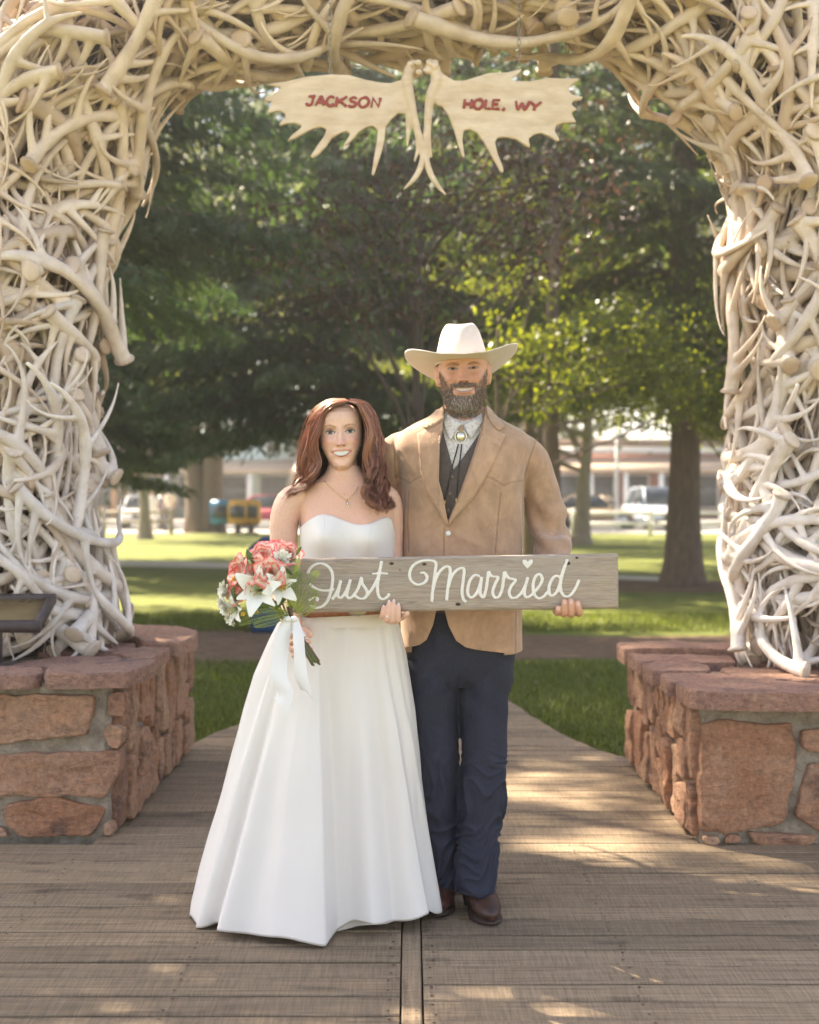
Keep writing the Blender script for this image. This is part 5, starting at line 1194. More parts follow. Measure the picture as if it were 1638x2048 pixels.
    c_ = mixc(m_suede, 1.0, a_, ramp(m_suede, [(.3, (.80, .77, .74)), (.7, (1.16, 1.14, 1.12))], n1), 'MULTIPLY'); c_ = mixc(m_suede, .6, c_, ramp(m_suede, [(.3, (.82, .8, .78)), (.7, (1.14, 1.13, 1.12))], n3), 'MULTIPLY')
    lk(m_suede, c_, bsdf(m_suede).inputs['Base Color']); bsdf(m_suede).inputs['Sheen Weight'].default_value = .35; bsdf(m_suede).inputs['Sheen Roughness'].default_value = .5
    b_ = bump(m_suede, n2, .18, .002); bump(m_suede, n1, .25, .006, b_)
    jk = Loft([(812, 927, .082, 4.452, 4.60), (828, 926, .098, 4.445, 4.61), (842, 926, .135, 4.425, 4.625), (856, 926, .185, 4.412, 4.64), (872, 926, .220, 4.400, 4.655), (892, 926, .230, 4.382, 4.665), (925, 926, .214, 4.365, 4.672), (960, 925, .204, 4.358, 4.672), (1010, 925, .199, 4.360, 4.67), (1080, 924, .197, 4.364, 4.66), (1180, 924, .199, 4.370, 4.675), (1260, 924, .200, 4.374, 4.685), (1310, 925, .201, 4.378, 4.69)], DM)
    g = G(); jk.solid(g, P(0, 1303, DM).z, P(0, 818, DM).z, 0, 90, 120)
    g.tube(spl([P(1026, 888, 4.535), P(1058, 916, 4.54), P(1077, 965, 4.555), P(1091, 1020, 4.565), P(1099, 1065, 4.555), P(1107, 1105, 4.50), P(1118, 1150, 4.40), P(1128, 1190, 4.30)], 26), [.048 + .015*min(1, i/4) + .0012*max(0, min(6, i-8)) - .0012*max(0, i-10) - .0004*max(0, i-14)*1.2 for i in range(26)], 24)
    g.tube(spl([P(820, 890, 4.535), P(790, 912, 4.545), P(775, 970, 4.58), P(768, 1040, 4.62), P(766, 1110, 4.65), P(742, 1178, 4.67)], 20), [.052 + .018*min(1, i/4) - .0014*max(0, i-6) for i in range(20)], 24)
    me = voxel(g, .0046, 6, .6); V = co(me).copy(); N = nrm(me).copy()
    x, y, z = V.T; Yp = lambda py: P(0, py, DM).z; X_ = lambda px_: P(px_, 0, DM).x
    # cloth folds: gathered at the elbow, broad soft pulls over the body
    slv = (x > X_(1052) + .0*z)
    u = (z - Yp(1070))/.05; fold = np.sin((z*62 + (x - X_(1095))*38 + 2.2*np.sin(x*31)))*.0085*gs(z, Yp(1065), .10)*slv
    fold += np.sin(z*105 + x*40 + np.sin(x*60))*.0035*gs(z, Yp(1080), .07)*slv
    fold += .0042*np.sin(x*26 + z*13 + 1.5*np.sin(z*9))*ss(Yp(870), Yp(950), z)*(y < 4.5)*(~slv)*.55
    fold += .003*gs(z - .55*(x - X_(896)), Yp(1067), .012)*gs(x, X_(860), .05)*(y < 4.5) + .003*gs(z + .45*(x - X_(896)), Yp(1062), .012)*gs(x, X_(935), .05)*(y < 4.5)
    fold += np.array([noise.noise(Vector((p[0]*7, p[1]*7, p[2]*4)))*.005 + noise.noise(Vector((p[0]*19, p[1]*19, p[2]*11)))*.0016 for p in V])
    V += N*fold[:, None]; setco(me, V)
    Zf = lambda pts: pxz([(740 + a/3.7227, 800 + b/3.7227) for a, b in pts], DM)
    open_top = pxz([(889, 780), (884.5, 830), (882, 867), (874, 913), (872.5, 950), (886, 1000), (893.5, 1034), (895.5, 1041), (899, 1034), (912, 1004), (928, 961), (947, 907), (960, 868), (969, 830), (968, 780)], 4.40)
    open_bot = pxz([(885, 1152), (879, 1195), (872, 1224), (866, 1251), (853, 1281), (839, 1292), (816, 1299), (795, 1308), (795, 1345), (1010, 1345), (1010, 1308), (950, 1299), (930, 1294), (912, 1281), (897, 1251), (890, 1224), (887, 1190)], 4.38)
    me = cut(me, [open_top, open_bot], 4.15, 4.475)
    V = co(me); x, y, z = V.T; fr_ = y < 4.52
    base = np.array((.415, .268, .172)); c = np.tile(base, (len(V), 1))
    seams = [Zf([(185, 567), (240, 585), (300, 622), (340, 590), (385, 568)]), Zf([(835, 570), (900, 590), (978, 640), (1040, 612), (1135, 600)]), Zf([(147, 180), (180, 350), (188, 560), (215, 700), (235, 900)]), Zf([(1255, 250), (1190, 420), (1145, 580), (1130, 760), (1140, 960)]),
             Zf([(545, 945), (543, 1060), (543, 1180), (540, 1310)]), Zf([(955, 690), (935, 880), (915, 1130)]), Zf([(290, 680), (280, 900), (290, 1120)]), Zf([(1075, 1560), (1072, 1870)])]
    Nn = nrm(me)
    for ln in seams:
        d = seam_d(x, z, ln); k = np.exp(-(d/.0024)**2)*(fr_ & (Nn[:, 1] < .3)); c = c*(1 - .38*k[:, None]); V[:, 1] += .0022*k
        k2 = np.exp(-((d-.006)/.0035)**2)*(fr_ & (Nn[:, 1] < .3)); c = c*(1 + .10*k2[:, None])
    setco(me, V); set_col(me, c); jacket = add('jacket', me, m_suede, man)
    jy = lambda X, Z: np.array([jk.at(np.linspace(-np.pi, 0, 181), np.full(181, zz))[np.argmin(np.abs(jk.at(np.linspace(-np.pi, 0, 181), np.full(181, zz))[:, 0] - xx))][1] for xx, zz in zip(X, Z)])
    flat = lambda nm, cl: (lambda m: m)(mat(nm, cl))
    m_lap = m_suede
    def lap(name, pts, lift, th=.006):
        P2 = [(p[0], p[1]) for p in Zf(pts)]; o = sheet_on(name, P2, lambda X, Z: jy(X, Z) - lift, th, m_lap, jacket); me = o.data
        set_col(me, np.tile(base*1.03, (len(me.vertices), 1))); return o
    lap('lapel', [(552, 70), (532, 250), (497, 420), (492, 560), (530, 690), (572, 905), (566, 938), (500, 815), (420, 690), (372, 535), (350, 258), (415, 226), (470, 150), (520, 92)], .0075)
    lap('lapel', [(858, 70), (820, 262), (770, 405), (700, 605), (640, 760), (583, 895), (572, 930), (660, 830), (745, 742), (855, 562), (932, 405), (998, 268), (945, 236), (920, 150), (885, 92)], .0085)
    lap('collar', [(550, 40), (546, 150), (470, 205), (412, 224), (376, 190), (440, 140), (500, 85)], .0125)
    lap('collar', [(862, 36), (862, 120), (905, 200), (946, 235), (994, 214), (955, 130), (915, 75)], .0125)
    m_pearl = mat('pearl_button', (.72, .69, .64), .25)
    bc = P(896.5, 1067, 4.35); g = G(); g.ell((bc.x, 4.352, bc.z), (.0085, .0055, .0085), 16, 8); add('button', g, m_pearl, jacket)

    # waistcoat, shirt, bolo tie
    m_vest = noisy('dark_brown_wool', (.078, .060, .053), (.105, .083, .074), 60, .9, .2, .002)
    g = G(); jk.solid(g, P(0, 1222, DM).z, P(0, 826, DM).z, -.022, 60, 90); me = voxel(g, .0045, 3)
    me = cut(me, [pxz([(880, 780), (884, 840), (888, 868), (905, 935), (907, 940), (910, 936), (926, 915), (962, 862), (975, 820), (975, 780)], 4.40)], 4.2, 4.50)
    vest = add('waistcoat', me, m_vest, man)
    for px_, py in ((905, 954), (896.5, 1021), (900, 988)): q_ = P(px_, py, 4.385); g = G(); g.ell((q_.x, jy([q_.x], [q_.z])[0] + .0195, q_.z), (.0068, .0035, .0068), 12, 6); add('button', g, mat('horn_button', (.12, .09, .075), .3), vest)
    m_shirt = mat('speckled_cream_shirt', (.6, .55, .5), .85); f_ = noise_tex(m_shirt, 130, 3, .7); lk(m_shirt, ramp(m_shirt, [(.36, (.47, .41, .37)), (.50, (.66, .61, .56)), (.7, (.72, .68, .63))], f_), bsdf(m_shirt).inputs['Base Color'])
    g = G(); jk.solid(g, P(0, 1150, DM).z, P(0, 836, DM).z, -.030, 50, 80); shirt = add('shirt', voxel(g, .0045, 3), m_shirt, man)
    sy = lambda X, Z: jy(X, Z) + .030
    Z1 = lambda pts: pxz([(780 + a/5.85, 620 + b/5.85) for a, b in pts], 4.44)
    def neckY(X, Z):
        k = ss(P(0, 852, DM).z, P(0, 822, DM).z, Z); return (jy(X, np.minimum(Z, P(0, 856, DM).z)) + .020)*(1-k) + k*(4.53 - np.sqrt(np.maximum(.078**2 - np.minimum(np.abs(X - X_(926)), .075)**2, 1e-6)))
    sheet_on('collar', Z1([(632, 1140), (700, 1225), (775, 1290), (843, 1335), (770, 1440), (700, 1525), (655, 1420), (622, 1290)]), neckY, .003, m_shirt, shirt)
    sheet_on('collar', Z1([(1122, 1135), (1050, 1220), (960, 1290), (862, 1350), (900, 1430), (948, 1512), (1010, 1420), (1095, 1290)]), neckY, .003, m_shirt, shirt)
    g = G(); g.tube([P(888, 818, 4.50), P(893, 834, 4.468), P(905, 845, 4.452), P(925, 850, 4.446), P(945, 846, 4.452), P(962, 834, 4.468), P(970, 816, 4.50)], [(.006, .003)]*7, 8); add('collar_band', g, m_shirt, shirt)
    m_silver = mat('engraved_silver', (.68, .64, .52), .25, Metallic=.85); m_cord = mat('braided_black_cord', (.02, .018, .018), .6); m_gold = mat('gold_tip', (.75, .52, .2), .25, Metallic=.9)
    q_ = P(921.5, 873, 4.41); fy = sy([q_.x], [q_.z])[0] - .010
    bolo = G(); bolo.ell((q_.x, fy, q_.z), (.0135, .006, .0150), 20, 10); ob_ = add('bolo_tie', bolo, m_silver, man)
    g = G(); g.tube([(q_.x + .0185*math.cos(a), fy + .001, q_.z + .0200*math.sin(a)) for a in np.linspace(0, 2*np.pi, 25)], .0022, 6, cap=False); add('rim', g, m_silver, ob_)
    g = G(); t_ = P(922.5, 853, 4.41); g.add([(t_.x - .004, fy + .004, t_.z + .006), (t_.x + .005, fy + .004, t_.z + .006), (q_.x + .013, fy, q_.z + .014), (q_.x - .013, fy, q_.z + .014), (t_.x, fy - .003, (t_.z+q_.z)/2 + .006)], [(0, 3, 4), (3, 2, 4), (2, 1, 4), (1, 0, 4)]); add('slide', g, mat('tiger_eye', (.30, .20, .10), .2), ob_)
    for ln in ([(917, 888), (911, 910), (904, 934), (896, 970), (889.5, 1000)], [(924, 888), (921, 910), (917.5, 934), (914, 970), (912, 996)]):
        pts = [P(a, b, 4.40) for a, b in ln]; pts = [Vector((p.x, jy([p.x], [p.z])[0] + (.025 if i < 2 else .018 - .0015), p.z)) for i, p in enumerate(pts)]
        for p in pts[2:]: p.y = jy([p.x], [p.z])[0] + .0185
        g = G(); g.tube(spl(pts, 14), .0022, 7); cd = add('cord', g, m_cord, ob_)
        g = G(); e = pts[-1]; g.tube([e, e + Vector((-.0005, 0, -.018))], [.0032, .0024], 8); add('tip', g, m_gold, cd)

    # hat
    m_felt = noisy('cream_felt', (.57, .495, .43), (.61, .53, .465), 30, .9, .1, .002, Sheen_Weight=.3); 
    HH = Matrix.Translation(P(923.5, 729.5, 4.51)) @ Matrix.Rotation(R(-2.5), 4, 'Y') @ Matrix.Rotation(R(-7), 4, 'X')
    V = []; na = 96; rad_ = [1.0, 1.0, .985, .93, .85, .75, .65, .55, .47, .44]
    def brim(ps, k, top):
        a, b = .186, .205; cx_, cy_ = .084, .104
        e_ = 1 - .16*k; X = (cx_ + (a-cx_)*k)*math.copysign(abs(math.cos(ps))**e_, math.cos(ps)); Y = (cy_ + (b-cy_)*k)*math.copysign(abs(math.sin(ps))**e_, math.sin(ps)); ax_ = abs(X)
        up = .040*max(0, (ax_-.066)/.120)**1.45 * (1 + .15*(X > 0)); dip = -(.012 if Y < 0 else .026)*(abs(Y)/.205)**2*(1 - min(1, ax_/.17))
        return Vector((X, Y, up + dip + (.0035 if top else 0)))
    ks = np.linspace(0, 1, 14); g = G(); rows = []
    for top in (0, 1):
        for k in (ks if top == 0 else ks[::-1]): rows += [HH @ brim(2*math.pi*i/na, k, top) for i in range(na)]
    g.grid(rows, na, 28, True)
    for i in range(na): g.f.append((27*na+i, 27*na+(i+1) % na, (i+1) % na, i))
    hat = add('hat', g, m_felt, man)
    cr = spl([(.0, .0868, .1065), (.02, .0862, .1055), (.045, .081, .100), (.070, .0745, .092), (.095, .067, .081), (.112, .059, .070), (.1225, .050, .058), (.1265, .041, .047), (.1235, .026, .036), (.119, .011, .024), (.114, .003, .010)], 44)
    g = G(); rows = []
    for hz_, wx, wy in cr:
        for i in range(na):
            a = 2*math.pi*i/na; ca, sa = math.cos(a), math.sin(a); h = hz_/.127
            pin = .13*math.exp(-((hz_-.098)/.030)**2)*(math.exp(-((a - (1.5*math.pi-.70))/.34)**2) + math.exp(-((a - (1.5*math.pi+.70))/.34)**2))
            rows.append(HH @ Vector((wx*ca*(1-pin), wy*sa*(1-pin), hz_ - .004 + .002*h**3*(-sa) + .013*h**4*ca*ca)))
    g.grid(rows, na, 44, True); g.f.append(tuple(43*na + i for i in range(na))); add('crown', g, m_felt, hat)
    g = G(); rows = []
    for z_, o_ in ((.004, .0005), (.005, .0022), (.013, .0022), (.014, .0005)): rows += [HH @ Vector(((.0868+o_)*math.cos(2*math.pi*i/na), (.1062+o_)*math.sin(2*math.pi*i/na), z_)) for i in range(na)]
    g.grid(rows, na, 4, True); add('hat_band', g, mat('grey_ribbon', (.50, .44, .40), .6), hat)

    # jeans
    m_den = mat('dark_indigo_denim', (.02, .025, .05), .85); w1 = noise_tex(m_den, 5, 4, .6); w2 = noise_tex(m_den, 260, 2, .5, (1, 1, .3)); w3 = noise_tex(m_den, 14, 5, .7)
    c_ = mixc(m_den, .5, ramp(m_den, [(.3, (.010, .012, .027)), (.7, (.019, .022, .043))], w1), ramp(m_den, [(.35, (.010, .012, .025)), (.65, (.024, .028, .050))], w2)); gp_ = nd(m_den, 'NewGeometry'); c_ = mixc(m_den, ramp(m_den, [(.51, (0,)*3), (.66, (.32,)*3)], gp_.outputs['Pointiness']), c_, (.075, .085, .13)); lk(m_den, c_, bsdf(m_den).inputs['Base Color']); b_ = bump(m_den, w2, .25, .0015); bump(m_den, w3, .3, .006, b_)
    g = G(); jl = Loft([(1180, 925, .168, 4.408, 4.65), (1290, 924, .178, 4.402, 4.665), (1330, 922, .180, 4.405, 4.67), (1360, 920, .172, 4.425, 4.65), (1385, 919, .155, 4.46, 4.62)], DM); jl.solid(g, P(0, 1374, DM).z, P(0, 1185, DM).z, 0, 20, 60)
    Ll = [(1320, 866, 56, 4.525), (1360, 866, 53, 4.52), (1400, 866, 50.5, 4.52), (1450, 869, 47.5, 4.52), (1500, 872, 45, 4.515), (1560, 876, 42.5, 4.52), (1610, 876, 42, 4.53), (1660, 879, 39, 4.54), (1710, 884, 35, 4.545), (1760, 889, 32, 4.545), (1778, 890, 32.5, 4.545)]
    Lr = [(1320, 974, 55, 4.525), (1360, 971, 53, 4.52), (1400, 967, 51, 4.515), (1450, 968, 47, 4.505), (1500, 968.5, 45, 4.495), (1550, 967.5, 46, 4.49), (1600, 964.5, 45.5, 4.49), (1650, 959, 42, 4.485), (1700, 955, 40, 4.475), (1745, 952, 40, 4.465), (1772, 951.5, 40, 4.46), (1782, 951.5, 40.5, 4.46)]
    for leg in (Ll, Lr):
        pts = spl([P(x_, y_, D_) for y_, x_, r_, D_ in leg], 40); rr_ = np.interp(np.linspace(0, 1, 40), np.linspace(0, 1, len(leg)), [r_/F*D_ for y_, x_, r_, D_ in leg]); g.tube(pts, [(r_, r_*1.12) for r_ in rr_], 26, up=(1, 0, 0))
    me = voxel(g, .0045, 4); V = co(me).copy(); N = nrm(me).copy(); x, y, z = V.T; low = ss(P(0, 1470, DM).z, P(0, 1560, DM).z, z)
    right = x > X_(916)
    ph = np.where(right, 0., 2.4); w_ = z*70 + np.sin(x*34 + ph)*1.6 + np.sin(y*28 + ph)*1.1 + ph; nz_ = np.array([noise.noise(Vector((p[0]*9 + (5 if r_ else 0), p[1]*7, p[2]*26 + 6*noise.noise(Vector((p[0]*6, p[1]*6, p[2]*5)))))) for p, r_ in zip(V, right)])
    fold = ((1 - np.minimum(1, np.abs(nz_)*3.2)) - .35)*.0105*low + np.sin(w_)*.0022*low*np.sin(z*11 + ph)
    fold += .004*np.sin((z + 1.1*np.abs(x - X_(916)))*48)*gs(z, P(0, 1375, DM).z, .07)
    fold += np.array([noise.noise(Vector((p[0]*11, p[1]*11, p[2]*9)))*.005 for p in V])
    V += N*fold[:, None]; setco(me, V); jeans = add('jeans', me, m_den, man)
    g = G(); yj = lambda px_, py, d: Vector((X_(px_), d, P(0, py, DM).z))
    pass
    # boots
    m_boot = mat('oxblood_leather', (.05, .02, .014), .42); bn = noise_tex(m_boot, 18, 5, .7); lk(m_boot, ramp(m_boot, [(.3, (.028, .013, .010)), (.7, (.085, .034, .022))], bn), bsdf(m_boot).inputs['Base Color']); bump(m_boot, noise_tex(m_boot, 90, 4, .7), .35, .003)
    m_sole = mat('boot_sole', (.035, .02, .014), .7)
    def boot(heel, toe, lab):
        h, t = Vector(heel), Vector(toe); d = (t-h).normalized(); L_ = (t-h).length; bt = G()
        prof = [(-.02, .030, .032, .055), (.10, .036, .046, .055), (.22, .038, .060, .062), (.36, .040, .058, .070), (.52, .046, .046, .062), (.66, .050, .036, .050), (.80, .046, .029, .040), (.92, .034, .023, .033), (.99, .018, .016, .027), (1.01, .008, .010, .025)]
        pts = [h + d*(L_*s) + Vector((0, 0, zc)) for s, w_, hh, zc in prof]; bt.tube(pts, [(hh, w_) for s, w_, hh, zc in prof], 20, up=(0, 0, 1))
        bt.tube([h + d*(L_*.20) + Vector((0, 0, .06)), h + d*(L_*.19) + Vector((0, 0, .14)), h + d*(L_*.17) + Vector((0, 0, .24))], [.055, .054, .058], 18)
        me = voxel(bt, .0038, 5); V = co(me).copy(); N = nrm(me); s_ = (V - np.array(h)) @ np.array(d)/L_
        V += N*(.0024*np.sin(s_*62 + V[:, 2]*50)*gs(s_, .52, .16)*(V[:, 2] > .03))[:, None]; V[:, 2] = np.maximum(V[:, 2], .012); setco(me, V)
        b_ = add('boot', me, m_boot, man)
        g = G(); n = 40; V2 = []; side = d.cross(Vector((0, 0, 1)))
        for z_ in (.004, .012):
            for s, w_ in [(-.01, .026), (.1, .037), (.25, .037), (.4, .040), (.55, .048), (.68, .0525), (.8, .048), (.92, .036), (.99, .02), (1.02, .006)]: V2.append(h + d*(L_*s) + side*w_ + Vector((0, 0, z_ + (.028 - .028*min(1, s/.55) if s < .55 else 0))))
            for s, w_ in [(1.02, .006), (.99, .02), (.92, .036), (.8, .048), (.68, .0525), (.55, .048), (.4, .040), (.25, .037), (.1, .037), (-.01, .026)]: V2.append(h + d*(L_*s) - side*w_ + Vector((0, 0, z_ + (.028 - .028*min(1, s/.55) if s < .55 else 0))))
        g.grid(V2, 20, 2, True); g.f.append(tuple(range(19, -1, -1))); g.f.append(tuple(range(20, 40))); add('sole', g, m_sole, b_)
        g = G(); V2 = []
        for z_, k in ((.002, .86), (.038, 1.0)):
            for a in np.linspace(-math.pi/2, math.pi/2, 9): V2.append(h + d*(L_*.10 - .036*k*math.cos(a)) + side*(.036*k*math.sin(a)) + Vector((0, 0, z_)))
            V2.append(h + d*(L_*.17) + side*.036*k + Vector((0, 0, z_))); V2.append(h + d*(L_*.17) - side*.036*k + Vector((0, 0, z_)))
        V2b = []
        for r_ in range(2): row = V2[r_*11:(r_+1)*11]; V2b += row
        g.grid(V2b, 11, 2, True); g.f.append(tuple(range(10, -1, -1))); g.f.append(tuple(range(11, 22))); add('heel', g, m_sole, b_)
    boot((P(944, 1800, 4.56).x, 4.585, 0), (P(984, 1800, 4.33).x, 4.335, 0), '')
    boot((P(893, 1800, 4.62).x, 4.66, 0), (P(872, 1800, 4.40).x, 4.42, 0), '')
    base_at(man, (P(930, 1800, 4.5).x, 4.5, 0))
# ------------------------------------------------------------------ the bride
if 'bride' not in SKIP:
    DB = 4.42
    bride = thing('person', 'bride in white strapless gown with long auburn hair holding the bouquet', 'person')
    BH = Matrix.Translation(P(681, 866, DB)) @ Matrix.Rotation(R(-3.5), 4, 'Y') @ Matrix.Rotation(R(2), 4, 'Z')
    zB = lambda py: P(0, py, DB).z; xB = lambda px_: P(px_, 0, DB).x
    tb = Loft([(928, 687, .050, 4.372, 4.475), (945, 688, .060, 4.368, 4.485), (958, 690, .088, 4.365, 4.495), (970, 691, .125, 4.362, 4.502), (985, 692, .150, 4.358, 4.51), (1005, 693, .158, 4.350, 4.515), (1030, 694, .154, 4.343, 4.52), (1060, 695, .149, 4.338, 4.52), (1090, 695, .146, 4.335, 4.518), (1130, 695, .142, 4.335, 4.515), (1180, 695, .139, 4.335, 4.515), (1225, 695, .140, 4.335, 4.52), (1300, 695, .165, 4.32, 4.55)], DB,
               bumps=[(xB(650), zB(1072), .058, .058, .050), (xB(742), zB(1074), .058, .058, .050)])
    g = G(); head_mesh(g, BH, False, .93)
    g.tube([P(684, 905, 4.435), P(686, 935, 4.43), P(688, 958, 4.428), P(690, 985, 4.43)], [.047, .047, .052, .075], 20)
    tb.solid(g, zB(1236), zB(932), -.001, 90, 110)
    # arms
    g.tube(spl([P(612, 990, 4.43), P(583, 1003, 4.432), P(569, 1040, 4.435), P(567, 1085, 4.44), P(564, 1130, 4.45), P(562, 1165, 4.45), P(572, 1205, 4.39), P(583, 1240, 4.315), P(590, 1262, 4.265)], 30), [.040, .043, .046, .0485, .050, .050, .0495, .048, .047, .046, .0455, .045, .0445, .044, .0435, .043, .042, .042, .041, .041, .041, .040, .039, .037, .035, .033, .031, .029, .028, .027], 20)
    g.tube(spl([P(760, 990, 4.44), P(778, 1003, 4.445), P(783, 1050, 4.455), P(783, 1100, 4.465), P(787, 1150, 4.45), P(788, 1195, 4.38), P(786, 1226, 4.29), P(784, 1234, 4.25)], 28), [.038, .040, .041, .041, .041, .040, .040, .039, .039, .038, .038, .037, .037, .036, .036, .036, .035, .035, .034, .033, .032, .030, .029, .028, .027, .026, .025, .025], 18)
    # collar bones
    g.tube(spl([P(676, 964, 4.372), P(645, 968, 4.378), P(612, 974, 4.405)], 8), [.004, .007, .008, .008, .008, .007, .006, .004], 8); g.tube(spl([P(703, 964, 4.372), P(732, 969, 4.380), P(764, 976, 4.410)], 8), [.004, .007, .008, .008, .008, .007, .006, .004], 8)
    # hand under the board
    g.ell(P(785, 1232, BD + .065) , (.034, .045, .017), 14, 10)
    for xk, yk, xt, yt, r_ in ((763, 1234, 768, 1209, .0066), (772.5, 1241, 778.5, 1199, .0074), (784, 1243, 788, 1197.5, .0077), (796.5, 1241, 797.5, 1205, .0076)):
        a = P(xk, yk, BD); t_ = P(xt, yt, BD)
        g.tube(spl([(P(785 + (xk-785)*.8, 0, BD).x, BD + .065, a.z + .006), (a.x, BD + .025, a.z + .002), (a.x, BD - .004, a.z), (a.x*.75 + t_.x*.25, BD - .013, a.z*.75 + t_.z*.25), (a.x*.35 + t_.x*.65, BD - .0125, a.z*.35 + t_.z*.65), (t_.x, BD - .0085, t_.z)], 18), [r_*1.05]*7 + [r_*1.1]*2 + [r_]*6 + [r_*.88, r_*.7, r_*.4], 10)
    g.tube(spl([P(800, 1236, BD + .04), P(806, 1233, BD + .012), P(812, 1229, BD - .004), P(818, 1224, BD - .008)], 12), [.0105, .0105, .0102, .010, .0098, .0096, .0095, .0092, .0088, .008, .007, .004], 10)
    # hand round the bouquet handle
    g.ell(P(586, 1284, 4.20), (.024, .030, .042), 14, 10, rot=Matrix.Rotation(R(-18), 3, 'Y'))
    for k in range(4):
        y0 = 1268 + 14*k; x0 = 577 + 4*k
        g.tube(spl([P(x0 - 2, y0 + 2, 4.185), P(x0 + 2, y0, 4.135), P(x0 + 14, y0 - 1, 4.112), P(x0 + 30, y0 + 1, 4.120), P(x0 + 40, y0 + 3, 4.145)], 14), [.0085]*10 + [.008, .0075, .0065, .004], 10)
    g.tube(spl([P(590, 1268, 4.19), P(604, 1258, 4.165), P(618, 1266, 4.150), P(622, 1276, 4.148)], 10), [.011, .011, .0105, .010, .0098, .0095, .009, .0085, .007, .005], 10)
    me = voxel(g, .0026, 2, .4); V = co(me)
    skin = (.74, .470, .352); c = np.tile(np.array(skin), (len(V), 1))
    fre = vnoise(V[::1], 260, 2) if len(V) < 400000 else np.zeros(len(V)); arm = (V[:, 2] < zB(950))
    c = c*(1 - .11*np.clip((fre - .10)*2.5, 0, 1)*np.where(arm, 1, .2))[:, None]
    ch = arm & (V[:, 1] < 4.42) & (np.abs(V[:, 0] - xB(692)) < .14); c[ch] = c[ch]*np.array((1.0, .93, .90))
    hd_ = V[:, 2] > zB(950); mot = np.zeros(len(V)); mot[hd_] = vnoise(V[hd_], 80, 1) + .7*vnoise(V[hd_], 210, 2); c *= (1 + .06*mot)[:, None]
    face_colors(V, BH, False, c, skin, (.66, .28, .22)); 
    # painted nails
    for xt, yt in ((768, 1207), (778.5, 1198.5), (788, 1197), (797.5, 1204)):
        q_ = P(xt, yt + 1.5, BD); d = np.hypot((V[:, 0]-q_.x)/.8, V[:, 2]-q_.z); c[(d < .0058) & (V[:, 1] < BD - .0105)] = (.78, .62, .58)
    set_col(me, c); add('body', me, m_skin, bride)
    # ring and necklace
    q_ = P(767, 1232, BD); g = G(); r_ = P(774, 1232, BD); g.tube([(r_.x + .0086*math.cos(a), BD - .008 + .0105*math.sin(a), r_.z + .001*math.cos(a)) for a in np.linspace(0, 2*np.pi, 17)], .0012, 6, cap=False); rg = add('ring', g, mat('gold', (.8, .6, .3), .2, Metallic=1), bride)
    g = G(); g.ell((r_.x, BD - .0200, r_.z), (.0034, .002, .0034), 8, 6); add('diamond', g, mat('diamond', (.9, .9, .92), .05, Metallic=.3), rg)
    def onchest(px_, py, off=.003):
        th = np.linspace(-np.pi, 0, 361); row = tb.at(th, np.full(361, zB(py))); i = np.argmin(np.abs(row[:, 0] - xB(px_))); return Vector((xB(px_), row[i, 1] - off, zB(py)))
    g = G(); nk = [onchest(*p) for p in ((650, 962), (660, 972), (672, 983), (684, 993), (695, 1000), (704, 992), (712, 983), (717, 974))]; g.tube(spl(nk, 30), .0011, 5); nl_ = add('necklace', g, mat('gold', (.8, .6, .3), .25, Metallic=1), bride)
    g = G(); a = onchest(696, 1001, .004); b = onchest(699, 1013, .004); g.tube([a, b], [.0018, .0018], 6); g.tube([a.lerp(b, .4) + Vector((-.005, 0, .001)), a.lerp(b, .4) + Vector((.005, 0, -.001))], .0015, 6); g.ell(b, (.003, .002, .003), 8, 6); add('pendant', g, mat('silver', (.75, .73, .7), .2, Metallic=1), nl_)

    # gown
    m_satin = mat('ivory_satin', (.74, .705, .665), .60); bsdf(m_satin).inputs['Sheen Weight'].default_value = .25; sn_ = noise_tex(m_satin, 300, 2, .5, (1, 1, .2)); bump(m_satin, sn_, .05, .001)
    NL = [(560, 1078), (597, 1066), (602, 1055), (620, 1040), (636, 1031), (651, 1028), (668, 1031), (690, 1040), (707, 1046.5), (724, 1049), (745, 1046), (762, 1038), (776, 1034), (785, 1040), (790, 1066), (830, 1078)]
    nlx = [xB(a) for a, b in NL]; nlz = [zB(b) for a, b in NL]
    th = np.linspace(0, 2*np.pi, 180, endpoint=False); nr = 40; g = G(); rows = []
    ztop = []
    for t_ in th:
        z_ = zB(1050)
        for _ in range(6):
            p = tb.at(np.array([t_]), np.array([z_]), .006)[0]; z_ = np.interp(p[0], nlx, nlz) if math.sin(t_) < .05 else zB(1085)
        ztop.append(z_)
    ztop = np.array(ztop); ztop = (np.roll(ztop, 1) + ztop*2 + np.roll(ztop, -1))/4; zbot = zB(1250)
    for j in range(nr):
        f = j/(nr-1); z_ = zbot + (ztop - zbot)*f; rows.append(tb.at(th, z_, .0065))
    rows.append(tb.at(th, ztop + .0008, .0045)); rows.append(tb.at(th, ztop - .004, .001))
    g.grid(np.vstack(rows), 180, nr+2, True); gown = add('gown', g, m_satin, bride)
    for a_, b_, y0_ in ((651, 668, 1036), (742, 728, 1056)):
        th_ = np.linspace(-np.pi, 0, 361); sp = []
        for t_ in np.linspace(0, 1, 14):
            py = y0_ + (1215-y0_)*t_; px_ = a_ + (b_-a_)*t_**.8; row = tb.at(th_, np.full(361, zB(py)), .0066); i = np.argmin(np.abs(row[:, 0] - xB(px_))); sp.append(row[i])
        g = G(); g.tube(sp, .0011, 5); add('seam', g, m_satin, gown)
    # skirt
    Ls = [(1222, 600), (1232, 575), (1245, 556), (1280, 538), (1350, 505), (1420, 484), (1480, 468), (1560, 447), (1620, 430), (1680, 412), (1740, 394), (1800, 379), (1836, 374), (1872, 376)]
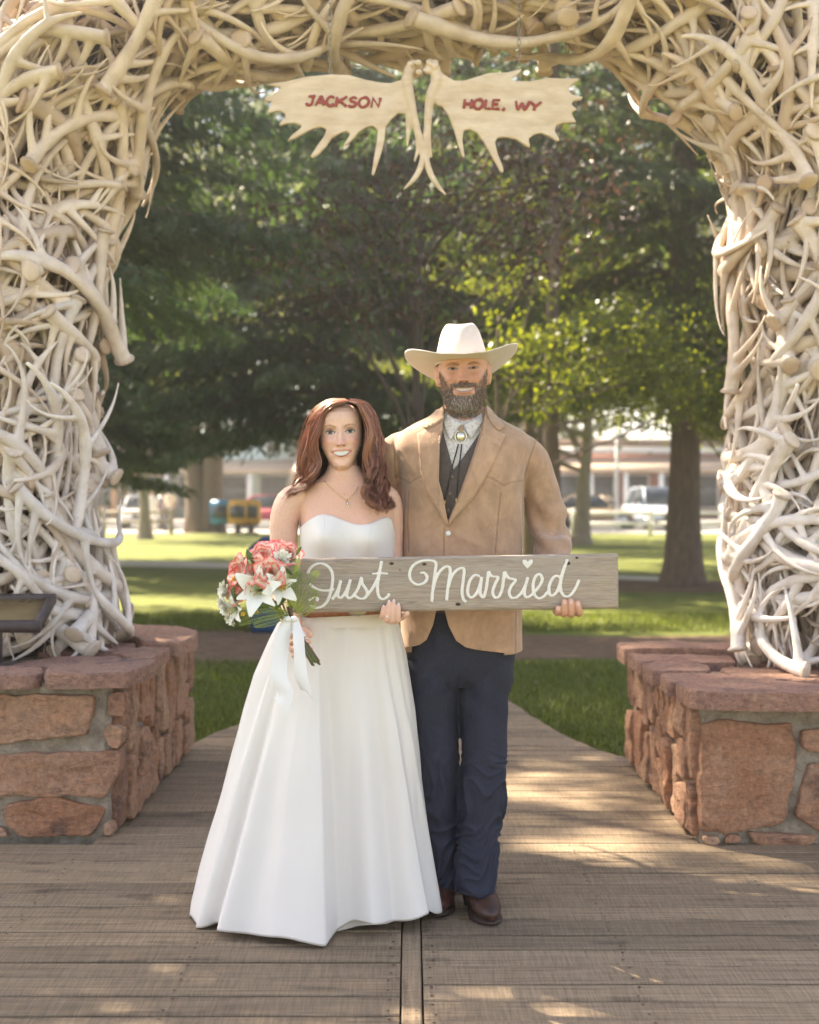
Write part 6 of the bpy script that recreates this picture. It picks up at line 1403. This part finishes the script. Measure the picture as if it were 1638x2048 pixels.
    Rs = [(1222, 790), (1232, 794), (1245, 797), (1300, 810), (1360, 820), (1420, 829), (1500, 838), (1560, 843), (1640, 853), (1700, 862), (1780, 875), (1872, 888)]
    zL = np.array([P(0, a, 4.42).z for a, b in Ls])[::-1]; xL = np.array([P(b, 0, 4.42).x for a, b in Ls])[::-1]; zR = np.array([P(0, a, 4.42).z for a, b in Rs])[::-1]; xR = np.array([P(b, 0, 4.42).x for a, b in Rs])[::-1]
    na, nz = 640, 110; th = np.linspace(0, 2*np.pi, na, endpoint=False); ztp = P(0, 1224, 4.42).z; rows = []
    # pleats: (column at the waist, column at the hem, width on the gentle side, on the sharp side, height)
    def pleat(a, c_, wl__, wr__, h): d = (a - c_ + np.pi) % (2*np.pi) - np.pi; return h*np.where(d < 0, np.exp(-(np.abs(d)/wl__)**(2 if wl__ > wr__ else 1.6)), np.exp(-(np.abs(d)/wr__)**(2 if wr__ > wl__ else 1.6)))
    PL = [(641, 653, .42, .034, .088), (600, 458, .05, .20, .060), (578, 402, .04, .13, .045), (622, 560, .14, .12, .016), (712, 740, .10, .14, .030), (752, 846, .30, .05, .060), (775, 884, .10, .05, .03)]
    PN = [(652, 676, .05, .16, .045), (604, 440, .08, .05, .035), (735, 785, .10, .14, .045), (690, 705, .1, .1, .012)]
    deg = lambda px_: -np.arccos(np.clip((px_ - 632)/258., -1, 1))
    for j in range(nz):
        f = j/(nz-1); z_ = ztp*(1-f) + .018*f; a0 = np.interp(z_, zL, xL); a1 = np.interp(z_, zR, xR); cx_ = (a0+a1)/2; hw = (a1-a0)/2
        cy_ = 4.425 + .06*f; hd = (.088 + .20*f**.9); k = ss(.0, .5, np.array(f))
        rel = np.zeros(na); hang = lambda w_, h_: -np.arccos(np.clip((P(w_ + (h_-w_)*f, 0, 4.33).x - cx_)/hw, -.985, .985))
        for w_, h_, wl__, wr__, ht_ in PL: rel += pleat(th, hang(w_, h_), wl__, wr__, ht_)
        for w_, h_, wl__, wr__, ht_ in PN: rel -= pleat(th, hang(w_, h_), wl__, wr__, ht_)
        rel += .035*np.cos(9*th + 1.0)*ss(.1, .4, np.sin(th)); rel *= k*(.35 + .65*f)
        rel += (.004*np.cos(14*th) + .003*np.cos(23*th + 1))*(1-f)**3*ss(0, .06, np.array(f))
        c_, s_ = np.cos(th), np.sin(th); x = cx_ + hw*np.sign(c_)*np.abs(c_)**.94*(1 + rel*.0); y = cy_ + hd*np.sign(s_)*np.abs(s_)**.9
        out = np.stack([c_*.28, s_], 1); x = x + rel*out[:, 0]; y = y + rel*out[:, 1]
        zz = np.full(na, z_) + f**6*(.010*np.sin(3*th + 1.2) + .036*ss(deg(662), deg(720), th - 2*np.pi)*ss(deg(888), deg(850), th - 2*np.pi) + .006*np.cos(11*th) - .004)
        if j == 0: zz = zz + .012
        wr_ = np.array([noise.noise(Vector((math.cos(q)*3.2, math.sin(q)*3.2, z_*2.2))) + .45*noise.noise(Vector((math.cos(q)*8, math.sin(q)*8, z_*7))) for q in th[::4]]); wr_ = np.interp(th, th[::4], wr_, period=2*np.pi)*.006*float(ss(.05, .3, np.array(f)))
        x = x + wr_*c_; y = y + wr_*s_
        rows.append(np.stack([x, y, np.maximum(zz, .004)], 1))
    # turned-in hem
    last = rows[-1]; ctr = last.mean(0)
    for s_, dz in ((.985, .004), (.93, .03), (.86, .09)): q_ = last.copy(); q_[:, :2] = ctr[:2] + (last[:, :2]-ctr[:2])*s_; q_[:, 2] += dz; rows.append(q_)
    g = G(); g.grid(np.vstack(rows), na, len(rows), True); sk = add('skirt', g, m_satin, gown)
    m_lin = mat('tulle_lining', (.66, .62, .57), .8); rr = random.Random(2); g = G(); rows2 = []
    for f, k_ in ((0, .80), (.5, .84), (1, .88)):
        for i in range(160):
            a = 2*math.pi*i/160; rows2.append((ctr[0] + (.36*k_ + .012*math.sin(17*a + 3*f))*math.cos(a), ctr[1] + (.235*k_ + .012*math.cos(15*a + 2*f))*math.sin(a), .20*(1-f) + .010 + .006*math.sin(11*a)))
    g.grid(rows2, 160, 3, True); add('lining', g, m_lin, gown)
    # the train lying behind the man's boots
    g = G(); V = []; nu, nv = 46, 16
    for j in range(nv):
        for i in range(nu):
            u, v = i/(nu-1), j/(nv-1); X = -.25 + .545*u; Yb = 4.70 + .20*v - .04*u; V.append((X, Yb, .012 + .16*max(0, 1 - u*1.5)*max(0, 1-v) + (.030 + .02*noise.noise(Vector((u*9, v*4, 1))))*abs(math.sin(u*11 + v*2))*(1-.3*v) + .012))
    g.grid(V, nu, nv); o = add('train', g, m_satin, gown)
    # tooled belt and buckle
    m_belt = noisy('tooled_brown_leather', (.26, .10, .05), (.42, .19, .11), 55, .55, 1.0, .006, bscale=70)
    th = np.linspace(0, 2*np.pi, 120, endpoint=False); rows = []; zb_ = zB(1217)
    for dz, o_ in ((-.017, .010), (-.017, .0135), (.017, .0135), (.017, .010)):
        zz = zb_ + dz + .010*np.cos(th + .6) - .004; rows.append(tb.at(th, zz, o_ + .006))
    g = G(); g.grid(np.vstack(rows), 120, 4, True); belt = add('belt', g, m_belt, gown)
    bk = tb.at(np.array([-np.pi/2 + .18]), np.array([zB(1213)]), .028)[0]; g = G(); g.ell(bk, (.032, .006, .022), 22, 10); add('buckle', g, mat('aged_silver_buckle', (.55, .5, .42), .3, Metallic=.9), belt)
    # hair
    rs = np.random.RandomState(11)
    def gd(pts, n=22): return spl([P(*p) for p in pts], n)
    Li = gd([(697, 803, 4.335), (668, 811, 4.315), (646, 836, 4.320), (636, 872, 4.326), (634, 912, 4.336), (637, 942, 4.340), (628, 962, 4.340), (606, 978, 4.345)])
    Lo = gd([(690, 800, 4.40), (652, 806, 4.42), (626, 836, 4.43), (611, 880, 4.43), (605, 925, 4.425), (599, 958, 4.41), (588, 980, 4.39), (566, 1000, 4.375)])
    Lb = gd([(690, 800, 4.44), (655, 808, 4.49), (632, 840, 4.515), (620, 885, 4.52), (612, 930, 4.51), (604, 960, 4.50), (596, 978, 4.49), (590, 985, 4.49)])
    Ri = gd([(697, 803, 4.335), (718, 811, 4.318), (730, 836, 4.320), (734, 872, 4.326), (731, 910, 4.332), (726, 945, 4.325), (727, 980, 4.305), (742, 1010, 4.283), (763, 1034, 4.272)])
    Ro = gd([(700, 800, 4.40), (728, 808, 4.42), (744, 836, 4.43), (754, 880, 4.43), (759, 925, 4.425), (763, 958, 4.40), (766, 985, 4.375), (775, 1008, 4.36), (782, 1018, 4.36)])
    Rb = gd([(700, 800, 4.44), (725, 808, 4.49), (742, 840, 4.515), (750, 885, 4.52), (755, 930, 4.51), (760, 960, 4.50), (764, 980, 4.49), (766, 990, 4.48)])
    paths = []; rad = []; cc = []
    def tress(A, B, C_, nlock, per, r0, dark, wave):
        for _ in range(nlock):
            l = rs.rand(); m_ = rs.rand()**1.5; AB = A*(1-l) + B*l
            ctr_ = AB*(1 - .5*m_) + C_*(.5*m_) if rs.rand() < .72 else B*(1-m_) + C_*m_
            t = np.linspace(0, 1, 22); ph = 7*l + 2.5*m_ + rs.normal()*.5; fq = rs.uniform(19, 22); amp = wave*(.04 + t**1.35)*rs.uniform(.75, 1.25); rl = rs.uniform(.003, .0055)
            w1 = np.sin(t*fq + ph)*amp; w2 = np.cos(t*fq + ph)*amp*.8
            lockp = ctr_ + np.stack([w1, w2, .2*w1], 1) + np.stack([np.sin(np.pi*t)*rs.normal()*.004]*3, 1)
            hi0 = rs.rand(); k0 = rs.uniform(18, 22.5)
            for _s in range(per):
                of = rs.normal(size=3)*rl; p = lockp + of*(np.clip(.25 + t*3, 0, 1)*(1 - .78*t**1.5))[:, None] + (rs.normal(size=3)*.0025)[None, :]*t[:, None]
                k = int(min(22, max(15, k0 + rs.normal()*1.0))); p = p[:k]; tp = np.linspace(0, 1, k)
                paths.append(p); rad.append(r0*np.clip(1.12 - tp**3.0, .12, 1)*np.clip(.5 + tp*5, 0, 1))
                hi = np.clip(hi0 + rs.normal()*.25, 0, 1); q = np.array((.175, .060, .036))*(1-hi) + np.array((.42, .19, .115))*hi; cc.append(q*dark*rs.uniform(.8, 1.2))
    tress(Li, Lo, Lb, 84, 24, .0012, 1.0, .0190); tress(Ri, Ro, Rb, 90, 24, .0012, .95, .0200)
    tress(Lo, Lb, Lb, 12, 14, .0045, .6, .006); tress(Ro, Rb, Rb, 12, 14, .0045, .55, .006)
    # loose wisps
    for A_, B_ in ((Lo, Lb), (Ro, Rb)):
        for _ in range(40):
            t = np.linspace(0, 1, 22); p = A_ + (rs.normal(size=3)*np.array((.010, .012, .006)))[None, :]*np.sin(np.pi*np.clip(t*1.1, 0, 1))[:, None] + np.stack([np.sin(t*rs.uniform(10, 24) + rs.uniform(0, 6))*.010*t]*3, 1); paths.append(p); rad.append(np.full(22, .0006)); cc.append(np.array((.42, .17, .09)))
    # behind the neck
    for s_ in (0, 1):
        A_ = Lb if s_ == 0 else Rb
        for _ in range(150):
            l = rs.rand(); Cc = gd([(690, 800, 4.45), (690, 812, 4.52), (690, 850, 4.545), (690, 890, 4.54), (690, 930, 4.52), (690, 960, 4.515), (690, 985, 4.52), (690, 1000, 4.53)]); p = A_*(1-l) + Cc*l; t = np.linspace(0, 1, 22); p = p + np.stack([np.sin(t*15 + l*20), np.cos(t*13 + l*9), 0*t], 1)*.006*t[:, None]; paths.append(p); rad.append(np.full(22, .006)); cc.append(np.array((.12, .038, .02))*rs.uniform(.7, 1.2))
    # crown of the head
    Vb, Fb, Cb = strands(paths, rad, cc); hm = attr_mat('auburn_hair', .36); bsdf(hm).inputs['Specular IOR Level'].default_value = .6
    hair = add('hair', np_mesh('hair', Vb, Fb, True, Cb), hm, bride)
    g = G(); R3 = BH.to_3x3(); g.ell(BH @ Vector((.004, .026, .014)), (.0745, .085, .086), 26, 18, rot=R3.normalized())
    me = gmesh('scalp_hair', g); V = co(me); 
    add('scalp_hair', me, noisy('dark_auburn_roots', (.13, .042, .024), (.22, .075, .04), 40, .5, .5, .003, stretch=(1, 1, .15)), hair)
    base_at(bride, (ctr[0], ctr[1], 0))
# ------------------------------------------------------------------ bouquet
if 'bouquet' not in SKIP:
    rs = np.random.RandomState(21); BQ = 4.10
    bq = thing('bouquet', 'bouquet of coral-edged roses, white lilies and fern tied with white ribbon', 'bouquet')
    m_petal = attr_mat('petal', .55); bsdf(m_petal).inputs['Subsurface Weight'].default_value = .15; bsdf(m_petal).inputs['Subsurface Radius'].default_value = (.01, .005, .004)
    m_fern = leaf_mat('fern_green', (.15, .21, .05), (.25, .30, .09), .4, .5); m_leaf = leaf_mat('glossy_leaf', (.045, .085, .022), (.08, .13, .04), .3, .35)
    m_bud = noisy('pale_green_bud', (.30, .38, .10), (.42, .47, .18), 25, .5, .1, .002); m_stem = noisy('green_stem', (.09, .13, .035), (.17, .20, .07), 30, .6, .2, .002); m_brs = noisy('brown_stem', (.10, .06, .04), (.16, .10, .07), 30, .7, .2, .002)
    def frame(d, roll=0.0):
        d = Vector(d).normalized(); u = d.orthogonal().normalized(); u.rotate(Matrix.Rotation(roll, 3, d)); return Matrix((u, d.cross(u), d)).transposed()
    def petal_grid(M, o, L, Wd, curl, cup, open_, nu=7, nv=7, tip=.0, ruff=0.0, ph=0):
        """petal rising from o along local z and leaning outward along local x"""
        V = []; T = []
        for j in range(nv):
            v = j/(nv-1); a = open_*v + curl*v*v*v
            for i in range(nu):
                u = 2*i/(nu-1) - 1; w = Wd*math.sin(math.pi*min(.97, .16 + .66*v + .12*v*v))**.7*(1 - tip*v*v)
                x = L*(math.sin(open_*.6 + curl*.5*v)*v) - cup*(u*u)*w*(1-.35*v) + ruff*math.sin(u*5 + ph)*v*v; z = L*v*math.cos(open_*.55*v + curl*.42*v*v); y = u*w
                V.append(Vector(o) + M @ Vector((x + .002, y, z))); T.append((v, abs(u)))
        return V, T, nu, nv
    def flower(name, petals, colf, parent=bq, m=None):
        g = G(); C = []
        for V, T, nu, nv in petals: g.grid(V, nu, nv); C += [colf(v, u) for v, u in T]
        me = gmesh(name, g); set_col(me, C); sm = add(name, me, m or m_petal, parent); return sm
    def rose(px_, py, D, d, r, seed):
        rr = random.Random(seed); M = frame(d, rr.uniform(0, 6)); o = P(px_, py, D) - M @ Vector((0, 0, r*.55)); pt = []
        for ring_, (n, op, cu, k, cup) in enumerate(((3, .06, -.15, .92, .55), (4, .22, .15, 1.0, .45), (5, .48, .5, 1.06, .38), (6, .85, .9, 1.08, .30))):
            for q in range(n):
                a = 2*math.pi*(q + .37*ring_)/n + rr.uniform(-.15, .15); Mz = M @ Matrix.Rotation(a, 3, 'Z'); pt.append(petal_grid(Mz, Vector(o) + Mz @ Vector((r*(.05 + .07*ring_), 0, 0)), r*1.25*k*rr.uniform(.95, 1.05), r*(.42 + .13*ring_), cu, cup, op, ph=rr.uniform(0, 6), ruff=r*.05))
        inn = np.array((.84, .70, .55)); rim = np.array((.72, .055, .07)); rim2 = np.array((.80, .17, .10))
        def cf(v, u): k = float(ss(.60, 1.0, np.array(v*.84 + .28*u*v))); R_ = rim*(1-rr.random()*.4) + rim2*rr.random()*.4; return tuple(inn*(1-k) + R_*k)
        return flower('rose', pt, cf)
    for i, (x_, y_, D_, d, r) in enumerate([(527, 1115, 4.085, (-.1, -.75, .65), .037), (574, 1112, 4.10, (.35, -.65, .7), .036), (513, 1140, 4.055, (-.25, -.9, .35), .036), (480, 1141, 4.075, (-.75, -.6, .35), .036), (539, 1148, 4.045, (.2, -.95, .2), .037), (479, 1180, 4.07, (-.7, -.7, .05), .034), (552, 1097, 4.14, (.1, -.3, .95), .032)]): rose(x_, y_, D_, d, r, i + 1)
    def lily(px_, py, D, d, L, seed, n=6):
        rr = random.Random(seed); M = frame(d, rr.uniform(0, 6)); o = P(px_, py, D) - M @ Vector((0, 0, L*.35)); pt = []
        for q in range(n):
            Mz = M @ Matrix.Rotation(2*math.pi*q/n + rr.uniform(-.1, .1), 3, 'Z'); k = 1.0 if q % 2 else .92
            pt.append(petal_grid(Mz, o, L*k*rr.uniform(.95, 1.08), L*(.34 if q % 2 else .24), 1.25, .22, .60, 7, 9, tip=.50, ruff=L*.02, ph=q))
        fl = flower('lily', pt, lambda v, u: tuple(np.array((.80, .79, .72))*(1 - .5*max(0, 1-v*2.2)) + np.array((.45, .55, .16))*.5*max(0, 1-v*2.2)))
        for q in range(6):
            a = 2*math.pi*q/6; e = o + M @ Vector((.35*L*math.cos(a)*.5, .35*L*math.sin(a)*.5, L*.75)); g = G(); g.tube([o, o.lerp(e, .6), e], .0012, 5); st = add('stamen', g, m_bud, fl); g = G(); g.ell(e, (.002, .002, .005), 6, 5); add('anther', g, mat('anther', (.45, .25, .06), .7), st)
    lily(517, 1180, 4.045, (-.15, -.95, .1), .088, 5); lily(556, 1172, 4.055, (.50, -.85, .0), .072, 9); lily(545, 1108, 4.12, (-.1, -.5, .85), .055, 12); lily(470, 1218, 4.075, (-.6, -.75, -.2), .055, 14)
    def mum(px_, py, D, d, r, seed):
        rr = random.Random(seed); M = frame(d, 0); o = P(px_, py, D) - M @ Vector((0, 0, r*.2)); pt = []
        for k, (n, op) in enumerate(((7, .15), (11, .45), (15, .8), (17, 1.15))):
            for q in range(n):
                Mz = M @ Matrix.Rotation(2*math.pi*(q + .3*k)/n + rr.uniform(-.15, .15), 3, 'Z'); pt.append(petal_grid(Mz, o, r*rr.uniform(.85, 1.15), r*.16, .5, .5, op*rr.uniform(.85, 1.15), 3, 5))
        flower('chrysanthemum', pt, lambda v, u: tuple(np.array((.80, .78, .70))*(.6 + .4*v) + np.array((.10, .12, .0))*(1-v)))
    for i, a in enumerate([(563, 1121, 4.075, (.2, -.85, .5), .034), (456, 1182, 4.085, (-.85, -.5, .1), .034), (455, 1211, 4.09, (-.85, -.45, -.25), .034), (447, 1203, 4.10, (-.9, -.4, 0), .022), (464, 1236, 4.09, (-.55, -.6, -.5), .023), (472, 1196, 4.07, (-.6, -.8, 0), .022)]): mum(*a, i + 40)
    # lily buds
    for a, b, r in (((573, 1175, 4.09), (568, 1128, 4.06), .0115), ((588, 1160, 4.10), (597, 1114, 4.075), .011), ((507, 1140, 4.06), (495, 1119, 4.05), .0085)):
        g = G(); p0, p1 = P(*a), P(*b); g.tube([p0.lerp(p1, t) for t in (0, .15, .4, .7, .9, 1)], [r*k for k in (.35, .7, 1, .95, .6, .12)], 10); add('lily_bud', g, m_bud, bq)
    # small yellow blossoms
    for x_, y_ in ((486, 1228), (569, 1170), (505, 1219), (513, 1224), (468, 1157), (566, 1176)):
        g = G(); c_ = P(x_, y_, 4.06)
        for q in range(5): a = q*1.257; g.ell(c_ + Vector((.0045*math.cos(a), 0, .0045*math.sin(a))), (.0035, .002, .0035), 6, 4)
        add('small_blossom', voxel(g, .0012, 0), mat('yellow_petal', (.75, .45, .03), .6), bq)
    # ferns
    def fern(pts, n, wl__, seed):
        rs_ = np.random.RandomState(seed); c = spl([P(*p) for p in pts], 60); t = np.gradient(c, axis=0); t /= np.linalg.norm(t, axis=1)[:, None]; V = []; Fq = []; b = 0
        for k in range(n):
            f = k/(n-1); i = int(4 + f*55); o = c[i]; L = wl__*math.sin(math.pi*(.12 + .85*f**.8))**.8 + .004
            for s in (-1, 1):
                sd = np.cross(t[i], np.array((0, -1, 0))); sd /= np.linalg.norm(sd) + 1e-9; d = sd*s + t[i]*.55 + rs_.normal(size=3)*.08 - np.array((0, .12, .05)); d /= np.linalg.norm(d)
                up = np.cross(d, sd*0 + np.array((0, -1, 0))); up /= np.linalg.norm(up) + 1e-9
                m_ = max(2, int(L/.0095))
                for q in range(m_):
                    oo = o + d*L*(q + .5)/m_; ll = .0075*(1 - .65*q/m_)
                    for s2 in (-1, 1):
                        dd = up*s2*.8 + d*.75; dd /= np.linalg.norm(dd); e = oo + dd*ll; w_ = np.cross(dd, np.array((0, -1, 0))); w_ = w_/(np.linalg.norm(w_)+1e-9)*.0015
                        V += [oo, (oo+e)/2 + w_, e, (oo+e)/2 - w_]; Fq.append((b, b+1, b+2, b+3)); b += 4
        o = add('fern_frond', np_mesh('fern_frond', V, Fq, False), m_fern, bq); g = G(); g.tube(c[::4], .0011, 5); add('rachis', g, m_stem, o)
    for i, (pts, n, w_) in enumerate([([(588, 1222, 4.10), (600, 1195, 4.07), (612, 1165, 4.06), (634, 1146, 4.07)], 22, .022), ([(590, 1225, 4.10), (606, 1205, 4.065), (620, 1190, 4.06), (632, 1186, 4.06)], 18, .020), ([(584, 1220, 4.10), (590, 1190, 4.075), (592, 1165, 4.07), (600, 1145, 4.08)], 20, .02), ([(592, 1228, 4.10), (606, 1222, 4.07), (618, 1214, 4.06), (628, 1212, 4.07)], 14, .017),
        ([(575, 1226, 4.09), (545, 1226, 4.06), (515, 1232, 4.055), (482, 1246, 4.07)], 24, .020), ([(578, 1228, 4.09), (550, 1238, 4.06), (528, 1244, 4.055), (512, 1250, 4.06)], 18, .016), ([(570, 1222, 4.09), (530, 1216, 4.065), (500, 1218, 4.06), (478, 1228, 4.07)], 20, .016), ([(580, 1215, 4.10), (575, 1195, 4.07), (580, 1178, 4.06), (590, 1170, 4.06)], 16, .018)]): fern(pts, n, w_, i)
    # broad leaves
    def leaf(pts, w_, seed):
        c = spl([P(*p) for p in pts], 9); t = np.gradient(c, axis=0); V = []
        for i in range(9):
            sd = np.cross(t[i], np.array((0, -1, .2))); sd /= np.linalg.norm(sd) + 1e-9; k = w_*math.sin(math.pi*(.04 + .94*i/8))**.9
            for u in (-1, 0, 1): V.append(c[i] + sd*u*k + np.array((0, -.003*abs(u), 0)))
        g = G(); g.grid(V, 3, 9); add('leaf', g, m_leaf, bq)
    for pts, w_ in (([(516, 1125, 4.08), (505, 1117, 4.065), (497, 1108, 4.06), (494, 1098, 4.065)], .009), ([(520, 1128, 4.07), (508, 1122, 4.055), (497, 1119, 4.05), (487, 1116, 4.06)], .010), ([(585, 1150, 4.07), (572, 1140, 4.05), (564, 1138, 4.045), (560, 1150, 4.05)], .008), ([(592, 1112, 4.10), (598, 1100, 4.09), (603, 1093, 4.09)], .005), ([(480, 1205, 4.07), (470, 1195, 4.05), (466, 1180, 4.05), (474, 1172, 4.05)], .006), ([(560, 1130, 4.09), (545, 1122, 4.10), (530, 1128, 4.09)], .012), ([(500, 1160, 4.09), (495, 1185, 4.08), (500, 1210, 4.08)], .012), ([(545, 1200, 4.08), (530, 1212, 4.07), (510, 1214, 4.065)], .010), ([(575, 1190, 4.08), (560, 1205, 4.07), (548, 1216, 4.07)], .009)): leaf(pts, w_, 0)
    # stems through the handle
    for k in range(15):
        a = rs.uniform(-1, 1); b = rs.uniform(-1, 1); top = P(560 + 26*a, 1205 + 8*b, 4.10 + .012*b); mid = P(583 + 10*a, 1250, 4.118 + .010*b); low = P(628 + 9*a + 6*rs.rand(), 1318 + 14*rs.rand() + 5*b, 4.105 + .015*b)
        g = G(); g.tube(spl([top, mid, low], 10), .0032, 7); add('stem', g, m_stem if k % 3 else m_brs, bq)
    # ribbon wrap and tails
    m_rib = mat('white_satin_ribbon', (.80, .79, .80), .38)
    g = G(); V = []; n = 28
    for j in range(9):
        t = j/8; c_ = P(577 + 8*t, 1232, 4.118).lerp(P(592 + 3*t, 1268, 4.118), t); r_ = .029 - .006*math.sin(math.pi*t) + .002*math.sin(j*2.2)
        for i in range(n): a = 2*math.pi*i/n; V.append(c_ + Vector((r_*math.cos(a), r_*.75*math.sin(a), -.006*math.cos(a)*1.2)))
    g.grid(V, n, 9, True); add('ribbon_wrap', g, m_rib, bq)
    def tail(pts, w_, tw):
        c = spl([P(*p) for p in pts], 34); V = []
        for i in range(34):
            t = i/33; a = tw*math.sin(t*5.0); k = w_*(.45 + .55*min(1, t*4)); s = Vector((math.cos(a), math.sin(a), .05))
            for u in (-1, -.33, .33, 1): V.append(Vector(c[i]) + s*(u*k) + Vector((0, .004*u*u, -.030*u*max(0, t-.85)/.15*.9)))
        g = G(); g.grid(V, 4, 34); o = add('ribbon_tail', g, m_rib, bq); return o
    tail([(574, 1236, 4.088), (567, 1262, 4.078), (560, 1310, 4.070), (558, 1355, 4.060), (572, 1388, 4.058), (561, 1412, 4.062)], .0245, .35)
    tail([(590, 1236, 4.086), (596, 1270, 4.068), (599, 1310, 4.062), (602, 1350, 4.062), (610, 1376, 4.068), (616, 1388, 4.07)], .0185, .55)
    g = G(); kc = P(582, 1240, 4.082); 
    for s in (-1, 1): g.ell(kc + Vector((s*.010, 0, .003)), (.013, .008, .009), 12, 8)
    add('knot', voxel(g, .0018, 2), m_rib, bq)
    base_at(bq, P(590, 1270, 4.118))
# ================================================================== sunlit dusty air
if 'haze' not in SKIP:
    hm_ = bpy.data.materials.new('sunlit_haze'); hm_.use_nodes = True; hm_.node_tree.nodes.clear()
    pv = hm_.node_tree.nodes.new('ShaderNodeVolumePrincipled'); pv.inputs['Color'].default_value = (.98, .96, .92, 1); pv.inputs['Density'].default_value = .0031; pv.inputs['Anisotropy'].default_value = .7
    ho = hm_.node_tree.nodes.new('ShaderNodeOutputMaterial'); hm_.node_tree.links.new(pv.outputs[0], ho.inputs['Volume'])
    g = G(); g.box((-600, -70, -1.06), (600, 1000, 24)); o = add('haze', g, hm_); tag(o, 'faint sunlit haze over the whole square', 'haze', kind='stuff')
